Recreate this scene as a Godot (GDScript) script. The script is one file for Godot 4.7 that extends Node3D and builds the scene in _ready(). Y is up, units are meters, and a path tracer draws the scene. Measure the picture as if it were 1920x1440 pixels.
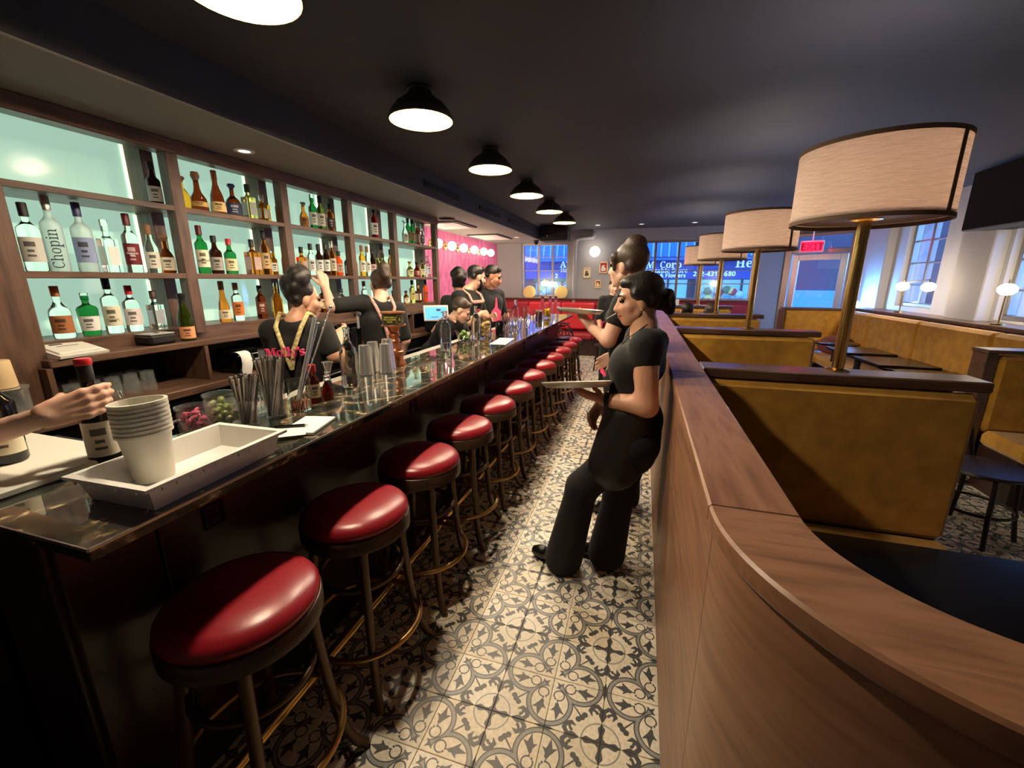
extends Node3D
# A narrow bar at dusk: counter and stools, back-lit bottle shelves, booth divider, windows to the street.

var M := {}
var taken := {}
var rng := RandomNumberGenerator.new()


# ---------------------------------------------------------------- mesh builder
class MB:
	var v := PackedVector3Array()
	var n := PackedVector3Array()
	var t := PackedVector2Array()
	var ix := PackedInt32Array()

	func quad(a, b, c, d, o, uv = null):
		var nn: Vector3 = (c - a).cross(b - a)
		if nn.length_squared() < 1e-16:
			nn = (d - a).cross(c - a)
		var q = [a, b, c, d]
		var w = uv if uv else [Vector2(0, 0), Vector2(0, 1), Vector2(1, 1), Vector2(1, 0)]
		if nn.dot(o) < 0:
			q = [a, d, c, b]
			w = [w[0], w[3], w[2], w[1]]
			nn = -nn
		nn = nn.normalized()
		var s := v.size()
		for i in 4:
			v.append(q[i])
			n.append(nn)
			t.append(w[i])
		ix.append_array([s, s + 1, s + 2, s, s + 2, s + 3])

	func tri(a, b, c, o):
		var nn: Vector3 = (c - a).cross(b - a)
		var q = [a, b, c]
		if nn.dot(o) < 0:
			q = [a, c, b]
			nn = -nn
		nn = nn.normalized()
		var s := v.size()
		for i in 3:
			v.append(q[i])
			n.append(nn)
			t.append(Vector2(q[i].x, q[i].z))
		ix.append_array([s, s + 1, s + 2])

	func box(c: Vector3, size: Vector3, bev := 0.0, xf := Transform3D.IDENTITY):
		var h := size / 2.0
		if bev <= 0.0:
			for ax in 3:
				for s in [-1.0, 1.0]:
					var o := Vector3.ZERO
					o[ax] = s
					var u := Vector3.ZERO
					u[(ax + 1) % 3] = h[(ax + 1) % 3]
					var w := Vector3.ZERO
					w[(ax + 2) % 3] = h[(ax + 2) % 3]
					var m := c + o * h
					quad(xf * (m - u - w), xf * (m - u + w), xf * (m + u + w), xf * (m + u - w), xf.basis * o)
			return
		var b: float = min(bev, min(h.x, min(h.y, h.z)) * 0.95)
		var k := h - Vector3(b, b, b)
		for ax in 3:
			for s in [-1.0, 1.0]:
				var o := Vector3.ZERO
				o[ax] = s
				var u := Vector3.ZERO
				u[(ax + 1) % 3] = k[(ax + 1) % 3]
				var w := Vector3.ZERO
				w[(ax + 2) % 3] = k[(ax + 2) % 3]
				var m := c + o * h
				quad(xf * (m - u - w), xf * (m - u + w), xf * (m + u + w), xf * (m + u - w), xf.basis * o)
		for ax in 3:
			var p := (ax + 1) % 3
			var q := (ax + 2) % 3
			for s in [-1.0, 1.0]:
				for r in [-1.0, 1.0]:
					var e := Vector3.ZERO
					e[ax] = k[ax]
					var m1 := Vector3.ZERO
					m1[p] = s * h[p]
					m1[q] = r * k[q]
					var m2 := Vector3.ZERO
					m2[p] = s * k[p]
					m2[q] = r * h[q]
					quad(xf * (c + m1 - e), xf * (c + m1 + e), xf * (c + m2 + e), xf * (c + m2 - e), xf.basis * (m1 + m2))
		for sx in [-1.0, 1.0]:
			for sy in [-1.0, 1.0]:
				for sz in [-1.0, 1.0]:
					var o := Vector3(sx, sy, sz)
					tri(xf * (c + o * Vector3(h.x, k.y, k.z)), xf * (c + o * Vector3(k.x, h.y, k.z)), xf * (c + o * Vector3(k.x, k.y, h.z)), xf.basis * o)

	# profile: [r, y] pairs, outer side going up
	func lathe(prof, seg := 24, xf := Transform3D.IDENTITY, a0 := 0.0, a1 := TAU, crease := 0.6):
		var m = prof.size()
		var sn := []
		for i in m - 1:
			var d := Vector2(prof[i + 1][0] - prof[i][0], prof[i + 1][1] - prof[i][1])
			sn.append(Vector2(d.y, -d.x).normalized())
		var nb := xf.basis.inverse().transposed()
		for i in m - 1:
			var s: Vector2 = sn[i]
			if s == Vector2.ZERO:
				continue
			var n0 := s
			var n1 := s
			if i > 0 and sn[i - 1].dot(s) > crease:
				n0 = (s + sn[i - 1]).normalized()
			if i < m - 2 and sn[i + 1].dot(s) > crease:
				n1 = (s + sn[i + 1]).normalized()
			var base := v.size()
			for j in seg + 1:
				var a := a0 + (a1 - a0) * j / seg
				var c := cos(a)
				var z := sin(a)
				v.append(xf * Vector3(prof[i][0] * c, prof[i][1], prof[i][0] * z))
				v.append(xf * Vector3(prof[i + 1][0] * c, prof[i + 1][1], prof[i + 1][0] * z))
				n.append((nb * Vector3(n0.x * c, n0.y, n0.x * z)).normalized())
				n.append((nb * Vector3(n1.x * c, n1.y, n1.x * z)).normalized())
				t.append(Vector2(1.0 - float(j) / seg, 1.0 - float(i) / (m - 1)))
				t.append(Vector2(1.0 - float(j) / seg, 1.0 - float(i + 1) / (m - 1)))
			for j in seg:
				var q := base + j * 2
				if prof[i][0] > 1e-6:
					ix.append_array([q, q + 2, q + 3])
				if prof[i + 1][0] > 1e-6:
					ix.append_array([q, q + 3, q + 1])

	func ball(c: Vector3, r: Vector3, seg := 16, basis := Basis.IDENTITY):
		var p := []
		var m := maxi(4, seg / 2)
		for i in m + 1:
			var a := -PI / 2 + PI * i / m
			p.append([maxf(0.0, cos(a)) if i > 0 and i < m else 0.0, sin(a)])
		lathe(p, seg, Transform3D(basis * Basis.from_scale(r), c), 0.0, TAU, -1.0)

	func tube(pts: Array, rad, seg := 10, closed := false, caps := true):
		var m = pts.size()
		var prev := Vector3.ZERO
		var base := v.size()
		var rows: int = m + 1 if closed else m
		for i in rows:
			var p: Vector3 = pts[i % m]
			var a: Vector3 = pts[(i - 1 + m) % m] if closed or i > 0 else pts[0]
			var b: Vector3 = pts[(i + 1) % m] if closed or i < m - 1 else pts[m - 1]
			var tt: Vector3 = (b - a).normalized()
			if prev == Vector3.ZERO:
				prev = tt.cross(Vector3.UP if absf(tt.y) < 0.9 else Vector3.RIGHT).normalized()
			prev = (prev - tt * prev.dot(tt)).normalized()
			var bb := tt.cross(prev)
			var r: float = rad[i % m] if rad is Array else rad
			for j in seg + 1:
				var f := TAU * j / seg
				var d := prev * cos(f) + bb * sin(f)
				v.append(p + d * r)
				n.append(d)
				t.append(Vector2(float(j) / seg, float(i) / maxf(1, rows - 1)))
		for i in rows - 1:
			for j in seg:
				var q := base + i * (seg + 1) + j
				var u := q + seg + 1
				ix.append_array([q, u, u + 1, q, u + 1, q + 1])
		if caps and not closed:
			for e in [0, m - 1]:
				var p: Vector3 = pts[e]
				var o: Vector3 = (pts[0] - pts[1]) if e == 0 else (pts[m - 1] - pts[m - 2])
				var q = base + e * (seg + 1)
				for j in seg:
					tri(p, v[q + j], v[q + j + 1], o)

	# polygon in the local XY plane, thickness along local Z
	func prism(poly, depth: float, xf := Transform3D.IDENTITY, smooth := false):
		var pp := PackedVector2Array(poly)
		var tr := Geometry2D.triangulate_polygon(pp)
		for s in [0.0, depth]:
			var o := xf.basis * Vector3(0, 0, -1.0 if s == 0.0 else 1.0)
			for i in range(0, tr.size(), 3):
				tri(xf * Vector3(pp[tr[i]].x, pp[tr[i]].y, s), xf * Vector3(pp[tr[i + 1]].x, pp[tr[i + 1]].y, s), xf * Vector3(pp[tr[i + 2]].x, pp[tr[i + 2]].y, s), o)
		var cw := Geometry2D.is_polygon_clockwise(pp)
		for i in pp.size():
			var a := pp[i]
			var b := pp[(i + 1) % pp.size()]
			var d := b - a
			var o := Vector3(d.y, -d.x, 0) * (-1.0 if cw else 1.0)
			quad(xf * Vector3(a.x, a.y, 0), xf * Vector3(b.x, b.y, 0), xf * Vector3(b.x, b.y, depth), xf * Vector3(a.x, a.y, depth), xf.basis * o)

	# rows of points -> smooth sheet (outward hint from ref point)
	func sheet(rows, flip := false):
		var R = rows.size()
		var C = rows[0].size()
		var base := v.size()
		for i in R:
			for j in C:
				var du: Vector3 = rows[i][mini(j + 1, C - 1)] - rows[i][maxi(j - 1, 0)]
				var dv: Vector3 = rows[mini(i + 1, R - 1)][j] - rows[maxi(i - 1, 0)][j]
				var nn := du.cross(dv).normalized()
				v.append(rows[i][j])
				n.append(-nn if flip else nn)
				t.append(Vector2(float(j) / (C - 1), float(i) / (R - 1)))
		for i in R - 1:
			for j in C - 1:
				var q: int = base + i * C + j
				if flip:
					ix.append_array([q, q + 1, q + C + 1, q, q + C + 1, q + C])
				else:
					ix.append_array([q, q + C, q + C + 1, q, q + C + 1, q + 1])

	func mesh() -> ArrayMesh:
		var a := []
		a.resize(Mesh.ARRAY_MAX)
		a[Mesh.ARRAY_VERTEX] = v
		a[Mesh.ARRAY_NORMAL] = n
		a[Mesh.ARRAY_TEX_UV] = t
		a[Mesh.ARRAY_INDEX] = ix
		var m := ArrayMesh.new()
		m.add_surface_from_arrays(Mesh.PRIMITIVE_TRIANGLES, a)
		return m


# ---------------------------------------------------------------- nodes
func numbered(called: String) -> String:
	if not taken.has(called):
		taken[called] = 0
		return called
	taken[called] += 1
	return "%s_%03d" % [called, taken[called]]


func tag(o, label, category, group = "", kind = ""):
	if label:
		o.set_meta("label", label)
	if category:
		o.set_meta("category", category)
	if group:
		o.set_meta("group", group)
	if kind:
		o.set_meta("kind", kind)
	return o


func thing(called, label, category, at := Vector3.ZERO, turn := 0.0, group = "") -> Node3D:
	var o := Node3D.new()
	o.name = numbered(called)
	add_child(o)
	o.position = at
	o.rotation.y = turn
	tag(o, label, category, group)
	return o


func obj(called, shape, mat, parent = null) -> MeshInstance3D:
	var o := MeshInstance3D.new()
	o.mesh = shape.mesh() if shape is MB else shape
	o.material_override = mat
	if parent == null:
		o.name = numbered(called)
		add_child(o)
	else:
		o.name = called
		parent.add_child(o, true)
	return o


func setting(called, shape, mat, label = "") -> MeshInstance3D:
	var o := obj(called, shape, mat)
	tag(o, label, "", "", "structure")
	return o


func B(c, s, bev = 0.0, xf = Transform3D.IDENTITY) -> MB:
	var m := MB.new()
	m.box(c, s, bev, xf)
	return m


func L(prof, seg = 24, xf = Transform3D.IDENTITY) -> MB:
	var m := MB.new()
	m.lathe(prof, seg, xf)
	return m


func T(pts, r, seg = 10, closed = false) -> MB:
	var m := MB.new()
	m.tube(pts, r, seg, closed)
	return m


# a box given by its two corners
func span(m: MB, a: Vector3, b: Vector3, bev := 0.0):
	m.box((a + b) / 2.0, (b - a).abs(), bev)


func S(a, b, bev = 0.0) -> MB:
	var m := MB.new()
	span(m, a, b, bev)
	return m


func copy(o, at, label = "", turn = null):
	var c = o.duplicate()
	c.name = numbered(str(o.name).get_slice("_0", 0))
	add_child(c)
	c.position = at
	if turn != null:
		c.rotation.y = turn
	if label:
		c.set_meta("label", label)
	return c


# flat lettering as real, thin letters
func letters(text, height, mat, parent, xf: Transform3D, called = "lettering", font_name = "Droid Sans", depth = 0.004, bold = false):
	var f := SystemFont.new()
	f.font_names = PackedStringArray([font_name])
	if bold:
		f.font_weight = 700
	var tm := TextMesh.new()
	tm.text = text
	tm.font = f
	tm.font_size = 32
	tm.pixel_size = height / 24.0
	tm.depth = depth
	var o := MeshInstance3D.new()
	o.mesh = tm
	o.material_override = mat
	o.name = called
	parent.add_child(o, true)
	o.transform = xf
	return o


func omni(parent, at: Vector3, color: Color, energy: float, size := 0.05, called = "lamp_light"):
	var l := OmniLight3D.new()
	l.name = called
	l.light_color = color
	l.light_energy = energy
	l.light_size = size
	l.omni_range = 30.0
	l.omni_attenuation = 2.0
	l.shadow_enabled = true
	parent.add_child(l, true)
	l.position = at
	return l


func spot(parent, at: Vector3, color: Color, energy: float, angle := 50.0, size := 0.05):
	var l := SpotLight3D.new()
	l.name = "spot_light"
	l.light_color = color
	l.light_energy = energy
	l.light_size = size
	l.spot_range = 30.0
	l.spot_attenuation = 2.0
	l.spot_angle = angle
	l.spot_angle_attenuation = 0.6
	l.shadow_enabled = true
	parent.add_child(l, true)
	l.position = at
	l.rotation_degrees.x = -90
	return l


# ---------------------------------------------------------------- materials
func rgb(r, g, b, a = 1.0) -> Color:
	return Color(r / 255.0, g / 255.0, b / 255.0, a)


func mat(c: Color, rough := 0.6, metal := 0.0) -> StandardMaterial3D:
	var m := StandardMaterial3D.new()
	m.albedo_color = c
	m.roughness = rough
	m.metallic = metal
	return m


func glow(c: Color, e: float) -> StandardMaterial3D:
	var m := mat(c, 0.4)
	m.emission_enabled = true
	m.emission = c
	m.emission_energy_multiplier = e
	return m


func glass(c: Color, a := 0.0, rough := 0.02, refr := 0.045) -> StandardMaterial3D:
	var m := mat(Color(c.r, c.g, c.b, a), rough)
	m.refraction_enabled = true
	m.refraction_scale = refr
	return m


func pane(c: Color, a := 0.06) -> StandardMaterial3D:
	var m := mat(Color(c.r, c.g, c.b, a), 0.02)
	m.transparency = BaseMaterial3D.TRANSPARENCY_ALPHA
	return m


func noise_tex(freq, stops, type = FastNoiseLite.TYPE_SIMPLEX_SMOOTH, fractal = FastNoiseLite.FRACTAL_FBM, oct = 4, warp = 0.0, size = 512, sd = 3):
	var f := FastNoiseLite.new()
	f.seed = sd
	f.noise_type = type
	f.frequency = freq
	f.fractal_type = fractal
	f.fractal_octaves = oct
	if warp > 0.0:
		f.domain_warp_enabled = true
		f.domain_warp_amplitude = warp
		f.domain_warp_frequency = freq * 1.5
	var t := NoiseTexture2D.new()
	t.width = size
	t.height = size
	t.seamless = true
	t.noise = f
	if stops:
		var g := Gradient.new()
		var off := PackedFloat32Array()
		var col := PackedColorArray()
		for s in stops:
			off.append(s[0])
			col.append(s[1])
		g.offsets = off
		g.colors = col
		t.color_ramp = g
	return t


func tex(m: StandardMaterial3D, t, scale: Vector3, world := true) -> StandardMaterial3D:
	m.albedo_color = Color.WHITE
	m.albedo_texture = t
	m.uv1_triplanar = true
	m.uv1_world_triplanar = world
	m.uv1_scale = scale
	return m


func relief(m: StandardMaterial3D, t, amount: float) -> StandardMaterial3D:
	m.heightmap_enabled = true
	m.heightmap_texture = t
	m.heightmap_scale = amount
	return m


func cloth(c: Color, sheen := 0.4) -> StandardMaterial3D:
	var m := mat(c, 0.9)
	m.rim_enabled = true
	m.rim = sheen
	m.rim_tint = 0.5
	return m


func in_tone(m, c) -> StandardMaterial3D:
	var k: StandardMaterial3D = m.duplicate()
	k.albedo_color = c
	return k


func capsule(p: Vector2, a: Vector2, b: Vector2, ra: float, rb: float) -> float:
	var d := b - a
	var h := clampf((p - a).dot(d) / maxf(d.length_squared(), 1e-9), 0.0, 1.0)
	return (p - a - d * h).length() - lerpf(ra, rb, h)


# the printed pattern of one cement tile: a quarter of a quatrefoil at one corner, a quarter of a medallion at the other
func tile_print(sd: int) -> ImageTexture:
	var size := 320
	var im := Image.create(size, size, false, Image.FORMAT_RGB8)
	var cream := rgb(232, 222, 200)
	var dark := rgb(70, 71, 74)
	var mid := rgb(150, 149, 143)
	var nz := FastNoiseLite.new()
	nz.seed = sd
	nz.frequency = 0.03
	nz.fractal_octaves = 4
	for yy in size:
		for xx in yy + 1:
			var p := Vector2((xx + 0.5) / size, (yy + 0.5) / size)
			# fold to x >= y half
			p = Vector2(maxf(p.x, p.y), minf(p.x, p.y))
			var q := minf((p - Vector2(0.53, 0.0)).length() - 0.45, p.length() - 0.3)
			var c := cream
			var is_dark := false
			if q < 0.0:
				if q > -0.024:
					is_dark = true
				elif q > -0.082:
					c = mid
				elif q > -0.104:
					is_dark = true
				else:
					# ivy leaf, its curled stem and the small star
					var s := absf((p - Vector2(0.345, 0.15)).length() - 0.10) - 0.013
					if p.x > 0.40 and p.y < 0.12:
						s = 1.0
					s = minf(s, capsule(p, Vector2(0.44, 0.14), Vector2(0.55, 0.14), 0.010, 0.013))
					s = minf(s, capsule(p, Vector2(0.53, 0.14), Vector2(0.64, 0.165), 0.036, 0.062))
					s = minf(s, capsule(p, Vector2(0.65, 0.17), Vector2(0.83, 0.17), 0.058, 0.003))
					s = minf(s, capsule(p, Vector2(0.61, 0.17), Vector2(0.69, 0.30), 0.055, 0.003))
					s = minf(s, capsule(p, Vector2(0.60, 0.14), Vector2(0.67, 0.045), 0.045, 0.003))
					s = minf(s, (p - Vector2(0.42, 0.085)).length() - 0.02)
					s = minf(s, capsule(p, Vector2(0.14, 0.14), Vector2(0.07, 0.07), 0.036, 0.003))
					s = minf(s, capsule(p, Vector2(0.14, 0.14), Vector2(0.225, 0.20), 0.034, 0.003))
					s = minf(s, capsule(p, Vector2(0.14, 0.14), Vector2(0.215, 0.07), 0.034, 0.003))
					is_dark = s < 0.0
			else:
				var r := (p - Vector2(1, 1)).length()
				if absf(r - 0.335) < 0.013:
					c = mid
				# cross of the medallion
				var s := capsule(p, Vector2(1, 1), Vector2(1, 0.86), 0.045, 0.03)
				s = minf(s, (p - Vector2(1, 1)).length() - 0.085)
				s = minf(s, capsule(p, Vector2(1, 0.86), Vector2(1, 0.76), 0.032, 0.06))
				s = minf(s, capsule(p, Vector2(1, 0.76), Vector2(1, 0.66), 0.055, 0.004))
				# bud with two acanthus curls
				s = minf(s, capsule(p, Vector2(1, 0.60), Vector2(1, 0.50), 0.02, 0.07))
				s = minf(s, capsule(p, Vector2(1, 0.48), Vector2(1, 0.40), 0.07, 0.03))
				s = minf(s, capsule(p, Vector2(0.97, 0.40), Vector2(0.90, 0.34), 0.04, 0.035))
				s = minf(s, capsule(p, Vector2(0.90, 0.34), Vector2(0.82, 0.37), 0.038, 0.042))
				s = minf(s, capsule(p, Vector2(0.82, 0.37), Vector2(0.775, 0.46), 0.044, 0.036))
				s = minf(s, capsule(p, Vector2(0.775, 0.46), Vector2(0.82, 0.56), 0.04, 0.003))
				s = minf(s, capsule(p, Vector2(0.80, 0.42), Vector2(0.90, 0.46), 0.03, 0.02))
				s = minf(s, (p - Vector2(0.90, 0.475)).length() - 0.03)
				# clover on its stem
				s = minf(s, (p - Vector2(0.635, 0.635)).length() - 0.055)
				s = minf(s, (p - Vector2(0.685, 0.575)).length() - 0.052)
				s = minf(s, capsule(p, Vector2(0.585, 0.585), Vector2(0.43, 0.43), 0.016, 0.010))
				var e := Vector2(1.0 - p.x, p.y)
				s = minf(s, (sqrt(e.x) + sqrt(e.y) - 0.47) * 0.2)
				is_dark = s < 0.0
			if is_dark:
				c = dark
			var w := 1.0 + 0.09 * nz.get_noise_2d(xx, yy)
			var w2 := 1.0 + 0.09 * nz.get_noise_2d(yy + 400, xx)
			im.set_pixel(xx, yy, Color(c.r * w, c.g * w, c.b * w))
			im.set_pixel(yy, xx, Color(c.r * w2, c.g * w2, c.b * w2))
	return ImageTexture.create_from_image(im)


func make_materials():
	var W := Vector3(1, 1, 1)
	M.black = mat(rgb(20, 20, 21), 0.5)
	M.matte_black = mat(rgb(24, 24, 26), 0.85)
	M.gloss_black = mat(rgb(12, 12, 13), 0.12)
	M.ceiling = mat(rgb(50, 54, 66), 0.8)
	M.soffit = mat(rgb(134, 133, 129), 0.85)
	M.grey_wall = mat(rgb(150, 152, 156), 0.8)
	M.pale_wall = mat(rgb(196, 198, 200), 0.8)
	M.white = mat(rgb(236, 236, 232), 0.5)
	M.steel = mat(rgb(216, 214, 210), 0.24, 0.85)
	M.brushed = mat(rgb(170, 168, 165), 0.35, 1.0)
	M.brass = mat(rgb(214, 178, 108), 0.22, 1.0)
	M.copper = mat(rgb(206, 132, 86), 0.34, 0.85)
	M.bronze = mat(rgb(92, 72, 54), 0.38, 0.7)
	M.gold_inside = mat(rgb(226, 184, 96), 0.4, 0.35)
	# woods: grain runs along z unless said otherwise
	var light_stops = [[0.0, rgb(116, 78, 56)], [0.35, rgb(150, 106, 78)], [0.6, rgb(166, 120, 90)], [0.8, rgb(140, 98, 72)], [1.0, rgb(180, 136, 104)]]
	var dark_stops = [[0.0, rgb(62, 42, 32)], [0.4, rgb(92, 66, 51)], [0.65, rgb(104, 76, 59)], [1.0, rgb(78, 54, 42)]]
	var wl = noise_tex(0.012, light_stops, FastNoiseLite.TYPE_SIMPLEX_SMOOTH, FastNoiseLite.FRACTAL_FBM, 5, 18.0)
	var wd = noise_tex(0.012, dark_stops, FastNoiseLite.TYPE_SIMPLEX_SMOOTH, FastNoiseLite.FRACTAL_FBM, 5, 18.0, 512, 9)
	M.walnut = tex(mat(Color.WHITE, 0.38), wl, Vector3(2.6, 2.6, 0.28))
	M.walnut_across = tex(mat(Color.WHITE, 0.38), wl, Vector3(0.35, 2.6, 3.0))
	M.shelf_wood = tex(mat(Color.WHITE, 0.45), wd, Vector3(2.8, 2.8, 0.35))
	M.shelf_wood_upright = tex(mat(Color.WHITE, 0.45), wd, Vector3(2.8, 0.35, 2.8))
	M.bar_wood = tex(mat(Color.WHITE, 0.3), noise_tex(0.012, [[0.0, rgb(34, 20, 17)], [0.5, rgb(56, 34, 28)], [1.0, rgb(42, 25, 21)]], FastNoiseLite.TYPE_SIMPLEX_SMOOTH, FastNoiseLite.FRACTAL_FBM, 4, 10.0, 256, 4), Vector3(2, 0.4, 2))
	M.rail_wood = tex(mat(Color.WHITE, 0.3), wd, Vector3(0.4, 2.8, 2.8))
	# dark marble with cream veins
	M.marble = tex(mat(Color.WHITE, 0.06), noise_tex(0.0065, [[0.0, rgb(24, 27, 24)], [0.5, rgb(40, 44, 39)], [0.68, rgb(62, 60, 50)], [0.8, rgb(96, 82, 62)], [0.9, rgb(176, 156, 122)], [1.0, rgb(225, 212, 184)]], FastNoiseLite.TYPE_SIMPLEX_SMOOTH, FastNoiseLite.FRACTAL_RIDGED, 3, 45.0, 1024, 21), Vector3(0.9, 0.9, 0.7))
	M.marble.clearcoat_enabled = true
	M.marble.clearcoat = 0.6
	M.marble.clearcoat_roughness = 0.03
	var leather_bump = noise_tex(0.03, null, FastNoiseLite.TYPE_CELLULAR, FastNoiseLite.FRACTAL_FBM, 3, 0.0, 256)
	M.red_leather = mat(rgb(146, 26, 38), 0.3)
	relief(M.red_leather, leather_bump, 0.05)
	M.red_leather.uv1_triplanar = true
	M.red_leather.uv1_scale = W * 2.5
	M.red_vinyl = mat(rgb(196, 44, 54), 0.35)
	M.deep_red = mat(rgb(142, 26, 38), 0.6)
	var vel = noise_tex(0.02, [[0.0, rgb(176, 124, 34)], [0.5, rgb(196, 142, 44)], [1.0, rgb(212, 158, 56)]], FastNoiseLite.TYPE_SIMPLEX_SMOOTH, FastNoiseLite.FRACTAL_FBM, 5, 0.0, 256, 5)
	M.velvet = tex(cloth(Color.WHITE, 0.6), vel, W * 1.4)
	M.pink_wall = tex(mat(Color.WHITE, 0.7), noise_tex(0.035, [[0.0, rgb(184, 78, 130)], [0.5, rgb(208, 104, 156)], [1.0, rgb(224, 134, 178)]], FastNoiseLite.TYPE_SIMPLEX_SMOOTH, FastNoiseLite.FRACTAL_FBM, 3, 0.0, 256, 8), Vector3(0.6, 0.35, 0.9))
	var lin = noise_tex(0.03, [[0.0, rgb(200, 186, 174)], [0.45, rgb(228, 216, 206)], [1.0, rgb(248, 240, 232)]], FastNoiseLite.TYPE_SIMPLEX, FastNoiseLite.FRACTAL_FBM, 4, 0.0, 256, 2)
	M.linen = mat(Color.WHITE, 0.9)
	M.linen.albedo_texture = lin
	M.linen.uv1_scale = Vector3(2.0, 6.0, 1.0)
	M.linen.backlight_enabled = true
	M.linen.backlight = Color(0.98, 0.95, 0.92)
	M.linen_trim = mat(rgb(128, 104, 86), 0.9)
	M.diffuser = mat(rgb(226, 206, 196), 0.7)
	M.diffuser.backlight_enabled = true
	M.diffuser.backlight = Color(0.3, 0.28, 0.26)
	M.grout = mat(rgb(112, 100, 84), 0.9)
	M.tiles = []
	for i in 2:
		var tm := mat(Color.WHITE, 0.42)
		tm.albedo_texture = tile_print(11 + i * 7)
		tm.texture_repeat = false
		M.tiles.append(tm)
	M.tiles.append(in_tone(M.tiles[0], rgb(240, 238, 232)))
	M.tiles.append(in_tone(M.tiles[1], rgb(246, 240, 230)))
	# glass
	M.clear = glass(rgb(250, 255, 252))
	M.clear_thin = pane(rgb(235, 245, 240), 0.05)
	M.frost = glass(rgb(225, 235, 232), 0.35, 0.35)
	M.window_glass = pane(rgb(220, 230, 240), 0.03)
	M.amber = glass(rgb(214, 120, 40))
	M.brown = glass(rgb(120, 44, 16), 0.1)
	M.dark_brown = glass(rgb(56, 20, 12), 0.25)
	M.gold_liquid = glass(rgb(250, 176, 50), 0.05)
	M.pale_gold = glass(rgb(236, 220, 130))
	M.green = glass(rgb(36, 132, 60), 0.15)
	M.olive = glass(rgb(110, 118, 40), 0.1)
	M.wine_black = mat(rgb(14, 14, 15), 0.08)
	M.wine_green = glass(rgb(70, 84, 20), 0.3)
	M.red_liquid = glass(rgb(150, 26, 22), 0.1)
	M.orange_liquid = mat(rgb(240, 84, 26), 0.12)
	M.orange_liquid.emission_enabled = false
	M.lemon = mat(rgb(236, 190, 40), 0.4)
	# cloth and skin
	M.tee = cloth(rgb(22, 22, 24), 0.3)
	M.apron_black = mat(rgb(30, 28, 30), 0.45)
	M.trouser = cloth(rgb(15, 15, 17), 0.2)
	M.skin = mat(rgb(228, 180, 154), 0.48)
	M.skin_tan = mat(rgb(218, 164, 134), 0.48)
	M.skin_deep = mat(rgb(194, 136, 106), 0.5)
	for k in ["skin", "skin_tan", "skin_deep"]:
		M[k].subsurf_scatter_enabled = true
		M[k].subsurf_scatter_strength = 0.12
	M.hair_black = mat(rgb(24, 19, 17), 0.5)
	M.hair_brown = mat(rgb(58, 42, 30), 0.5)
	var strands = noise_tex(0.05, null, FastNoiseLite.TYPE_SIMPLEX, FastNoiseLite.FRACTAL_FBM, 4, 0.0, 256, 31)
	for k in ["hair_black", "hair_brown"]:
		relief(M[k], strands, 0.12)
		M[k].uv1_triplanar = true
		M[k].uv1_scale = Vector3(5.0, 1.5, 5.0)
	var folds = noise_tex(0.012, null, FastNoiseLite.TYPE_SIMPLEX_SMOOTH, FastNoiseLite.FRACTAL_FBM, 3, 12.0, 256, 33)
	for k in ["tee", "apron_black", "trouser"]:
		relief(M[k], folds, 0.6)
		M[k].uv1_triplanar = true
		M[k].uv1_scale = Vector3(1.6, 1.1, 1.6)
	M.lips = mat(rgb(172, 84, 78), 0.4)
	M.eye = mat(rgb(228, 222, 216), 0.2)
	M.iris = mat(rgb(40, 26, 20), 0.15)
	M.gold_strap = tex(cloth(Color.WHITE, 0.2), noise_tex(0.05, [[0.0, rgb(120, 100, 50)], [0.5, rgb(214, 196, 130)], [1.0, rgb(240, 230, 190)]], FastNoiseLite.TYPE_SIMPLEX, FastNoiseLite.FRACTAL_FBM, 3, 0.0, 128, 6), W * 6.0)
	M.pink_strap = tex(cloth(Color.WHITE, 0.2), noise_tex(0.05, [[0.0, rgb(190, 100, 96)], [0.5, rgb(228, 170, 156)], [1.0, rgb(240, 214, 196)]], FastNoiseLite.TYPE_SIMPLEX, FastNoiseLite.FRACTAL_FBM, 3, 0.0, 128, 7), W * 6.0)
	M.pink_print = mat(rgb(240, 84, 130), 0.6)
	M.shoe = mat(rgb(16, 16, 17), 0.3)
	M.paper = mat(rgb(240, 236, 228), 0.8)
	M.milky = mat(rgb(232, 228, 214), 0.35)
	M.milky.backlight_enabled = true
	M.milky.backlight = Color(0.5, 0.5, 0.46)
	M.tray_white = mat(rgb(236, 233, 226), 0.4)
	M.poly_board = mat(rgb(232, 230, 216), 0.55)
	M.rubber = mat(rgb(20, 20, 20), 0.8)
	M.plastic_white = mat(rgb(228, 224, 214), 0.45)
	M.led = glow(rgb(240, 255, 214), 1.2)
	M.panel_glow = glow(rgb(166, 204, 184), 0.8)
	M.panel_glow.roughness = 0.1
	M.bulb = glow(rgb(255, 226, 164), 14.0)
	M.globe = glow(rgb(255, 236, 204), 7.0)
	M.disc_light = glow(rgb(255, 246, 230), 2.2)


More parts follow.
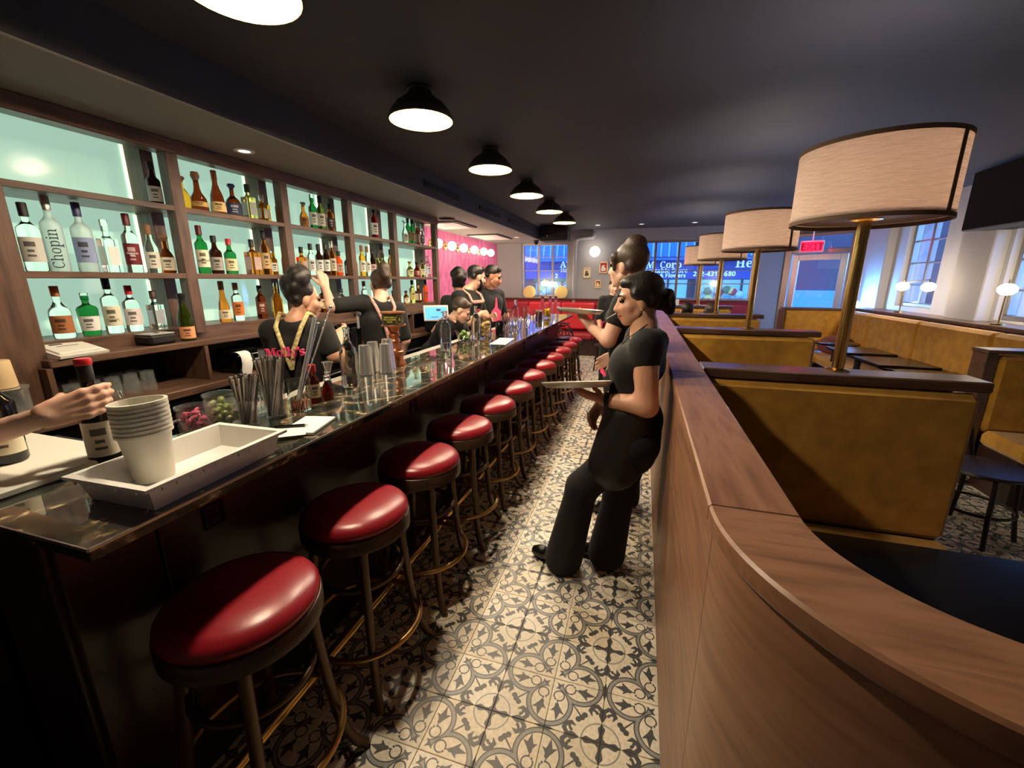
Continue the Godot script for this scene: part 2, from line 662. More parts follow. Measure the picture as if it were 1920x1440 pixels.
# ---------------------------------------------------------------- people
# smooth union of tapered capsules [a, ra, b, rb] and ellipsoids [centre, radii, basis], meshed as surface nets
func sdf(mb: MB, bones: Array, cell: float, k: float):
	var lo := Vector3(1e9, 1e9, 1e9)
	var hi := -lo
	var reach := 4.5 * k
	var boxes := []
	for b in bones:
		var r: Vector3
		var p0: Vector3 = b[0]
		var p1: Vector3 = b[0]
		if b.size() == 4:
			var m: float = maxf(b[1], b[3])
			r = Vector3(m, m, m)
			p1 = b[2]
		else:
			var m: float = maxf(b[1].x, maxf(b[1].y, b[1].z))
			r = Vector3(m, m, m)
		var e := r + Vector3(reach, reach, reach)
		var l := Vector3(minf(p0.x, p1.x), minf(p0.y, p1.y), minf(p0.z, p1.z)) - e
		var h := Vector3(maxf(p0.x, p1.x), maxf(p0.y, p1.y), maxf(p0.z, p1.z)) + e
		boxes.append([l, h])
		lo = Vector3(minf(lo.x, l.x), minf(lo.y, l.y), minf(lo.z, l.z))
		hi = Vector3(maxf(hi.x, h.x), maxf(hi.y, h.y), maxf(hi.z, h.z))
	var nx := int(ceil((hi.x - lo.x) / cell)) + 2
	var ny := int(ceil((hi.y - lo.y) / cell)) + 2
	var nz := int(ceil((hi.z - lo.z) / cell)) + 2
	var nxy := nx * ny
	var F := PackedFloat32Array()
	F.resize(nx * ny * nz)
	for bi in bones.size():
		var b: Array = bones[bi]
		var l: Vector3 = (boxes[bi][0] - lo) / cell
		var h: Vector3 = (boxes[bi][1] - lo) / cell
		var i0 := int(l.x)
		var i1 := mini(nx - 1, int(h.x) + 1)
		var j0 := int(l.y)
		var j1 := mini(ny - 1, int(h.y) + 1)
		var k0 := int(l.z)
		var k1 := mini(nz - 1, int(h.z) + 1)
		if b.size() == 4:
			var a: Vector3 = b[0]
			var ra: float = b[1]
			var d: Vector3 = b[2] - b[0]
			var rd: float = b[3] - b[1]
			var inv: float = 1.0 / maxf(d.length_squared(), 1e-9)
			for kk in range(k0, k1 + 1):
				for jj in range(j0, j1 + 1):
					var at := nx * jj + nxy * kk
					var q := Vector3(lo.x, lo.y + jj * cell, lo.z + kk * cell) - a
					for ii in range(i0, i1 + 1):
						var p := Vector3(q.x + ii * cell, q.y, q.z)
						var u := clampf(p.dot(d) * inv, 0.0, 1.0)
						var s := (p - d * u).length() - ra - rd * u
						if s < reach:
							F[at + ii] += exp(-maxf(s, -0.03) / k)
		else:
			var c: Vector3 = b[0]
			var R: Vector3 = b[1]
			var bt: Basis = b[2].transposed()
			var mr: float = minf(R.x, minf(R.y, R.z))
			for kk in range(k0, k1 + 1):
				for jj in range(j0, j1 + 1):
					var at := nx * jj + nxy * kk
					for ii in range(i0, i1 + 1):
						var p := bt * (Vector3(lo.x + ii * cell, lo.y + jj * cell, lo.z + kk * cell) - c)
						var s := ((p / R).length() - 1.0) * mr
						if s < reach:
							F[at + ii] += exp(-maxf(s, -0.03) / k)
	var ids := PackedInt32Array()
	ids.resize(F.size())
	ids.fill(-1)
	var base := mb.v.size()
	var act := PackedInt32Array()
	var off := [0, 1, nx, nx + 1, nxy, nxy + 1, nxy + nx, nxy + nx + 1]
	var edges := [[0, 1], [2, 3], [4, 5], [6, 7], [0, 2], [1, 3], [4, 6], [5, 7], [0, 4], [1, 5], [2, 6], [3, 7]]
	for kk in nz - 1:
		for jj in ny - 1:
			var row := nx * jj + nxy * kk
			var prev := 0
			for c in [0, nx, nxy, nxy + nx]:
				if F[row + c] > 1.0:
					prev += 1
			for ii in nx - 1:
				var at := row + ii
				var e1 := at + 1
				var nxt := int(F[e1] > 1.0) + int(F[e1 + nx] > 1.0) + int(F[e1 + nxy] > 1.0) + int(F[e1 + nxy + nx] > 1.0)
				var sum := prev + nxt
				prev = nxt
				if sum == 0 or sum == 8:
					continue
				var acc := Vector3.ZERO
				var cnt := 0
				for e in edges:
					var fa := F[at + off[e[0]]]
					var fb := F[at + off[e[1]]]
					if (fa > 1.0) != (fb > 1.0):
						var da := -log(maxf(fa, 1e-6))
						var db := -log(maxf(fb, 1e-6))
						var u := da / (da - db)
						var pa := Vector3(e[0] & 1, (e[0] >> 1) & 1, (e[0] >> 2) & 1)
						var pb := Vector3(e[1] & 1, (e[1] >> 1) & 1, (e[1] >> 2) & 1)
						acc += pa.lerp(pb, u)
						cnt += 1
				acc /= cnt
				ids[at] = mb.v.size()
				act.append(at)
				mb.v.append(lo + (Vector3(ii, jj, kk) + acc) * cell)
				mb.n.append(Vector3.ZERO)
				mb.t.append(Vector2(0, 0))
	var steps := [1, nx, nxy]
	for at in act:
		for ax in 3:
			var a := F[at] > 1.0
			if a == (F[at + steps[ax]] > 1.0):
				continue
			var s1: int = steps[(ax + 1) % 3]
			var s2: int = steps[(ax + 2) % 3]
			var q0 := ids[at]
			var q1 := ids[at - s1]
			var q2 := ids[at - s1 - s2]
			var q3 := ids[at - s2]
			if q1 < 0 or q2 < 0 or q3 < 0:
				continue
			if a:
				var sw := q1
				q1 = q3
				q3 = sw
			var nn := (mb.v[q2] - mb.v[q0]).cross(mb.v[q1] - mb.v[q3])
			mb.ix.append_array([q0, q1, q2, q0, q2, q3])
			mb.n[q0] += nn
			mb.n[q1] += nn
			mb.n[q2] += nn
			mb.n[q3] += nn
	for i in range(base, mb.v.size()):
		mb.n[i] = mb.n[i].normalized()


# standing pose; face = direction looked at (horizontal), s = height / 1.68
func pose(at: Vector3, face: Vector3, s := 1.0, wide := 1.0) -> Dictionary:
	var f := face.normalized()
	var r := f.cross(Vector3.UP)
	var J := {"f": f, "r": r, "s": s, "wide": wide}
	var put := func(x, y, z): return at + (r * x * wide + Vector3.UP * y + f * z) * s
	J.pel = put.call(0, 0.94, 0)
	J.bel = put.call(0, 1.08, 0.01)
	J.che = put.call(0, 1.27, 0.0)
	J.nek = put.call(0, 1.43, -0.01)
	J.hed = put.call(0, 1.565, 0.02)
	for sd in [["L", -1.0], ["R", 1.0]]:
		var k: float = sd[1]
		J["sh" + sd[0]] = put.call(0.165 * k, 1.365, -0.01)
		J["el" + sd[0]] = put.call(0.21 * k, 1.09, -0.02)
		J["wr" + sd[0]] = put.call(0.2 * k, 0.87, 0.08)
		J["hip" + sd[0]] = put.call(0.085 * k, 0.9, 0)
		J["kn" + sd[0]] = put.call(0.095 * k, 0.49, 0.02)
		J["an" + sd[0]] = put.call(0.1 * k, 0.085, -0.01)
		J["toe" + sd[0]] = put.call(0.115 * k, 0.035, 0.14)
	return J


func torso(J, grow: float) -> Array:
	var s: float = J.s
	var r: Vector3 = J.r * s * J.wide
	var f: Vector3 = J.f * s
	var g := grow
	return [
		[J.hipL, 0.105 * s + g, J.hipR, 0.105 * s + g],
		[J.pel, 0.12 * s + g, J.bel, 0.108 * s + g],
		[J.bel - r * 0.05, 0.095 * s + g, J.che - r * 0.06, 0.105 * s + g],
		[J.bel + r * 0.05, 0.095 * s + g, J.che + r * 0.06, 0.105 * s + g],
		[J.che - r * 0.07 + f * J.get("bust", 0.02), 0.085 * s + g, J.che + r * 0.07 + f * J.get("bust", 0.02), 0.085 * s + g],
		[J.shL.lerp(J.che, 0.1), 0.058 * s + g, J.nek - Vector3(0, 0.045 * s, 0), 0.062 * s + g],
		[J.shR.lerp(J.che, 0.1), 0.058 * s + g, J.nek - Vector3(0, 0.045 * s, 0), 0.062 * s + g],
	]


func fingers(wr: Vector3, d: Vector3, palm: Vector3, s := 1.0, curl := 0.5, thumb := 0.5, left := false, curls = null) -> Array:
	d = d.normalized()
	palm = (palm - d * palm.dot(d)).normalized()
	var side := d.cross(palm) * (1.0 if left else -1.0)
	var out := []
	var offs := [0.032, 0.011, -0.011, -0.031]
	var lens := [0.070, 0.078, 0.073, 0.058]
	for i in 4:
		var kn: Vector3 = wr + (d * [0.088, 0.092, 0.087, 0.078][i] + side * offs[i]) * s
		out.append([wr + side * offs[i] * 0.55 * s, 0.017 * s, kn, 0.0115 * s])
		var dir := d
		var p := kn
		var c: float = curls[i] if curls else curl
		for q in 3:
			dir = dir.rotated(d.cross(palm).normalized(), c * [0.75, 1.1, 0.75][q])
			var e: Vector3 = p + dir * lens[i] * [0.44, 0.32, 0.26][q] * s
			out.append([p, [0.0098, 0.0088, 0.0080][q] * s, e, [0.0088, 0.0080, 0.0066][q] * s])
			p = e
	var b: Vector3 = wr + (d * 0.022 + side * 0.022 + palm * 0.006) * s
	var td := (d * (0.75 - 0.2 * thumb) + side * (0.75 - 0.5 * thumb) + palm * (0.2 + 0.75 * thumb)).normalized()
	var m := b + td * 0.042 * s
	out.append([b, 0.016 * s, m, 0.0115 * s])
	var td2 := (td + d * 0.35 - side * 0.4 * thumb).normalized()
	var e2 := m + td2 * 0.034 * s
	out.append([m, 0.011 * s, e2, 0.010 * s])
	out.append([e2, 0.010 * s, e2 + td2 * 0.026 * s, 0.0075 * s])
	return out


# opt: skin, shirt, trousers, hair, style, look (where the face points), tilt, sleeve, hands{L:{},R:{}}, cell, fine, apron, low (leave out legs)
func person(label: String, J: Dictionary, opt := {}, group = "") -> Node3D:
	var root := thing("person", label, "person", Vector3.ZERO, 0.0, group)
	var s: float = J.s
	var cell: float = opt.get("cell", 0.014)
	var fine: float = opt.get("fine", 0.007)
	var skin = opt.get("skin", M.skin)
	var thin: float = opt.get("limb", 1.0)
	var body := MB.new()
	var bones := torso(J, -0.012)
	bones.append([J.nek - Vector3(0, 0.06, 0) * s, 0.06 * s, J.nek, 0.05 * s * thin])
	bones.append([J.nek, 0.05 * s * thin, J.hed - Vector3(0, 0.04, 0) * s - J.f * 0.015, 0.05 * s * thin])
	for q in ["L", "R"]:
		bones.append([J["sh" + q], 0.055 * s * thin, J["el" + q], 0.041 * s * thin])
		bones.append([J["el" + q], 0.041 * s * thin, J["wr" + q], 0.028 * s * thin])
		if not opt.get("low", false):
			bones.append([J["hip" + q], 0.09 * s, J["kn" + q], 0.055 * s])
			bones.append([J["kn" + q], 0.055 * s, J["an" + q], 0.036 * s])
	sdf(body, bones, cell, 0.011)
	# hands
	for q in ["L", "R"]:
		var wr: Vector3 = J["wr" + q]
		var fd: Vector3 = (wr - J["el" + q]).normalized()
		var h: Dictionary = opt.get("hands", {}).get(q, {})
		var hb := fingers(wr, h.get("dir", fd), h.get("palm", J.r * (1.0 if q == "L" else -1.0)), s * h.get("size", 0.97), h.get("curl", 0.3), h.get("thumb", 0.4), q == "L", h.get("curls"))
		hb.append([wr - fd * 0.05 * s, 0.028 * s * thin, wr, 0.025 * s])
		sdf(body, hb, h.get("cell", 0.005 if not h.is_empty() else 0.008), 0.0035)
	# head
	var F: Vector3 = opt.get("look", J.f).normalized()
	var R := F.cross(Vector3.UP).normalized()
	var U := R.cross(F).normalized()
	if opt.has("roll"):
		R = R.rotated(F, opt.roll)
		U = U.rotated(F, opt.roll)
	var bs := Basis(R, U, F)
	var hs: float = s * opt.get("head", 1.0)
	var C: Vector3 = J.hed
	var hp := func(x, y, z): return C + bs * (Vector3(x, y, z) * hs)
	var hv := func(x, y, z): return Vector3(x, y, z) * hs
	var hb := [
		[hp.call(0, 0.032, -0.014), hv.call(0.073, 0.086, 0.092), bs],
		[hp.call(0, -0.035, 0.028), hv.call(0.058, 0.074, 0.066), bs],
		[hp.call(-0.038, -0.062, 0.012), 0.026 * hs, hp.call(0, -0.094, 0.062), 0.021 * hs],
		[hp.call(0.038, -0.062, 0.012), 0.026 * hs, hp.call(0, -0.094, 0.062), 0.021 * hs],
		[hp.call(-0.03, -0.028, 0.062), 0.024 * hs, hp.call(-0.036, -0.03, 0.05), 0.026 * hs],
		[hp.call(0.03, -0.028, 0.062), 0.024 * hs, hp.call(0.036, -0.03, 0.05), 0.026 * hs],
		[hp.call(0, 0.008, 0.086), 0.0085 * hs, hp.call(0, -0.033, 0.108), 0.0115 * hs],
		[hp.call(-0.011, -0.037, 0.094), 0.009 * hs, hp.call(0.011, -0.037, 0.094), 0.009 * hs],
		[hp.call(-0.036, 0.022, 0.077), 0.011 * hs, hp.call(0.036, 0.022, 0.077), 0.011 * hs],
		[hp.call(0, -0.06, 0.082), 0.016 * hs, hp.call(0, -0.072, 0.082), 0.016 * hs],
		[hp.call(0, -0.06, -0.02), 0.048 * hs, hp.call(0, -0.11, -0.03), 0.05 * hs],
	]
	for k in [-1.0, 1.0]:
		hb.append([hp.call(0.073 * k, -0.012, -0.008), hv.call(0.012, 0.031, 0.019), bs])
	sdf(body, hb, fine, 0.0055)
	obj("body", body, skin, root)
	# eyes, brows, mouth
	for k in [-1.0, 1.0]:
		var e := MB.new()
		e.ball(hp.call(0.031 * k, 0.004, 0.079), hv.call(0.0135, 0.0085, 0.0125), 12, bs)
		var eo := obj("eye", e, M.eye, root)
		var ir := MB.new()
		ir.ball(hp.call(0.031 * k, 0.003, 0.0865), hv.call(0.0062, 0.0065, 0.006), 10, bs)
		obj("iris", ir, M.iris, eo)
		var lid := MB.new()
		lid.tube([hp.call(0.016 * k, 0.007, 0.087), hp.call(0.031 * k, 0.0125, 0.0905), hp.call(0.047 * k, 0.006, 0.082)], 0.0028 * hs, 6)
		obj("eyelashes", lid, M.hair_black, root)
		var br := MB.new()
		br.tube([hp.call(0.014 * k, 0.026, 0.092), hp.call(0.032 * k, 0.033, 0.090), hp.call(0.05 * k, 0.026, 0.077)], [0.0038 * hs, 0.0045 * hs, 0.002 * hs], 6)
		obj("eyebrow", br, opt.get("hair", M.hair_black), root)
	var mo := MB.new()
	mo.tube([hp.call(-0.022, -0.066, 0.088), hp.call(-0.006, -0.0615, 0.0985), hp.call(0.006, -0.0615, 0.0985), hp.call(0.022, -0.066, 0.088)], [0.002 * hs, 0.0055 * hs, 0.0055 * hs, 0.002 * hs], 8)
	mo.tube([hp.call(-0.022, -0.067, 0.088), hp.call(0, -0.074, 0.0965), hp.call(0.022, -0.067, 0.088)], [0.002 * hs, 0.0065 * hs, 0.002 * hs], 8)
	obj("lips", mo, M.lips, root)
	# hair
	var hr := []
	match opt.get("style", "short"):
		"bun_low":
			hr = [[hp.call(0, 0.045, -0.03), hv.call(0.082, 0.084, 0.096), bs], [hp.call(-0.05, -0.01, -0.055), 0.035 * hs, hp.call(0.05, -0.01, -0.055), 0.035 * hs],
				[hp.call(-0.062, 0.03, 0.02), 0.02 * hs, hp.call(-0.07, -0.005, -0.02), 0.018 * hs], [hp.call(0.062, 0.03, 0.02), 0.02 * hs, hp.call(0.07, -0.005, -0.02), 0.018 * hs],
				[hp.call(0, 0.085, 0.03), hv.call(0.055, 0.03, 0.05), bs], [hp.call(0, -0.02, -0.1), 0.045 * hs, hp.call(0, -0.03, -0.125), 0.04 * hs]]
			for i in 7:
				var a := TAU * i / 7.0
				hr.append([hp.call(cos(a) * 0.036, -0.03 + sin(a) * 0.042, -0.135), 0.017 * hs, hp.call(cos(a + 0.9) * 0.036, -0.03 + sin(a + 0.9) * 0.042, -0.145), 0.017 * hs])
		"updo":
			hr = [[hp.call(0, 0.05, -0.028), hv.call(0.086, 0.088, 0.098), bs], [hp.call(-0.055, 0.0, -0.05), 0.035 * hs, hp.call(0.055, 0.0, -0.05), 0.035 * hs],
				[hp.call(0, 0.12, -0.045), hv.call(0.06, 0.05, 0.06), bs], [hp.call(-0.06, 0.05, 0.045), 0.026 * hs, hp.call(0.06, 0.05, 0.045), 0.026 * hs],
				[hp.call(0.068, 0.03, 0.05), 0.014 * hs, hp.call(0.072, -0.02, 0.045), 0.008 * hs], [hp.call(-0.068, 0.03, 0.05), 0.014 * hs, hp.call(-0.072, -0.02, 0.045), 0.008 * hs]]
		"puff":
			hr = [[hp.call(0, 0.045, -0.03), hv.call(0.083, 0.085, 0.096), bs], [hp.call(-0.05, -0.005, -0.055), 0.035 * hs, hp.call(0.05, -0.005, -0.055), 0.035 * hs]]
			for q in [[0, 0.145, -0.035, 0.07], [-0.05, 0.12, -0.045, 0.055], [0.05, 0.12, -0.045, 0.055], [0, 0.09, -0.09, 0.055], [-0.04, 0.06, -0.085, 0.045], [0.045, 0.15, -0.01, 0.035], [-0.04, 0.155, -0.02, 0.035], [0.06, 0.07, -0.07, 0.04]]:
				hr.append([hp.call(q[0], q[1], q[2]), q[3] * hs, hp.call(q[0], q[1] + 0.004, q[2]), q[3] * hs])
		"ponytail":
			hr = [[hp.call(0, 0.045, -0.03), hv.call(0.082, 0.084, 0.096), bs], [hp.call(-0.05, -0.005, -0.055), 0.035 * hs, hp.call(0.05, -0.005, -0.055), 0.035 * hs],
				[hp.call(0, 0.08, -0.1), 0.045 * hs, hp.call(0.0, 0.12, -0.13), 0.05 * hs], [hp.call(0.0, 0.12, -0.13), 0.045 * hs, hp.call(0.0, 0.05, -0.17), 0.03 * hs]]
		"long":
			hr = [[hp.call(0, 0.045, -0.03), hv.call(0.085, 0.086, 0.098), bs], [hp.call(-0.06, 0.0, -0.05), 0.04 * hs, hp.call(-0.06, -0.18, -0.06), 0.04 * hs], [hp.call(0.06, 0.0, -0.05), 0.04 * hs, hp.call(0.06, -0.18, -0.06), 0.04 * hs], [hp.call(0, 0.0, -0.08), 0.045 * hs, hp.call(0, -0.18, -0.09), 0.045 * hs]]
		_:
			hr = [[hp.call(0, 0.05, -0.026), hv.call(0.081, 0.08, 0.094), bs], [hp.call(-0.048, 0.0, -0.06), 0.03 * hs, hp.call(0.048, 0.0, -0.06), 0.03 * hs], [hp.call(-0.04, 0.095, 0.05), 0.02 * hs, hp.call(0.04, 0.095, 0.05), 0.022 * hs]]
	var hm := MB.new()
	sdf(hm, hr, fine, 0.006)
	obj("hair", hm, opt.get("hair", M.hair_black), root)
	if opt.get("beard", false):
		var bm := MB.new()
		sdf(bm, [[hp.call(-0.056, -0.03, 0.02), 0.016 * hs, hp.call(-0.045, -0.085, 0.045), 0.024 * hs], [hp.call(0.056, -0.03, 0.02), 0.016 * hs, hp.call(0.045, -0.085, 0.045), 0.024 * hs], [hp.call(-0.035, -0.1, 0.06), 0.026 * hs, hp.call(0.035, -0.1, 0.06), 0.026 * hs], [hp.call(-0.025, -0.052, 0.096), 0.007 * hs, hp.call(0.025, -0.052, 0.096), 0.007 * hs], [hp.call(0, -0.12, 0.065), 0.024 * hs, hp.call(0, -0.1, 0.075), 0.02 * hs]], fine, 0.006)
		obj("beard", bm, opt.get("hair", M.hair_black), root)
	# clothes
	var sh := MB.new()
	var sb := torso(J, 0.006)
	var sl: float = opt.get("sleeve", 0.5)
	for q in ["L", "R"]:
		sb.append([J["sh" + q], 0.066 * s * thin, J["sh" + q].lerp(J["el" + q], sl), 0.062 * s * thin])
	if opt.has("scoop"):
		sb = sb.slice(0, 5)
		for q in ["L", "R"]:
			sb.append([J["sh" + q], 0.064 * s * thin, J["sh" + q].lerp(J["el" + q], sl), 0.058 * s * thin])
			sb.append([J["sh" + q] - Vector3(0, 0.02, 0), 0.06 * s, J["sh" + q].lerp(J.che, 0.75), 0.085 * s])
			sb.append([J["sh" + q].lerp(J.nek, 0.3) + Vector3(0, 0.012, 0), 0.03 * s, J["sh" + q] + Vector3(0, 0.012, 0) + (J["sh" + q] - J.che).slide(Vector3.UP) * 0.12, 0.046 * s * thin])
			sb.append([J["sh" + q].lerp(J.nek, 0.3) - J.f * 0.05, 0.05 * s, J.che - J.f * 0.05, 0.08 * s])
	sdf(sh, sb, cell, 0.013)
	obj("shirt", sh, opt.get("shirt", M.tee), root)
	if not opt.get("low", false):
		var tr := MB.new()
		var fl: float = opt.get("flare", 1.0)
		var tb := [[J.hipL, 0.115 * s, J.hipR, 0.115 * s], [J.pel, 0.13 * s, J.pel + (J.bel - J.pel) * 0.35, 0.12 * s]]
		for q in ["L", "R"]:
			tb.append([J["hip" + q], 0.112 * s, J["kn" + q], 0.082 * s])
			tb.append([J["kn" + q], 0.082 * s, J["an" + q] - Vector3(0, 0.02, 0) * s, 0.075 * s * fl])
		sdf(tr, tb, cell, 0.013)
		obj("trousers", tr, opt.get("trousers", M.trouser), root)
		for q in ["L", "R"]:
			var so := MB.new()
			var heel: Vector3 = J["an" + q] - (J["toe" + q] - J["an" + q]).slide(Vector3.UP).normalized() * 0.04 * s
			heel.y = 0.042
			sdf(so, [[heel, 0.038, J["toe" + q] + Vector3(0, 0.006, 0), 0.036], [J["an" + q], 0.045, J["an" + q].lerp(J["toe" + q], 0.5), 0.042], [J["toe" + q], 0.034, J["toe" + q] + (J["toe" + q] - heel).normalized() * 0.035, 0.03]], 0.009, 0.006)
			obj("shoe", so, M.shoe, root)
	if opt.has("apron"):
		var ap := MB.new()
		sdf(ap, opt.apron, cell, 0.014)
		obj("apron", ap, M.apron_black, root)
	return root


# ---------------------------------------------------------------- the room
const BACK := -9.65
const RIGHT := 3.48
const LEFT := -3.3
const CEIL := 2.645
const TILE := 0.2036
const TX := -0.2384
const TZ := -1.392


func tile_mesh(ax: int, az: int) -> ArrayMesh:
	# ax, az say at which corner the quatrefoil sits
	var m := MB.new()
	var h := TILE / 2 - 0.0009
	var b := 0.0015
	var k := h - b
	var uvf := func(x, z):
		var u: float = (x + h) / (2 * h)
		var w: float = (z + h) / (2 * h)
		return Vector2(1.0 - u if ax else u, 1.0 - w if az else w)
	var p := [Vector3(-k, 0, -k), Vector3(k, 0, -k), Vector3(k, 0, k), Vector3(-k, 0, k)]
	var e := [Vector3(-h, -b, -h), Vector3(h, -b, -h), Vector3(h, -b, h), Vector3(-h, -b, h)]
	m.quad(p[0], p[1], p[2], p[3], Vector3.UP, [uvf.call(-k, -k), uvf.call(k, -k), uvf.call(k, k), uvf.call(-k, k)])
	for i in 4:
		var j := (i + 1) % 4
		var o: Vector3 = p[i] + p[j]
		var d := Vector3(0, -0.011, 0)
		m.quad(p[i], p[j], e[j], e[i], o + Vector3.UP * 0.1, [uvf.call(p[i].x, p[i].z), uvf.call(p[j].x, p[j].z), uvf.call(e[j].x, e[j].z), uvf.call(e[i].x, e[i].z)])
		m.quad(e[i], e[j], e[j] + d, e[i] + d, o, [Vector2(0.3, 0.4), Vector2(0.3, 0.4), Vector2(0.31, 0.4), Vector2(0.31, 0.4)])
	return m.mesh()


func build_floor():
	var fl := setting("floor", S(Vector3(LEFT - 0.3, -0.2, BACK - 0.3), Vector3(RIGHT + 0.3, -0.004, 2.9)), M.grout, "floor of patterned cement tiles")
	var kinds := {}
	for a in 2:
		for b in 2:
			kinds[Vector2i(a, b)] = tile_mesh(a, b)
	rng.seed = 5
	var far := MB.new()
	for i in range(-18, 21):
		for j in range(-47, 9):
			var x := TX + (i + 0.5) * TILE
			var z := TZ + (j + 0.5) * TILE
			if x > RIGHT - 0.1 or x < LEFT or z < BACK + 0.1:
				continue
			var key := Vector2i(posmod(i, 2), posmod(j, 2))
			var aisle: bool = x > -1.36 and x < 0.2 and z > -5.7 and z < -0.35
			var side: bool = x > 1.75 and x < 2.75 and z > -4.1 and z < -2.3
			if aisle or side:
				var o := obj("tile", kinds[key], M.tiles[rng.randi() % 4], fl)
				o.position = Vector3(x, 0, z)
			elif z < -5.7 or (x > 0.4 and z < -2.0) or x < -1.5:
				var h := TILE / 2 - 0.001
				var uv := []
				var q := []
				for c in [Vector2(-h, -h), Vector2(h, -h), Vector2(h, h), Vector2(-h, h)]:
					q.append(Vector3(x + c.x, -0.0015, z + c.y))
					var u: float = (c.x + h) / (2 * h)
					var w: float = (c.y + h) / (2 * h)
					uv.append(Vector2(1.0 - u if key.x else u, 1.0 - w if key.y else w))
				far.quad(q[0], q[1], q[2], q[3], Vector3.UP, uv)
	var fo := obj("tile_field", far, M.tiles[0], fl)
	fo.set_meta("kind", "stuff")


# a glazed window: splits are fractions across, rows are fractions up; local x across, y up, z into the room
func glazed(called, label, xf: Transform3D, w: float, h: float, splits: Array, rows: Array, mt):
	var o := Node3D.new()
	o.name = numbered(called)
	add_child(o)
	o.transform = xf
	tag(o, label, "", "", "structure")
	var t := 0.05
	for r in [[Vector3(0, 0, -0.04), Vector3(w, t, 0.04)], [Vector3(0, h - t, -0.04), Vector3(w, h, 0.04)], [Vector3(0, t, -0.04), Vector3(t, h - t, 0.04)], [Vector3(w - t, t, -0.04), Vector3(w, h - t, 0.04)]]:
		obj("window_frame", S(r[0], r[1], 0.006), mt, o)
	var xs := [t * 0.5]
	for f in splits:
		xs.append(w * f)
		obj("mullion", S(Vector3(w * f - 0.025, t, -0.032), Vector3(w * f + 0.025, h - t, 0.032), 0.005), mt, o)
	xs.append(w - t * 0.5)
	var ys := [t * 0.5]
	for f in rows:
		ys.append(h * f)
		for i in xs.size() - 1:
			obj("glazing_bar", S(Vector3(xs[i] + 0.025, h * f - 0.01, -0.02), Vector3(xs[i + 1] - 0.025, h * f + 0.01, 0.02), 0.003), mt, o)
	ys.append(h - t * 0.5)
	for i in xs.size() - 1:
		for j in ys.size() - 1:
			obj("pane", S(Vector3(xs[i] + 0.02, ys[j] + 0.008, -0.003), Vector3(xs[i + 1] - 0.02, ys[j + 1] - 0.008, 0.003)), M.window_glass, o)
	return o


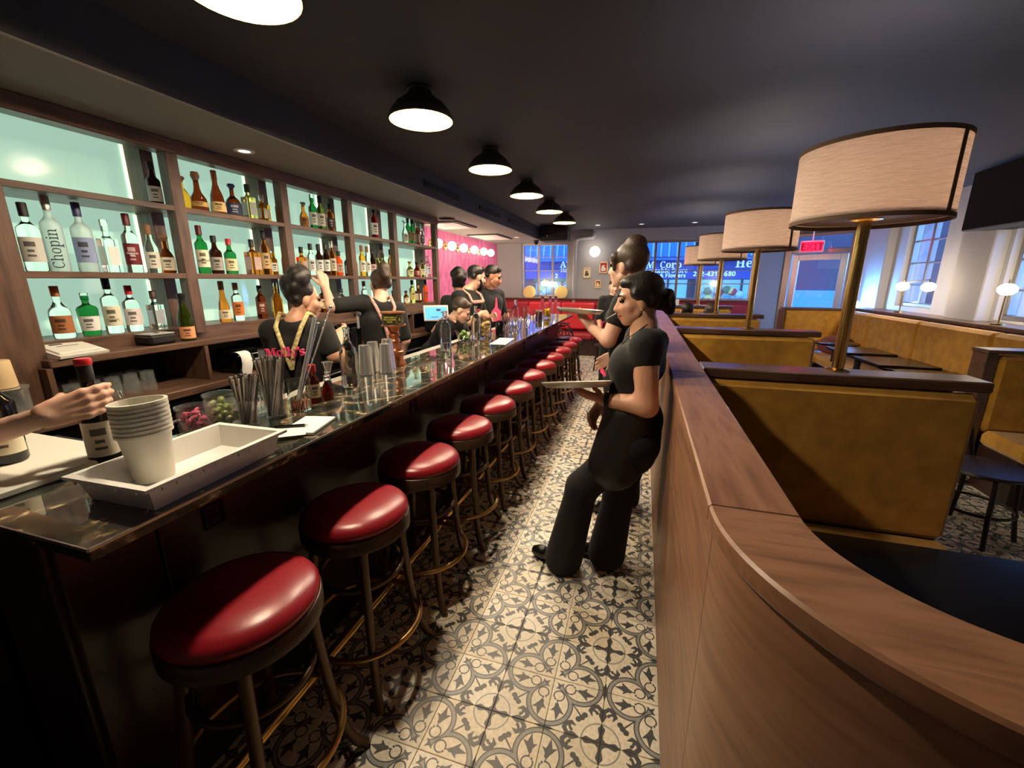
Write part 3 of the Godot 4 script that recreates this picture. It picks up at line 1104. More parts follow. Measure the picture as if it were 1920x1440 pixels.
func build_room():
	build_floor()
	# ceiling with the soffit over the bottle shelves
	setting("ceiling", S(Vector3(LEFT - 0.3, CEIL, BACK - 0.3), Vector3(RIGHT + 0.3, CEIL + 0.2, 2.9)), M.ceiling, "dark charcoal ceiling")
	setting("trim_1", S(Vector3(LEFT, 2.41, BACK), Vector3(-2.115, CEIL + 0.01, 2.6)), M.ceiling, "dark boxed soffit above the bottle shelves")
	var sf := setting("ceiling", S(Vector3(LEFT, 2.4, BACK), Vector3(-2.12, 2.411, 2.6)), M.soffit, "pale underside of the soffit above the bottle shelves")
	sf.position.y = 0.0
	# walls
	setting("wall_left", S(Vector3(LEFT - 0.3, -0.1, BACK - 0.3), Vector3(LEFT, CEIL + 0.05, 2.9)), M.pink_wall, "mottled pink wall behind the far end of the bar")
	setting("wall_front", S(Vector3(LEFT - 0.3, -0.1, 2.6), Vector3(RIGHT + 0.3, CEIL + 0.05, 2.9)), M.grey_wall, "wall behind the viewer")
	var wb := MB.new()
	var zb0 := BACK - 0.28
	for r in [[LEFT, -0.1, -2.72, 2.7], [-2.72, -0.1, -1.63, 1.216], [-2.72, 2.404, -1.63, 2.7], [-1.63, -0.1, -0.41, 2.7], [-0.41, -0.1, 2.08, 1.18], [-0.41, 2.404, 2.08, 2.7], [2.08, -0.1, 2.59, 2.7]]:
		span(wb, Vector3(r[0], r[1], zb0), Vector3(r[2], r[3], BACK))
	setting("wall_back", wb, M.grey_wall, "grey end wall with two street windows")
	var wr := MB.new()
	for r in [[-8.93, -0.1, -7.53, 2.7], [-7.53, -0.1, -6.7, 1.243], [-7.53, 2.404, -6.7, 2.7], [-6.7, -0.1, -5.65, 2.7], [-5.65, -0.1, -4.46, 1.2], [-5.65, 2.404, -4.46, 2.7], [-4.46, -0.1, 2.9, 2.7]]:
		span(wr, Vector3(RIGHT, r[1], r[0]), Vector3(RIGHT + 0.28, r[3], r[2]))
	setting("wall_right", wr, M.pale_wall, "pale wall along the street side")
	setting("trim_2", S(Vector3(RIGHT - 0.12, 0.0, -6.21), Vector3(RIGHT + 0.02, CEIL, -5.71), 0.01), M.pale_wall, "pale pilaster between the two street side windows")
	setting("trim_3", S(Vector3(RIGHT - 0.11, 0.0, -8.3), Vector3(RIGHT + 0.02, CEIL, -7.81), 0.01), M.pale_wall, "pale pilaster beside the entrance door")
	# black dropped bulkhead on the street side
	setting("trim_4", S(Vector3(3.12, 2.09, -5.81), Vector3(RIGHT, CEIL + 0.01, -1.0), 0.01), M.matte_black, "black dropped bulkhead on the street side")
	var steel = M.brushed
	glazed("window_1", "street window with three columns of panes behind the bar end", Transform3D(Basis.IDENTITY, Vector3(-2.72, 1.216, BACK - 0.1)), 1.09, 1.188, [0.36, 0.66], [0.25, 0.5, 0.75], steel)
	glazed("window_2", "wide street window behind the booths", Transform3D(Basis.IDENTITY, Vector3(-0.41, 1.18, BACK - 0.1)), 2.49, 1.224, [0.24, 0.425, 0.59, 0.77], [0.28, 0.5, 0.72], steel)
	glazed("window_3", "narrow street window with steel mullions beside the entrance", Transform3D(Basis(Vector3.UP, -PI / 2), Vector3(RIGHT + 0.1, 1.243, -7.53)), 0.83, 1.161, [0.5], [0.25, 0.5, 0.75], steel)
	glazed("window_4", "street window at the frame edge behind a globe lamp", Transform3D(Basis(Vector3.UP, -PI / 2), Vector3(RIGHT + 0.1, 1.2, -5.65)), 1.19, 1.204, [0.5], [0.25, 0.5, 0.75], steel)
	# entrance door in the cut corner
	var a := Vector3(2.59, 0, BACK)
	var b := Vector3(RIGHT, 0, -8.93)
	var dir := (b - a).normalized()
	var xf := Transform3D(Basis(dir, Vector3.UP, dir.cross(Vector3.UP)), a)
	var w := (b - a).length()
	var wd := MB.new()
	wd.box(Vector3(w / 2, 2.56, -0.1), Vector3(w + 0.3, 0.3, 0.2), 0.0, xf)
	setting("wall_corner", wd, M.grey_wall, "cut corner wall above the entrance door")
	var door := Node3D.new()
	door.name = numbered("door_1")
	add_child(door)
	door.transform = xf
	tag(door, "steel framed glass entrance door under the exit sign", "", "", "structure")
	for r in [[Vector3(0.0, 0, -0.06), Vector3(0.12, 2.42, 0.05)], [Vector3(w - 0.12, 0, -0.06), Vector3(w, 2.42, 0.05)], [Vector3(0.12, 2.07, -0.06), Vector3(w - 0.12, 2.15, 0.05)], [Vector3(0.12, 2.37, -0.06), Vector3(w - 0.12, 2.43, 0.05)]]:
		obj("door_frame", S(r[0], r[1], 0.006), M.brushed, door)
	obj("transom_pane", S(Vector3(0.12, 2.15, -0.02), Vector3(w - 0.12, 2.37, -0.012)), M.window_glass, door)
	for r in [[Vector3(0.14, 0.02, -0.02), Vector3(0.24, 2.06, 0.03)], [Vector3(w - 0.24, 0.02, -0.02), Vector3(w - 0.14, 2.06, 0.03)], [Vector3(0.24, 1.95, -0.02), Vector3(w - 0.24, 2.06, 0.03)], [Vector3(0.24, 0.02, -0.02), Vector3(w - 0.24, 0.3, 0.03)]]:
		obj("door_stile", S(r[0], r[1], 0.005), M.steel, door)
	obj("pane", S(Vector3(0.24, 0.3, 0.0), Vector3(w - 0.24, 1.95, 0.008)), M.window_glass, door)
	obj("push_bar", T([Vector3(0.24, 1.02, 0.08), Vector3(w - 0.24, 1.02, 0.08)], 0.014), M.steel, door)
	# small things of the ceiling
	for r in [[-4.0, -4.83], [-5.47, -6.33], [-6.73, -7.58]]:
		var v := thing("slot_diffuser", "black slot air diffuser in the soffit face, %s" % ("nearest the shelves" if r[0] > -5 else ("middle of the three" if r[0] > -6 else "farthest of the three")), "vent", Vector3(-2.111, 2.515, 0), 0, "slot diffusers in the soffit face")
		obj("frame", S(Vector3(-0.004, -0.03, r[1]), Vector3(0.006, 0.03, r[0]), 0.002), M.matte_black, v)
		for y in [-0.014, 0.0, 0.014]:
			obj("blade", S(Vector3(0.004, y - 0.002, r[1] + 0.02), Vector3(0.012, y + 0.002, r[0] - 0.02)), M.black, v)
	var hatch := thing("ceiling_grille", "square white ceiling air grille near the pink wall", "vent", Vector3(-2.85, 2.398, -7.95))
	obj("frame", B(Vector3(0, -0.006, 0), Vector3(0.6, 0.014, 0.9), 0.004), M.black, hatch)
	obj("plate", B(Vector3(0, -0.016, 0), Vector3(0.52, 0.012, 0.82), 0.004), M.white, hatch)
	var hatch2 := thing("ceiling_grille", "grey square ceiling air grille beside the shelf end", "vent", Vector3(-2.85, 2.398, -6.1))
	obj("frame", B(Vector3(0, -0.006, 0), Vector3(0.6, 0.014, 0.8), 0.004), M.black, hatch2)
	obj("plate", B(Vector3(0, -0.016, 0), Vector3(0.5, 0.012, 0.7), 0.004), M.white, hatch2)
	var sp := thing("ceiling_speaker", "dark round ceiling speaker at the end of the shelves", "speaker", Vector3(-2.6, 2.4, -5.52))
	obj("rim", L([[0.0, -0.02], [0.1, -0.018], [0.115, 0.0], [0.0, 0.0]], 24), M.black, sp)
	obj("grille", L([[0.0, -0.024], [0.085, -0.02], [0.0, -0.018]], 24), M.matte_black, sp)
	# air unit and camera dome by the far window
	var ac := thing("air_unit", "dark boxy air unit under the ceiling before the far window", "air unit", Vector3(-1.78, 2.5, -8.85))
	obj("body", B(Vector3(0, 0, 0), Vector3(0.56, 0.28, 0.45), 0.02), M.matte_black, ac)
	obj("louvre", B(Vector3(0, -0.09, 0.227), Vector3(0.54, 0.03, 0.02), 0.004), M.black, ac)
	obj("status_light", B(Vector3(-0.12, -0.05, 0.228), Vector3(0.02, 0.02, 0.01), 0.003), M.white, ac)
	var dome := thing("camera_dome", "small black camera dome under the soffit edge", "camera", Vector3(-2.2, 2.4, -8.95))
	obj("mount", L([[0, -0.03], [0.05, -0.03], [0.055, 0.0], [0, 0.0]], 16), M.black, dome)
	obj("dome", L([[0, -0.09], [0.03, -0.08], [0.045, -0.05], [0.045, -0.03]], 16), M.gloss_black, dome)
	# grey pipe in the back corner
	var pipe := thing("wall_pipe", "grey painted pipe with elbows running up the end wall", "pipe", Vector3(-1.48, 0, BACK + 0.07))
	obj("riser", T([Vector3(0, 0.8, 0), Vector3(0, 2.39, 0)], 0.04, 12), M.grey_wall, pipe)
	obj("elbow", T([Vector3(0, 2.37, 0), Vector3(0.005, 2.42, 0), Vector3(0.03, 2.46, 0), Vector3(0.09, 2.47, 0)], 0.049, 12), M.grey_wall, pipe)
	obj("run", T([Vector3(0.08, 2.47, 0), Vector3(0.34, 2.49, 0)], 0.04, 12), M.grey_wall, pipe)
	obj("elbow", T([Vector3(0.31, 2.49, 0), Vector3(0.36, 2.495, 0), Vector3(0.38, 2.52, 0), Vector3(0.385, 2.57, 0)], 0.049, 12), M.grey_wall, pipe)
	obj("drop", T([Vector3(0.385, 2.55, 0), Vector3(0.385, CEIL, 0)], 0.04, 12), M.grey_wall, pipe)
	# round wall lamp and pictures
	var rl := thing("wall_lamp", "round white glowing wall lamp above the framed pictures", "lamp", Vector3(-1.063, 2.194, BACK))
	var turn := Transform3D(Basis(Vector3.RIGHT, PI / 2), Vector3.ZERO)
	obj("back_plate", L([[0, 0], [0.09, 0], [0.09, 0.03], [0, 0.03]], 24, turn), M.white, rl)
	obj("lamp_disc", L([[0.112, 0.02], [0.112, 0.036], [0.095, 0.06], [0.0, 0.075]], 32, turn), M.disc_light, rl)
	omni(rl, Vector3(0, 0, 0.2), rgb(255, 240, 220), 0.12, 0.1)
	picture(Vector3(-1.215, 1.752, BACK), 0.155, 0.215, rgb(214, 206, 180), rgb(70, 66, 52), "cream framed black and cream print, leftmost of three pictures")
	picture(Vector3(-0.862, 1.863, BACK), 0.18, 0.235, rgb(160, 44, 46), rgb(214, 206, 206), "cream framed red and white print, highest of three pictures")
	picture(Vector3(-0.964, 1.51, BACK), 0.125, 0.17, rgb(120, 62, 44), rgb(226, 196, 140), "small cream framed reddish print, lowest of three pictures")


func picture(at, w, h, c1, c2, label):
	var p := thing("framed_picture", label, "picture", at, 0, "framed pictures on the end wall")
	for r in [[-w / 2, -h / 2, -w / 2 + 0.022, h / 2], [w / 2 - 0.022, -h / 2, w / 2, h / 2], [-w / 2, h / 2 - 0.022, w / 2, h / 2], [-w / 2, -h / 2, w / 2, -h / 2 + 0.022]]:
		obj("frame_rail", S(Vector3(r[0], r[1], 0), Vector3(r[2], r[3], 0.022), 0.003), M.frame_cream, p)
	obj("print", S(Vector3(-w / 2 + 0.02, -h / 2 + 0.02, 0.004), Vector3(w / 2 - 0.02, h / 2 - 0.02, 0.012)), mat(c1, 0.7), p)
	var m := MB.new()
	m.prism([Vector2(-w * 0.3, -h * 0.32), Vector2(w * 0.22, -h * 0.3), Vector2(w * 0.28, -h * 0.05), Vector2(w * 0.08, h * 0.02), Vector2(w * 0.12, h * 0.22), Vector2(-w * 0.2, h * 0.18), Vector2(-w * 0.28, -h * 0.08)], 0.002, Transform3D(Basis.IDENTITY, Vector3(0, 0, 0.012)))
	obj("printed_shape", m, mat(c2, 0.7), p)


# ---------------------------------------------------------------- lamps
func pendant(i: int, z: float):
	var ord = ["first", "second", "third", "fourth", "fifth", "sixth"][i]
	var p := thing("pendant_lamp", "black dome pendant lamp with gold inside, %s along the bar from the near end" % ord, "lamp", Vector3(-1.28, 2.48, z), 0, "dome pendants over the bar")
	var R := 0.18
	var out := [[R, 0.0], [R * 1.02, 0.012], [R * 0.92, 0.045], [R * 0.74, 0.085], [R * 0.52, 0.112], [R * 0.4, 0.128], [R * 0.36, 0.15], [R * 0.36, 0.165], [0.0, 0.165]]
	obj("shade", L(out, 32), M.shade_black, p)
	var inn := []
	for q in [[R * 0.34, 0.124], [R * 0.5, 0.107], [R * 0.72, 0.08], [R * 0.9, 0.042], [R, 0.0]]:
		inn.append([q[0] - 0.003, q[1]])
	inn.push_front([0.0, 0.125])
	# inner lining: profile runs down, so its faces look inwards
	obj("lining", L(inn, 32), M.gold_inside, p)
	obj("collar", L([[R * 0.37, 0.148], [R * 0.4, 0.152], [R * 0.4, 0.16], [R * 0.37, 0.164]], 24), M.shade_black, p)
	var b := MB.new()
	b.ball(Vector3(0, 0.055, 0), Vector3(0.048, 0.045, 0.048), 16)
	obj("light_bulb", b, M.bulb, p)
	omni(p, Vector3(0, 0.055, 0), rgb(255, 236, 206), PEND, 0.045)


func downlight(at: Vector3, label, e, c = Color(1.0, 0.86, 0.7)):
	var d := thing("downlight", label, "downlight", at, 0, "recessed ceiling downlights")
	obj("trim_ring", L([[0.035, -0.004], [0.055, -0.005], [0.06, 0.0], [0.035, 0.0]], 24), M.white, d)
	obj("light_disc", L([[0.0, -0.003], [0.036, -0.003], [0.036, 0.0]], 24), M.disc_light, d)
	spot(d, Vector3(0, -0.015, 0), c, e, 55.0, 0.03)


func booth_lamp(z: float, label):
	var p := thing("booth_lamp", label, "lamp", Vector3(0.885, 1.19, z), 0, "drum lamps on the booth backs")
	obj("base", L([[0.05, 0.0], [0.05, 0.008], [0.03, 0.014], [0.0, 0.014]], 24), M.brass, p)
	obj("pole", T([Vector3(0, 0.005, 0), Vector3(0, 0.68, 0)], 0.024, 16), M.brass, p)
	var R := 0.272
	var y0 := 0.65
	var y1 := 0.935
	var sh := MB.new()
	sh.lathe([[R, y0], [R, y1]], 56)
	sh.lathe([[R - 0.004, y1], [R - 0.004, y0]], 56)
	obj("lamp_shade", sh, M.linen, p)
	for y in [y0, y1]:
		obj("shade_rim", L([[R - 0.005, y - 0.008], [R + 0.003, y - 0.008], [R + 0.003, y + 0.008], [R - 0.005, y + 0.008], [R - 0.005, y - 0.008]], 56), M.linen_trim, p)
	var ang := deg_to_rad(52.0)
	var sx := Transform3D(Basis(Vector3.UP, -ang), Vector3.ZERO)
	obj("seam_band", B(Vector3(R + 0.0015, (y0 + y1) / 2, 0), Vector3(0.003, y1 - y0, 0.024), 0.001, sx), M.linen_trim, p)
	obj("diffuser", L([[0.055, y0 + 0.012], [R - 0.006, y0 + 0.012], [R - 0.006, y0 + 0.018], [0.055, y0 + 0.018], [0.055, y0 + 0.012]], 48), M.diffuser, p)
	obj("diffuser_ring", L([[0.05, y0 + 0.008], [0.06, y0 + 0.008], [0.06, y0 + 0.02], [0.05, y0 + 0.02], [0.05, y0 + 0.008]], 32), M.brass, p)
	var b := MB.new()
	b.ball(Vector3(0, y0 + 0.12, 0), Vector3(0.04, 0.05, 0.04), 14)
	obj("light_bulb", b, M.bulb_soft, p)
	omni(p, Vector3(0, y0 + 0.12, 0), rgb(255, 246, 236), DRUM, 0.05)


func sconce(i: int, z: float):
	var where = "nearest the bottle shelves" if i == 0 else ("farthest from the shelves" if i == 5 else ["", "second", "third", "fourth", "fifth"][i] + " from the bottle shelves")
	var s := thing("globe_sconce", "white globe wall sconce on the pink wall, " + where, "sconce", Vector3(LEFT, 2.16, z), 0, "globe sconces on the pink wall")
	var turn := Transform3D(Basis(Vector3.FORWARD, PI / 2), Vector3.ZERO)
	obj("back_plate", L([[0, 0], [0.07, 0.0], [0.07, 0.014], [0, 0.016]], 20, turn), M.brass, s)
	obj("arm", T([Vector3(0.01, 0, 0), Vector3(0.07, 0, 0)], 0.012), M.brass, s)
	var b := MB.new()
	b.ball(Vector3(0.135, 0, 0), Vector3(0.075, 0.075, 0.075), 20)
	obj("globe", b, M.globe, s)
	omni(s, Vector3(0.135, 0, 0), rgb(255, 226, 190), SCONCE, 0.07)


# ---------------------------------------------------------------- bar and shelves
const BX0 := -1.545
const BX1 := -1.04
const BZ0 := -0.465
const BZ1 := -6.75
const BY := 1.07


func build_bar():
	var bar := thing("bar_counter", "long bar counter with dark veined marble top and dark wood front", "bar counter")
	obj("marble_top", S(Vector3(BX0, BY - 0.032, BZ1), Vector3(BX1, BY, BZ0), 0.002), M.marble, bar)
	obj("core", S(Vector3(-1.53, 0.0, BZ1 + 0.05), Vector3(-1.29, BY - 0.032, BZ0 - 0.05)), M.bar_wood, bar)
	var zs := [BZ0 - 0.04, -0.72, -3.2, -5.68, BZ1 + 0.04]
	for i in 4:
		obj("front_panel", S(Vector3(-1.292, 0.12, zs[i + 1] + 0.004), Vector3(-1.27, BY - 0.034, zs[i] - 0.004), 0.003), M.bar_wood, bar)
	obj("plinth", S(Vector3(-1.31, 0.0, BZ1 + 0.06), Vector3(-1.285, 0.12, BZ0 - 0.06)), M.black, bar)
	obj("end_panel", S(Vector3(-1.53, 0.0, BZ0 - 0.05), Vector3(-1.29, BY - 0.034, BZ0 - 0.03), 0.003), M.bar_wood, bar)
	for z in [-0.88, -2.14, -3.4, -4.65, -5.88]:
		var ou := obj("outlet", B(Vector3(-1.266, 0.87, z), Vector3(0.008, 0.075, 0.07), 0.002), M.gloss_black, bar)
		for y in [-0.017, 0.017]:
			obj("socket", B(Vector3(-1.261, 0.87 + y, z), Vector3(0.004, 0.02, 0.03), 0.001), M.matte_black, ou)
	var rail := obj("foot_rail", T([Vector3(-1.06, 0.19, BZ1 + 0.1), Vector3(-1.06, 0.19, BZ0 + 0.02)], 0.022, 14), M.brass, bar)
	for i in 6:
		var z := BZ0 - 0.5 - i * 1.2
		obj("bracket", T([Vector3(-1.27, 0.1, z), Vector3(-1.15, 0.1, z), Vector3(-1.08, 0.12, z), Vector3(-1.06, 0.17, z)], 0.012, 10), M.brass, rail)
	obj("edge_trim", S(Vector3(BX1 - 0.002, BY - 0.008, BZ1), Vector3(BX1 + 0.002, BY + 0.0006, BZ0), 0.001), M.steel, bar)
	obj("edge_trim", S(Vector3(BX0, BY - 0.008, BZ0 - 0.002), Vector3(BX1, BY + 0.0006, BZ0 + 0.002), 0.001), M.steel, bar)
	# steel drip ledge on the bartender side
	obj("steel_ledge", S(Vector3(-1.655, BY - 0.05, BZ1), Vector3(BX0 - 0.002, BY - 0.012, -1.3), 0.004), M.ledge, bar)
	obj("work_shelf", S(Vector3(-1.63, 0.8, BZ1), Vector3(-1.53, 0.83, -1.0), 0.004), M.brushed, bar)
	# cutting board on the service end
	var st := thing("service_station", "dark steel service station at the near end behind the bar", "station", Vector3(0, 0, 0))
	obj("cabinet", S(Vector3(-1.94, 0.05, -0.86), Vector3(-1.56, 1.035, 0.1), 0.005), M.gloss_black, st)
	obj("top", S(Vector3(-1.96, 1.035, -0.88), Vector3(-1.548, 1.066, 0.12), 0.004), M.black, st)
	tag(obj("cutting_board", S(Vector3(-2.0, 1.071, -0.825), Vector3(-1.48, 1.093, -0.15), 0.005), M.poly_board), "large white cutting board on the service station", "cutting board")


func stool_proto() -> Node3D:
	var s := thing("bar_stool", "", "stool", Vector3.ZERO, 0, "red leather bar stools along the counter")
	obj("seat_cushion", L([[0.0, 0.70], [0.19, 0.70], [0.201, 0.710], [0.201, 0.726], [0.19, 0.742], [0.162, 0.755], [0.11, 0.764], [0.05, 0.768], [0.0, 0.768]], 40), M.red_leather, s)
	obj("seat_band", L([[0.0, 0.645], [0.198, 0.645], [0.206, 0.65], [0.206, 0.7], [0.2, 0.706], [0.18, 0.706]], 40), M.bronze_band, s)
	for i in 4:
		var a := PI / 4 + i * PI / 2
		var d := Vector3(cos(a), 0, sin(a))
		var pts := []
		for q in [[0.160, 0.66], [0.172, 0.5], [0.186, 0.35], [0.203, 0.2], [0.225, 0.1], [0.252, 0.04], [0.282, 0.012]]:
			pts.append(d * q[0] + Vector3(0, q[1], 0))
		obj("leg", T(pts, [0.0175, 0.0175, 0.0172, 0.017, 0.017, 0.0168, 0.0165], 10), M.bronze, s)
	for q in [[0.158, 0.47, 0.011], [0.222, 0.22, 0.012]]:
		var ring := []
		for i in 36:
			var a := TAU * i / 36.0
			ring.append(Vector3(cos(a) * q[0], q[1], sin(a) * q[0]))
		obj("foot_ring", T(ring, q[2], 8, true), M.bronze_bright if q[1] < 0.3 else M.bronze, s)
	return s


func build_stools():
	var names := ["nearest the viewer", "second", "third", "fourth", "fifth", "sixth", "seventh", "eighth", "ninth", "tenth", "eleventh", "twelfth"]
	var s0 := stool_proto()
	for i in 12:
		var lab = "round red leather bar stool " + (names[i] if i == 0 else names[i] + " from the near end of the bar")
		var at := Vector3(-1.025, 0, -0.745 - i * 0.505)
		if i == 0:
			s0.position = at
			s0.set_meta("label", lab)
		else:
			copy(s0, at, lab, [0.03, -0.05, 0.02, 0.06, -0.03][i % 5])


const POSTS := [-1.235, -2.015, -2.84, -3.62, -4.39, -5.40]
const LEVELS := [1.31, 1.64, 2.03]


func build_shelves():
	var u := thing("back_bar_shelving", "dark walnut bottle shelving with glowing pale green back panels", "shelving")
	for i in 6:
		var z: float = POSTS[i]
		var w := 0.07
		if i == 0:
			obj("side_panel", S(Vector3(-3.06, 0.0, z), Vector3(-2.66, 2.395, z + 0.85), 0.004), M.shelf_wood_upright, u)
			continue
		obj("front_post", S(Vector3(-2.77, 1.27, z - w / 2), Vector3(-2.7, 2.33, z + w / 2), 0.003), M.shelf_wood_upright, u)
		obj("rear_post", S(Vector3(-3.04, 1.27, z - w / 2), Vector3(-2.9, 2.398, z + w / 2), 0.003), M.shelf_wood_upright, u)
	for i in 5:
		var za: float = POSTS[i] - (0.035 if i > 0 else 0.0)
		var zb: float = POSTS[i + 1] + 0.035
		for k in [1, 2]:
			obj("shelf", S(Vector3(-3.035, LEVELS[k] - 0.032, zb - 0.035), Vector3(-2.702, LEVELS[k], za + (0.035 if i > 0 else 0.0)), 0.003), M.shelf_wood, u)
		var p := obj("light_panel", S(Vector3(-3.06, 1.29, zb - 0.03), Vector3(-3.04, 2.398, za + 0.03)), M.panel_glow, u)
		for yy in [[1.315, 1.6], [1.65, 1.99], [2.04, 2.39]]:
			obj("light_strip", S(Vector3(-3.04, yy[0], zb + 0.0), Vector3(-3.03, yy[1], zb + 0.012)), M.led, p)
		var al := AreaLight3D.new()
		al.name = "panel_area_light"
		al.area_size = Vector2(absf(za - zb) - 0.06, 0.96)
		al.light_color = rgb(214, 246, 222)
		al.light_energy = PANEL
		al.shadow_enabled = true
		u.add_child(al, true)
		al.position = Vector3(-3.036, 1.815, (za + zb) / 2)
		al.rotation.y = -PI / 2
	obj("top_rail", S(Vector3(-2.79, 2.32, POSTS[5] - 0.035), Vector3(-2.69, 2.398, POSTS[0]), 0.004), M.shelf_wood, u)
	obj("riser", S(Vector3(-3.05, 1.2, POSTS[5] - 0.035), Vector3(-2.74, LEVELS[0], POSTS[0]), 0.004), M.shelf_wood, u)
	obj("ledge", S(Vector3(-2.99, 1.2, POSTS[5] - 0.1), Vector3(-2.6, 1.238, POSTS[0] + 0.03), 0.005), M.shelf_wood, u)
	obj("lower_counter", S(Vector3(-3.0, 0.94, POSTS[5] - 0.1), Vector3(-2.5, 0.985, POSTS[0] + 0.3), 0.005), M.shelf_wood, u)
	obj("niche_back", S(Vector3(-3.02, 0.985, POSTS[5] - 0.1), Vector3(-2.98, 1.2, POSTS[0] + 0.3)), M.matte_black, u)
	for z in [-1.2, -1.95, -2.9, -3.7, -4.5, -5.3]:
		obj("niche_divider", S(Vector3(-2.98, 0.985, z - 0.012), Vector3(-2.6, 1.2, z + 0.012), 0.002), M.shelf_wood_upright, u)
	for i in 6:
		var z0 := -1.0 - i * 0.75
		var d := obj("cabinet_door", S(Vector3(-2.54, 0.1, z0 - 0.74), Vector3(-2.52, 0.93, z0), 0.004), M.gloss_black, u)
		obj("handle", T([Vector3(-2.5, 0.82, z0 - 0.68), Vector3(-2.49, 0.82, z0 - 0.6), Vector3(-2.49, 0.82, z0 - 0.15), Vector3(-2.5, 0.82, z0 - 0.08)], 0.008, 8), M.brushed, d)
	obj("carcass", S(Vector3(-3.0, 0.0, POSTS[5] - 0.1), Vector3(-2.55, 0.94, POSTS[0] + 0.3)), M.matte_black, u)
	# low back counter that goes on past the shelves
	var c := thing("back_counter", "dark back counter past the end of the shelves under the pink wall", "counter", Vector3(-2.95, 0, -7.3))
	obj("top", B(Vector3(0.05, 1.0, 0.4), Vector3(0.75, 0.04, 2.7), 0.005), M.shelf_wood, c)
	obj("cabinet", B(Vector3(0.02, 0.49, 0.4), Vector3(0.66, 0.98, 2.6), 0.005), M.gloss_black, c)


# ---------------------------------------------------------------- divider and booths
const DH := 1.185
const DX0 := 0.148
const DX1 := 0.303


func build_divider():
	var d := thing("booth_divider", "long waist-high walnut divider curving round at the near end", "divider")
	var cx := 0.552
	var cz := -0.80
	var ro := cx - DX0
	var ri := cx - DX1
	# straight run: panels with open seams, cap boards
	var seams := [-0.80, -2.31, -3.82, -5.33, -6.84, -8.3]
	for i in 5:
		obj("panel", S(Vector3(DX0 + 0.012, 0.06, seams[i + 1] + 0.002), Vector3(DX0 + 0.032, DH - 0.04, seams[i] - 0.002), 0.002), M.walnut, d)
		obj("inner_panel", S(Vector3(DX1 - 0.03, 0.06, seams[i + 1] + 0.002), Vector3(DX1 - 0.012, DH - 0.04, seams[i] - 0.002), 0.002), M.walnut, d)
	obj("core", S(Vector3(DX0 + 0.03, 0.0, -8.3), Vector3(DX1 - 0.03, DH - 0.04, -0.8)), M.matte_black, d)
	var caps := [-0.80, -2.08, -3.5, -5.0, -6.6, -8.31]
	for i in 5:
		obj("cap_board", S(Vector3(DX0, DH - 0.038, caps[i + 1] + 0.0008), Vector3(DX1, DH, caps[i] - 0.0008), 0.005), M.walnut, d)
	# curved end
	var fm := MB.new()
	var im := MB.new()
	var cap := MB.new()
	var ss := 28
	var prow := [[], []]
	var irow := [[], []]
	for i in ss + 1:
		var a := PI - (PI / 2) * i / ss
		var dv := Vector3(cos(a), 0, sin(a))
		var c0 := Vector3(cx, 0, cz)
		prow[0].append(c0 + dv * (ro - 0.012) + Vector3(0, 0.06, 0))
		prow[1].append(c0 + dv * (ro - 0.012) + Vector3(0, DH - 0.036, 0))
		irow[0].append(c0 + dv * (ri + 0.012) + Vector3(0, 0.06, 0))
		irow[1].append(c0 + dv * (ri + 0.012) + Vector3(0, DH - 0.036, 0))
	for r in prow:
		r.append(Vector3(2.4, r[0].y, cz + ro - 0.012))
	for r in irow:
		r.append(Vector3(2.4, r[0].y, cz + ri + 0.012))
	fm.sheet(prow, true)
	im.sheet(irow, false)
	obj("curved_panel", fm, M.walnut_wrap, d)
	obj("curved_inner_panel", im, M.walnut_wrap, d)
	# cap of the curve: rounded section swept round
	var sec := [[ro - 0.002, DH - 0.038], [ro, DH - 0.033], [ro, DH - 0.005], [ro - 0.005, DH], [ri + 0.005, DH], [ri, DH - 0.005], [ri, DH - 0.033], [ri + 0.002, DH - 0.038]]
	for k in sec.size():
		var p0 = sec[k]
		var p1 = sec[(k + 1) % sec.size()]
		var rows := [[], []]
		for i in ss + 2:
			var a := PI - (PI / 2) * mini(i, ss) / ss
			var dv := Vector3(cos(a), 0, sin(a))
			var ex := Vector3(1.85, 0, 0) if i == ss + 1 else Vector3.ZERO
			rows[0].append(Vector3(cx, p0[1], cz) + dv * p0[0] + ex)
			rows[1].append(Vector3(cx, p1[1], cz) + dv * p1[0] + ex)
		cap.sheet(rows, false)
	obj("curved_cap", cap, M.walnut_across, d)
	# booths
	var zs := [-2.27, -4.09, -5.86, -7.75]
	var nm := ["nearest", "second", "third", "farthest"]
	for i in 4:
		booth(zs[i], nm[i])
		booth_lamp(zs[i], "brass pole lamp with beige linen drum shade on the %s booth back" % nm[i])
	for i in 4:
		var z: float = [-1.2, -3.18, -4.97, -6.8][i]
		var t := thing("booth_table", "glossy black booth table, %s along the divider" % nm[i], "table", Vector3(0.32, 0, z), 0, "black booth tables")
		obj("top", B(Vector3(0.5, 0.735, 0), Vector3(1.0, 0.03, 0.72), 0.006), M.table_black, t)
		obj("post", T([Vector3(0.55, 0.03, 0), Vector3(0.55, 0.72, 0)], 0.04, 14), M.black, t)
		obj("foot", B(Vector3(0.55, 0.015, 0), Vector3(0.5, 0.03, 0.42), 0.008), M.black, t)


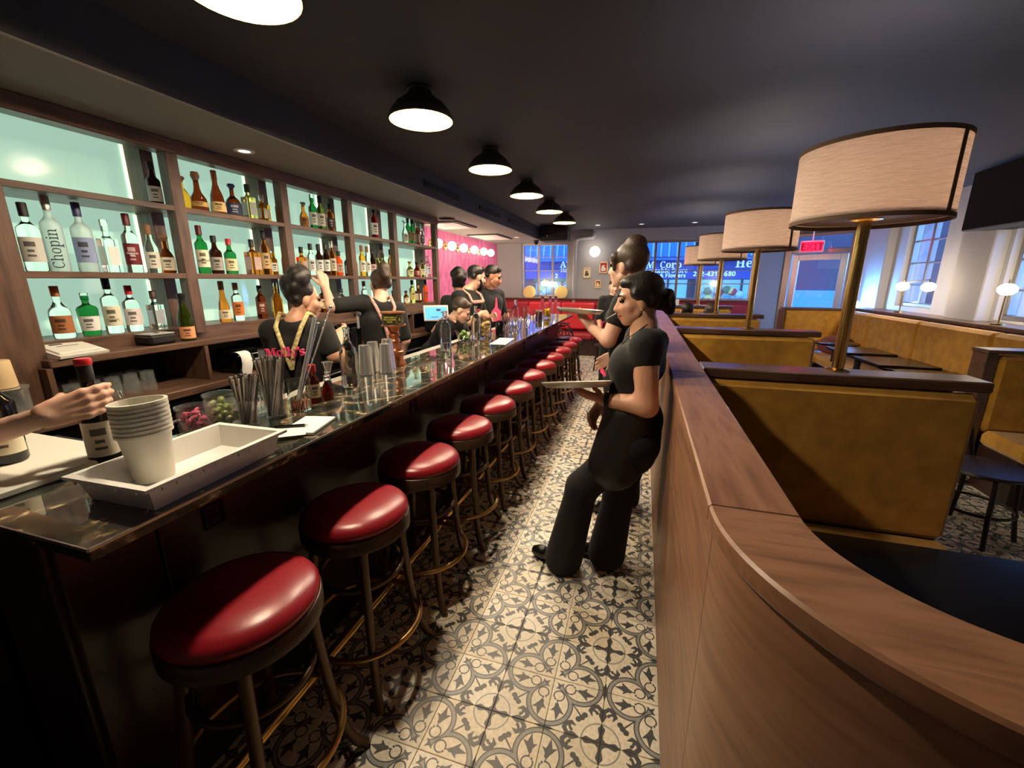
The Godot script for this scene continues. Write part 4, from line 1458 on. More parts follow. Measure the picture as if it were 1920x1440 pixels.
func booth(z: float, which: String):
	var b := thing("booth_bench", "mustard velvet double booth bench with wooden top rail, %s of four" % which, "booth", Vector3(0.305, 0, z), 0, "mustard booth benches")
	var w := 1.08
	obj("frame", B(Vector3(w / 2, 0.56, 0), Vector3(w, 1.12, 0.06), 0.004), M.bar_wood, b)
	obj("top_rail", B(Vector3(w / 2 + 0.012, 1.1655, 0), Vector3(w + 0.03, 0.045, 0.17), 0.006), M.rail_wood, b)
	for s in [-1.0, 1.0]:
		var c := MB.new()
		c.box(Vector3(w / 2, 0.79, 0.065 * s), Vector3(w - 0.005, 0.69, 0.07), 0.028)
		obj("back_cushion", c, M.velvet, b)
		var q := MB.new()
		q.box(Vector3(w / 2, 0.40, 0.3 * s), Vector3(w - 0.02, 0.13, 0.42), 0.035)
		obj("seat_cushion", q, M.velvet, b)
		obj("seat_box", B(Vector3(w / 2, 0.17, 0.28 * s), Vector3(w - 0.06, 0.34, 0.36), 0.004), M.bar_wood, b)


func build_right_side():
	# banquette along the street wall and its short return by the door
	var b := thing("side_banquette", "mustard velvet banquette along the street side wall", "banquette", Vector3(0, 0, 0))
	var zs := [-7.9, -7.15, -6.03, -4.91, -4.26]
	for i in 4:
		var c := MB.new()
		c.box(Vector3(3.12, 0.81, (zs[i] + zs[i + 1]) / 2), Vector3(0.14, 0.65, absf(zs[i] - zs[i + 1]) - 0.006), 0.03)
		obj("back_cushion", c, M.velvet, b)
	obj("seat_cushion", B(Vector3(2.83, 0.41, -6.08), Vector3(0.46, 0.12, 3.62), 0.03), M.velvet, b)
	obj("seat_box", B(Vector3(2.86, 0.18, -6.08), Vector3(0.38, 0.34, 3.62), 0.004), M.bar_wood, b)
	obj("ledge", S(Vector3(3.16, 1.145, -8.05), Vector3(RIGHT - 0.001, 1.183, -3.4), 0.006), M.rail_wood, b)
	obj("ledge_front", S(Vector3(3.19, 0.0, -8.05), Vector3(3.23, 1.145, -3.4), 0.003), M.bar_wood, b)
	var r := thing("corner_banquette", "mustard velvet banquette end facing the room by the entrance door", "banquette", Vector3(-0.28, 0, -7.97))
	obj("back_cushion", B(Vector3(2.95, 0.81, 0), Vector3(0.9, 0.65, 0.12), 0.03), M.velvet, r)
	obj("seat_cushion", B(Vector3(2.7, 0.41, 0.3), Vector3(0.42, 0.12, 0.44), 0.03), M.velvet, r)
	obj("seat_box", B(Vector3(2.7, 0.18, 0.3), Vector3(0.4, 0.34, 0.4), 0.004), M.bar_wood, r)
	obj("end_panel", B(Vector3(2.47, 0.57, 0.0), Vector3(0.05, 1.14, 0.18), 0.004), M.rail_wood, r)
	obj("top_rail", B(Vector3(2.97, 1.155, -0.01), Vector3(1.0, 0.03, 0.18), 0.004), M.rail_wood, r)
	var e := thing("booth_partition", "mustard upholstered booth partition with wooden end post at the frame edge", "booth", Vector3(2.52, 0, -4.12))
	obj("end_post", B(Vector3(0.03, 0.53, 0), Vector3(0.07, 1.06, 0.16), 0.004), M.rail_wood, e)
	obj("top_rail", B(Vector3(0.31, 1.075, 0), Vector3(0.64, 0.03, 0.18), 0.005), M.rail_wood, e)
	obj("back_cushion", B(Vector3(0.35, 0.75, 0.05), Vector3(0.56, 0.6, 0.1), 0.03), M.velvet, e)
	obj("seat_cushion", B(Vector3(0.35, 0.41, 0.3), Vector3(0.56, 0.12, 0.44), 0.03), M.velvet, e)
	obj("seat_box", B(Vector3(0.35, 0.18, 0.28), Vector3(0.54, 0.34, 0.38), 0.004), M.bar_wood, e)
	# tables
	var tn := ["round black cafe table nearest the entrance", "square black cafe table beside the round one", "square black cafe table, second from the viewer along the banquette", "square black cafe table nearest the viewer along the banquette"]
	var tz := [-7.0, -6.3, -5.5, -4.75]
	for i in 4:
		var t := thing("cafe_table", tn[i], "table", Vector3(2.66, 0, tz[i]), 0, "black cafe tables by the banquette")
		if i == 0:
			obj("top", L([[0, 0.715], [0.26, 0.715], [0.27, 0.722], [0.27, 0.736], [0.26, 0.742], [0, 0.742]], 32), M.table_black, t)
		else:
			obj("top", B(Vector3(0, 0.727, 0), Vector3(0.54, 0.03, 0.56), 0.006), M.table_black, t)
		obj("post", T([Vector3(0, 0.02, 0), Vector3(0, 0.72, 0)], 0.035, 12), M.black, t)
		obj("foot", L([[0, 0.0], [0.2, 0.0], [0.19, 0.02], [0.05, 0.04], [0, 0.04]], 20), M.black, t)
	# cushion leaning in the corner
	var c := MB.new()
	c.ball(Vector3.ZERO, Vector3(0.23, 0.15, 0.07), 20)
	var pl := obj("throw_pillow", c, M.plum)
	pl.position = Vector3(2.84, 0.64, -7.5)
	pl.rotation = Vector3(-0.3, -0.4, 0.08)
	tag(pl, "plum velvet throw pillow in the corner of the banquette", "pillow")
	chair(Vector3(2.15, 0, -5.9), 1.35, "black bentwood chair with curled back behind the nearest booth lamp pole")
	chair(Vector3(2.12, 0, -3.2), 0.6, "dark wooden chair partly hidden behind the nearest booth end")
	# globe lamps on the wall ledge
	globe_lamp(Vector3(3.26, 1.1835, -6.9), [Vector3(-0.02, 0.335, 0.0), Vector3(0.0, 0.335, 0.5)], "twin globe lamp on the ledge before the narrow window")
	globe_lamp(Vector3(3.26, 1.1835, -5.22), [Vector3(0, 0.33, 0)], "single globe lamp on the ledge at the frame edge")
	var fl := thing("flood_light", "small bright blue-white work light on the ledge by the entrance", "work light", Vector3(3.2, 1.1835, -7.99))
	var fb := MB.new()
	fb.ball(Vector3(0, 0.05, 0), Vector3(0.05, 0.05, 0.05), 14)
	obj("light_globe", fb, M.cool_light, fl)
	obj("foot", L([[0, 0], [0.04, 0], [0.03, 0.012], [0, 0.014]], 14), M.white, fl)
	omni(fl, Vector3(0, 0.05, 0), rgb(104, 172, 255), 1.8, 0.05)
	# exit sign
	var a := Vector3(2.85, 2.19, -9.2)
	var ex := thing("exit_sign", "glowing red EXIT sign above the entrance door", "sign", a, -0.3)
	obj("housing", B(Vector3.ZERO, Vector3(0.36, 0.2, 0.05), 0.006), M.white, ex)
	obj("sign_face", B(Vector3(0, -0.01, 0.028), Vector3(0.33, 0.165, 0.008), 0.002), M.exit_red, ex)
	letters("EXIT", 0.12, M.exit_dark, ex, Transform3D(Basis.IDENTITY, Vector3(0, -0.012, 0.034)), "lettering", "Droid Sans", 0.004, true)
	obj("stem", T([Vector3(0, 0.1, 0), Vector3(0, CEIL - 2.19, 0)], 0.012, 8), M.white, ex)
	omni(ex, Vector3(0, 0, 0.12), rgb(255, 40, 80), 0.06, 0.08)


func chair(at, turn, label):
	var c := thing("bentwood_chair", label, "chair", at, turn)
	obj("seat", L([[0, 0.44], [0.2, 0.44], [0.21, 0.45], [0.205, 0.465], [0, 0.47]], 28), M.black_wood, c)
	for i in 4:
		var a := PI / 4 + i * PI / 2
		var d := Vector3(cos(a), 0, sin(a))
		if i < 2:
			obj("leg", T([d * 0.17 + Vector3(0, 0.45, 0), d * 0.19 + Vector3(0, 0.2, 0), d * 0.225], 0.014, 8), M.black_wood, c)
		else:
			obj("leg", T([d * 0.18 + Vector3(0, 0.45, 0), d * 0.2 + Vector3(0, 0.2, 0), d * 0.235], 0.014, 8), M.black_wood, c)
	var hoop := []
	for i in 15:
		var a := PI * i / 14.0
		hoop.append(Vector3(cos(a) * 0.19, 0.46 + sin(a) * 0.4, -0.15 - sin(a) * 0.06))
	obj("back_hoop", T(hoop, 0.014, 8), M.black_wood, c)
	for s in [-1.0, 1.0]:
		var sc := []
		for i in 16:
			var a := i * 0.5
			var r := 0.075 - i * 0.0035
			sc.append(Vector3(s * (0.075 + cos(a) * r * 0.8), 0.68 + sin(a) * r, -0.2))
		obj("back_scroll", T(sc, 0.011, 8), M.black_wood, c)
	var ring := []
	for i in 24:
		var a := TAU * i / 24.0
		ring.append(Vector3(cos(a) * 0.185, 0.2, sin(a) * 0.185))
	obj("stretcher_ring", T(ring, 0.01, 8, true), M.black_wood, c)


func globe_lamp(at, globes, label):
	var g := thing("globe_lamp", label, "lamp", at, 0, "globe lamps on the window ledge")
	obj("base", L([[0, 0], [0.06, 0], [0.055, 0.014], [0, 0.018]], 20), M.brass, g)
	obj("stem", T([Vector3(0, 0.01, 0), Vector3(0, 0.39, 0)], 0.007, 8), M.brass, g)
	for p in globes:
		obj("arm", T([Vector3(0, 0.385, 0), Vector3(p.x, 0.42, p.z), p + Vector3(0, 0.05, 0)], 0.006, 8), M.brass, g)
		var b := MB.new()
		b.ball(p, Vector3(0.07, 0.055, 0.07), 18)
		obj("globe", b, M.globe, g)
		omni(g, p, rgb(255, 226, 190), GLOBE, 0.06)


# ---------------------------------------------------------------- bottles
const BOTTLES := [
	[-1.363, 0.315, 1, "tall", "clear", "black", "cccac0", 0.042, "clear vodka bottle with black cap and grey label", 0],
	[-1.452, 0.363, 1, "tall", "frost", "steel", null, 0.040, "tall frosted bottle with black script lettering", 0],
	[-1.571, 0.348, 1, "tall", "frost", "navy", "8f9cc0", 0.042, "frosted bottle with navy cap and blue label", 0],
	[-1.679, 0.278, 1, "square", "clear", "clear", "dfe3dc", 0.038, "clear square bottle with glass stopper", 0],
	[-1.791, 0.324, 1, "tall", "clear", "maroon", "6e1622", 0.037, "clear bottle with maroon cap and maroon label", 0],
	[-1.896, 0.276, 1, "slim", "clear", "cork", "e4e0d4", 0.034, "slim clear bottle with cork and cream label", 0],
	[-1.975, 0.226, 1, "round", "amber", "cork", "e8dfc2", 0.040, "squat bottle with wide cream label", 0],
	[-1.403, 0.261, 0, "slim", "clear", "copper", "a8683a", 0.043, "clear bottle with copper cap and brown label", 0],
	[-1.518, 0.224, 0, "flask", "green", "clear", "ece8e0", 0.044, "green shouldered bottle with white label", 0],
	[-1.627, 0.299, 0, "tall", "clear", "black", "e2dcc0", 0.040, "clear bottle with black cap and cream label", 0],
	[-1.728, 0.260, 0, "tall", "clear", "red", "f0e2de", 0.040, "clear bottle with red cap and red printed label", 0],
	[-1.854, 0.227, 0, "square", "clear", "brown", "d4d8e0", 0.036, "clear flat sided bottle with brown cap", 0],
	[-1.979, 0.246, 2, "wine", "dark_brown", "black", "b2aeaa", 0.036, "dark brown bottle with grey label", 0],
	[-2.143, 0.204, 2, "round", "gold_liquid", "cork", null, 0.040, "golden round bottle half behind the post", 1],
	[-2.245, 0.251, 2, "decanter", "brown", "cork", "caa25c", 0.052, "round decanter with oval gold label", 1],
	[-2.379, 0.287, 2, "cone", "brown", "copper", "d8bc82", 0.047, "dark conical brandy bottle with tan label", 1],
	[-2.499, 0.228, 2, "round", "brown", "navy", "2c3858", 0.050, "short dark bottle with blue label", 1],
	[-2.629, 0.249, 2, "square", "pale_gold", "black", "b8bab4", 0.040, "square pale yellow bottle with black cap", 1],
	[-2.746, 0.197, 2, "square", "gold_liquid", "steel", "bcb4a4", 0.044, "square orange bottle with metal stopper", 1],
	[-2.914, 0.219, 2, "tall", "dark_brown", "black", "d8c8a2", 0.034, "dark brown bottle with cream label", 2],
	[-2.207, 0.308, 1, "tall", "green", "maroon", "e6dfc0", 0.036, "green whiskey bottle with cream label and dark red cap", 1],
	[-2.301, 0.253, 1, "wine", "dark_brown", "black", "a09a92", 0.038, "near black bottle with grey label", 1],
	[-2.410, 0.242, 1, "wine", "green", "red", "e4d4a8", 0.038, "dark green bottle with red cap and cream label", 1],
	[-2.599, 0.254, 1, "square", "amber", "black", "b89a94", 0.046, "square rosy bottle with black pouring cap", 1],
	[-2.714, 0.327, 1, "tall", "amber", "black", "c8a878", 0.032, "amber bottle with black cap", 1],
	[-2.785, 0.186, 1, "tall", "gold_liquid", "clear", "e8e4d8", 0.028, "small golden bottle with white label", 1],
	[-2.922, 0.294, 1, "round", "clear", "black", null, 0.042, "clear round bottle beside the post", 2],
	[-2.302, 0.283, 0, "cone", "amber", "cork", "e8d6b4", 0.038, "amber tapered bottle with cream label", 1],
	[-2.411, 0.271, 0, "tall", "clear", "cork", "d87a34", 0.036, "clear bottle with orange picture label", 1],
	[-2.614, 0.250, 0, "tall", "brown", "black", "6a3018", 0.036, "amber brown bottle with black cap", 1],
	[-2.767, 0.269, 0, "slim", "gold_liquid", "clear", null, 0.042, "bright orange bottle with clear neck", 1],
	[-3.168, 0.215, 2, "round", "amber", "steel", "94602c", 0.036, "amber bottle with metal cap", 2],
	[-3.280, 0.294, 2, "tall", "green", "clear", "d4d2c8", 0.034, "green bottle with pale label", 2],
	[-3.379, 0.298, 2, "tall", "olive", "black", "dcd8c8", 0.034, "olive bottle with white label", 2],
	[-3.497, 0.254, 2, "tall", "amber", "black", "3a2a22", 0.034, "amber bottle with dark label", 2],
	[-3.088, 0.235, 1, "square", "amber", "black", "b8948c", 0.036, "rosy square bottle with black cap", 2],
	[-3.200, 0.270, 1, "tall", "clear", "black", "d8d4cc", 0.032, "clear bottle with black cap and white label", 2],
	[-3.299, 0.273, 1, "tall", "dark_brown", "black", "dcd8d0", 0.032, "dark bottle with white label", 2],
	[-3.389, 0.284, 1, "tall", "dark_brown", "black", "e2ddd0", 0.030, "dark slender bottle with white label", 2],
	[-3.475, 0.314, 1, "tall", "amber", "steel", "d0c0a8", 0.032, "amber bottle with silver cap", 2],
	[-3.565, 0.229, 1, "tall", "orange_liquid", "black", "d8a890", 0.032, "coral red bottle with pale label", 2],
	[-3.696, 0.232, 1, "wine", "dark_brown", "steel", "e0d8d4", 0.036, "dark bottle with wide white label", 3],
	[-3.789, 0.284, 1, "round", "amber", "black", null, 0.034, "amber bottle half behind the post", 3],
	[-3.303, 0.242, 0, "tall", "brown", "red", "e6d0a4", 0.042, "brown bourbon bottle with cream label and red cap", 2],
	[-3.555, 0.209, 0, "tall", "clear", "black", "7c9c6a", 0.036, "clear bottle with green label", 2],
	[-4.186, 0.330, 2, "tall", "red_liquid", "black", "e8e0d4", 0.040, "lone dark red bottle with white lettering", 3],
	[-3.928, 0.309, 1, "tall", "gold_liquid", "cork", "e4e0d0", 0.032, "golden bottle with cork", 3],
	[-4.020, 0.305, 1, "tall", "clear", "cork", "e0dcd0", 0.030, "clear bottle with cork", 3],
	[-4.105, 0.284, 1, "wine", "dark_brown", "black", "c8a4a0", 0.034, "dark wine coloured bottle with pink label", 3],
	[-4.203, 0.245, 1, "tall", "pale_gold", "black", "d8c098", 0.030, "pale gold bottle with black cap", 3],
	[-4.305, 0.251, 1, "tall", "pale_gold", "black", "e4d4b0", 0.030, "pale gold bottle with tan label", 3],
	[-4.462, 0.303, 1, "tall", "amber", "black", "e0a090", 0.032, "orange amber bottle with pink label", 4],
	[-4.529, 0.339, 1, "wine", "wine_black", "black", "3a3a3e", 0.032, "black bottle beside the post", 4],
	[-3.919, 0.279, 0, "tall", "clear", "cork", "d4d8c4", 0.034, "clear bottle behind a bartender", 3],
	[-4.468, 0.168, 0, "wine", "dark_brown", "black", "e4e0d8", 0.038, "dark bottle with white label", 4],
	[-4.817, 0.280, 2, "round", "clear", "clear", "d0c8b8", 0.038, "clear bottle with glass stopper", 4],
	[-4.892, 0.314, 2, "tall", "green", "black", "6c5a3c", 0.034, "green bottle with dark cap", 4],
	[-4.994, 0.315, 2, "tall", "green", "black", "8a7a50", 0.034, "green bottle with brown label", 4],
	[-5.115, 0.279, 2, "square", "brown", "steel", "8c7660", 0.032, "brown square bottle with metal cap", 4],
	[-5.240, 0.280, 2, "tall", "clear", "steel", "3c3c44", 0.030, "clear bottle with dark label", 4],
	[-4.886, 0.188, 1, "round", "pale_gold", "cork", "d8d0a0", 0.044, "squat yellow bottle with round stopper", 4],
	[-5.058, 0.188, 1, "round", "red_liquid", "black", "8c4030", 0.042, "squat red bottle with round stopper", 4],
	[-5.213, 0.221, 1, "flask", "pale_gold", "black", "e8dcb0", 0.040, "pale squat bottle with dark stopper", 4],
	[-5.364, 0.277, 1, "tall", "clear", "clear", "e8e6e0", 0.036, "clear bottle with white label", 4],
	[-4.758, 0.161, 0, "wine", "amber", "black", "e8e0d0", 0.034, "amber bottle with white label", 4],
	[-4.914, 0.290, 0, "tall", "pale_gold", "black", "d8c070", 0.036, "pale golden bottle with black cap", 4],
	[-5.064, 0.236, 0, "square", "brown", "cork", "d8cbb0", 0.036, "brown square bottle with cork", 4],
	[-5.267, 0.290, 0, "tall", "orange_liquid", "black", "c8481c", 0.034, "bright orange red bottle with black cap", 4],
]


func cap_mat(c):
	return {"black": M.black, "steel": M.steel, "navy": M.navy, "clear": M.clear, "maroon": M.maroon, "cork": M.cork, "copper": M.copper, "red": M.red_vinyl, "brown": M.cap_brown}[c]


func bottle_at(o: Node3D, H: float, R: float, kind: String, gl, cap, label_color, word = ""):
	var nr := 0.0135
	var body := []
	var by := 0.0
	var by2 := 0.0
	match kind:
		"tall":
			body = [[0, 0], [R * 0.9, 0], [R, 0.008], [R, H * 0.6], [R * 0.93, H * 0.645], [R * 0.6, H * 0.69], [nr * 1.15, H * 0.73], [nr, H * 0.78], [nr, H * 0.9], [0, H * 0.9]]
			by = 0.14
			by2 = 0.5
		"slim":
			body = [[0, 0], [R * 0.9, 0], [R, 0.008], [R, H * 0.5], [R * 0.9, H * 0.56], [nr * 1.5, H * 0.66], [nr * 1.1, H * 0.72], [nr, H * 0.9], [0, H * 0.9]]
			by = 0.1
			by2 = 0.44
		"wine":
			body = [[0, 0], [R * 0.9, 0], [R, 0.008], [R, H * 0.56], [R * 0.88, H * 0.61], [R * 0.55, H * 0.66], [nr * 1.2, H * 0.71], [nr, H * 0.78], [nr, H * 0.92], [0, H * 0.92]]
			by = 0.1
			by2 = 0.44
		"champ":
			body = [[0, 0], [R * 0.92, 0], [R, 0.01], [R, H * 0.42], [R * 0.85, H * 0.55], [R * 0.55, H * 0.68], [nr * 1.3, H * 0.8], [nr * 1.15, H * 0.92], [0, H * 0.92]]
			by = 0.05
			by2 = 0.3
		"round":
			body = [[0, 0], [R * 0.85, 0], [R, 0.012], [R * 1.02, H * 0.3], [R, H * 0.42], [R * 0.75, H * 0.54], [nr * 1.4, H * 0.62], [nr, H * 0.68], [nr, H * 0.86], [0, H * 0.86]]
			by = 0.08
			by2 = 0.42
		"decanter":
			body = [[0, 0], [R * 0.8, 0], [R * 0.98, H * 0.05], [R, H * 0.15], [R * 0.85, H * 0.36], [R * 0.45, H * 0.5], [nr * 1.3, H * 0.6], [nr * 1.1, H * 0.78], [0, H * 0.78]]
			by = 0.14
			by2 = 0.26
		"cone":
			body = [[0, 0], [R * 0.9, 0], [R, 0.008], [R * 0.98, H * 0.2], [R * 0.8, H * 0.45], [R * 0.5, H * 0.6], [nr * 1.2, H * 0.7], [nr, H * 0.88], [0, H * 0.88]]
			by = 0.08
			by2 = 0.3
		"flask":
			body = [[0, 0], [R * 0.8, 0], [R * 0.86, 0.008], [R, H * 0.55], [R * 1.02, H * 0.62], [R * 0.85, H * 0.68], [nr * 1.5, H * 0.72], [nr * 1.1, H * 0.75], [nr * 1.1, H * 0.93], [0, H * 0.93]]
			by = 0.12
			by2 = 0.46
	var g := MB.new()
	if kind == "square":
		var k := R * 0.25
		var q := []
		for c in [[1, 1, 0.0], [-1, 1, PI / 2], [-1, -1, PI], [1, -1, 1.5 * PI]]:
			for s in 4:
				var a: float = c[2] + PI / 2 * s / 3.0
				q.append(Vector2(c[0] * (R * 0.92 - k) + cos(a) * k, c[1] * (R * 0.92 - k) + sin(a) * k))
		g.prism(q, H * 0.64, Transform3D(Basis(Vector3.RIGHT, -PI / 2), Vector3.ZERO))
		var gn := L([[R * 0.7, H * 0.63], [R * 0.55, H * 0.66], [nr, H * 0.71], [nr, H * 0.88], [0, H * 0.88]], 16)
		obj("neck", gn, gl, o)
		by = 0.14
		by2 = 0.5
	else:
		g.lathe(body, 24)
	obj("glass", g, gl, o)
	var top: float = {"tall": 0.9, "slim": 0.9, "wine": 0.92, "champ": 0.92, "round": 0.86, "decanter": 0.78, "cone": 0.88, "flask": 0.93, "square": 0.88}[kind]
	if kind == "decanter" or kind == "round":
		var cb := MB.new()
		cb.lathe([[nr * 0.9, H * top - 0.006], [nr * 1.2, H * top + 0.004], [nr * 1.9, H * (top + 1) / 2], [nr * 1.5, H * 0.99], [0, H]], 16)
		obj("stopper", cb, cap, o)
	elif kind == "champ":
		obj("foil", L([[nr * 1.45, H * 0.78], [nr * 1.3, H * 0.9], [nr * 1.7, H * 0.93], [nr * 1.7, H * 0.985], [0, H]], 16), cap, o)
	else:
		obj("cap", L([[nr * 1.05, H * (top - 0.1)], [nr * 1.3, H * (top - 0.095)], [nr * 1.3, H * 0.992], [nr * 1.15, H], [0, H]], 16), cap, o)
	if label_color != null:
		var lm := mat(Color(label_color), 0.7)
		var m := MB.new()
		if kind == "square":
			m.box(Vector3(R * 0.92 + 0.0006, H * (by + by2) / 2, 0), Vector3(0.0012, H * (by2 - by), R * 1.3))
			m.box(Vector3(0, H * (by + by2) / 2, R * 0.92 + 0.0006), Vector3(R * 1.3, H * (by2 - by), 0.0012))
		else:
			var pr := []
			for i in 5:
				var y: float = H * lerpf(by, by2, i / 4.0)
				var r := R
				for j in body.size() - 1:
					if body[j][1] <= y and body[j + 1][1] >= y and body[j + 1][1] > body[j][1]:
						r = lerpf(body[j][0], body[j + 1][0], (y - body[j][1]) / (body[j + 1][1] - body[j][1]))
				pr.append([r + 0.0008, y])
			m.lathe(pr, 14, Transform3D.IDENTITY, -0.75, 1.75)
		var lo := obj("label", m, lm, o)
		# printed marks on the label
		var dk: Color = Color(label_color).darkened(0.55) if Color(label_color).get_luminance() > 0.35 else Color(label_color).lightened(0.6)
		var pm := MB.new()
		var f := Vector3(cos(0.6), 0, sin(0.6))
		var bs := Basis(Vector3(f.z, 0, -f.x), Vector3.UP, f)
		var rr := R * (0.93 if kind == "square" else 1.0)
		if kind != "square":
			for q in [[0.72, 0.9, 0.10], [0.45, 0.55, 0.05], [0.25, 0.7, 0.04]]:
				var yy: float = H * lerpf(by, by2, q[0])
				var r2 := R
				for j in body.size() - 1:
					if body[j][1] <= yy and body[j + 1][1] >= yy and body[j + 1][1] > body[j][1]:
						r2 = lerpf(body[j][0], body[j + 1][0], (yy - body[j][1]) / (body[j + 1][1] - body[j][1]))
				var hh: float = H * (by2 - by) * q[2]
				pm.lathe([[r2 + 0.0014, yy - hh], [r2 + 0.0014, yy + hh]], 8, Transform3D.IDENTITY, 0.6 - 0.5 * q[1], 0.6 + 0.5 * q[1])
			obj("label_print", pm, mat(dk, 0.7), lo)


func build_bottles():
	var bay := ["first", "second", "third", "fourth", "fifth"]
	var lev := ["bottom", "middle", "top"]
	for b in BOTTLES:
		var o := thing("liquor_bottle", "%s on %s shelf of %s bay" % [b[8], lev[b[2]], bay[b[9]]], "bottle", Vector3(-2.835, LEVELS[b[2]], b[0]), 0, "liquor bottles on the back-lit shelves")
		bottle_at(o, b[1], b[7], b[3], M[b[4]], cap_mat(b[5]), b[6])
		if b[8].begins_with("tall frosted"):
			letters("Chopin", 0.042, M.grey_dark, o, Transform3D(Basis(Vector3(0, 1, 0), Vector3(-0.5, 0, 0.86), Vector3(0.86, 0, 0.5)), Vector3(0.036, 0.11, 0.021)), "script_lettering", "Droid Serif", 0.001)
		elif b[8].begins_with("green whiskey"):
			letters("JAMESON", 0.011, M.black, o, Transform3D(Basis(Vector3(0.5, 0, -0.86), Vector3.UP, Vector3(0.86, 0, 0.5)), Vector3(0.0325, 0.085, 0.019)), "label_lettering", "Droid Serif", 0.001, true)
		elif b[8].begins_with("clear bottle with maroon"):
			letters("PARKERS\nGIN", 0.009, M.paper, o, Transform3D(Basis(Vector3(0.5, 0, -0.86), Vector3.UP, Vector3(0.86, 0, 0.5)), Vector3(0.0335, 0.1, 0.0195)), "label_lettering", "Droid Sans", 0.001, true)
		elif b[8].begins_with("clear bottle with black cap and cream"):
			letters("FORD'S", 0.011, M.black, o, Transform3D(Basis(Vector3(0.5, 0, -0.86), Vector3.UP, Vector3(0.86, 0, 0.5)), Vector3(0.0365, 0.075, 0.0215)), "label_lettering", "Droid Serif", 0.001)
	# speed rail of bottles past the shelf end
	rng.seed = 12
	var tones := [["wine_black", "black", "dcd6c8"], ["dark_brown", "steel", "c8a878"], ["clear", "red", "e8e4dc"], ["green", "black", "ece8d8"], ["wine_black", "maroon", "e8e0d0"], ["amber", "black", "e0c890"], ["clear", "steel", null], ["wine_black", "black", "b04848"], ["orange_liquid", "black", "f0c890"], ["dark_brown", "cork", "e8e4dc"]]
	var words := ["black bottle with cream label", "brown bottle with tan label", "clear bottle with red cap", "green bottle with white label", "black bottle with dark red cap", "amber bottle with yellow label", "clear bottle with steel pourer", "black bottle with red label", "orange bottle with black cap", "brown bottle with cork"]
	for i in 10:
		var t = tones[i]
		var o := thing("liquor_bottle", words[i] + " in the cluster under the pink wall", "bottle", Vector3(-2.98 + 0.11 * (i % 2) + 0.012 * (i % 3), 1.021, -6.1 - 0.092 * i), 0, "bottles clustered past the shelf end")
		bottle_at(o, 0.29 + 0.02 * (i % 4), 0.037, "wine" if i % 2 else "tall", M[t[0]], cap_mat(t[1]), t[2])


func tumbler(o, r0, r1, h, gl, seg = 20):
	var t := 0.003
	obj("glass", L([[0, 0], [r0, 0], [r1, h], [r1 - t, h], [r0 - t, 0.008], [0, 0.008]], seg), gl, o)


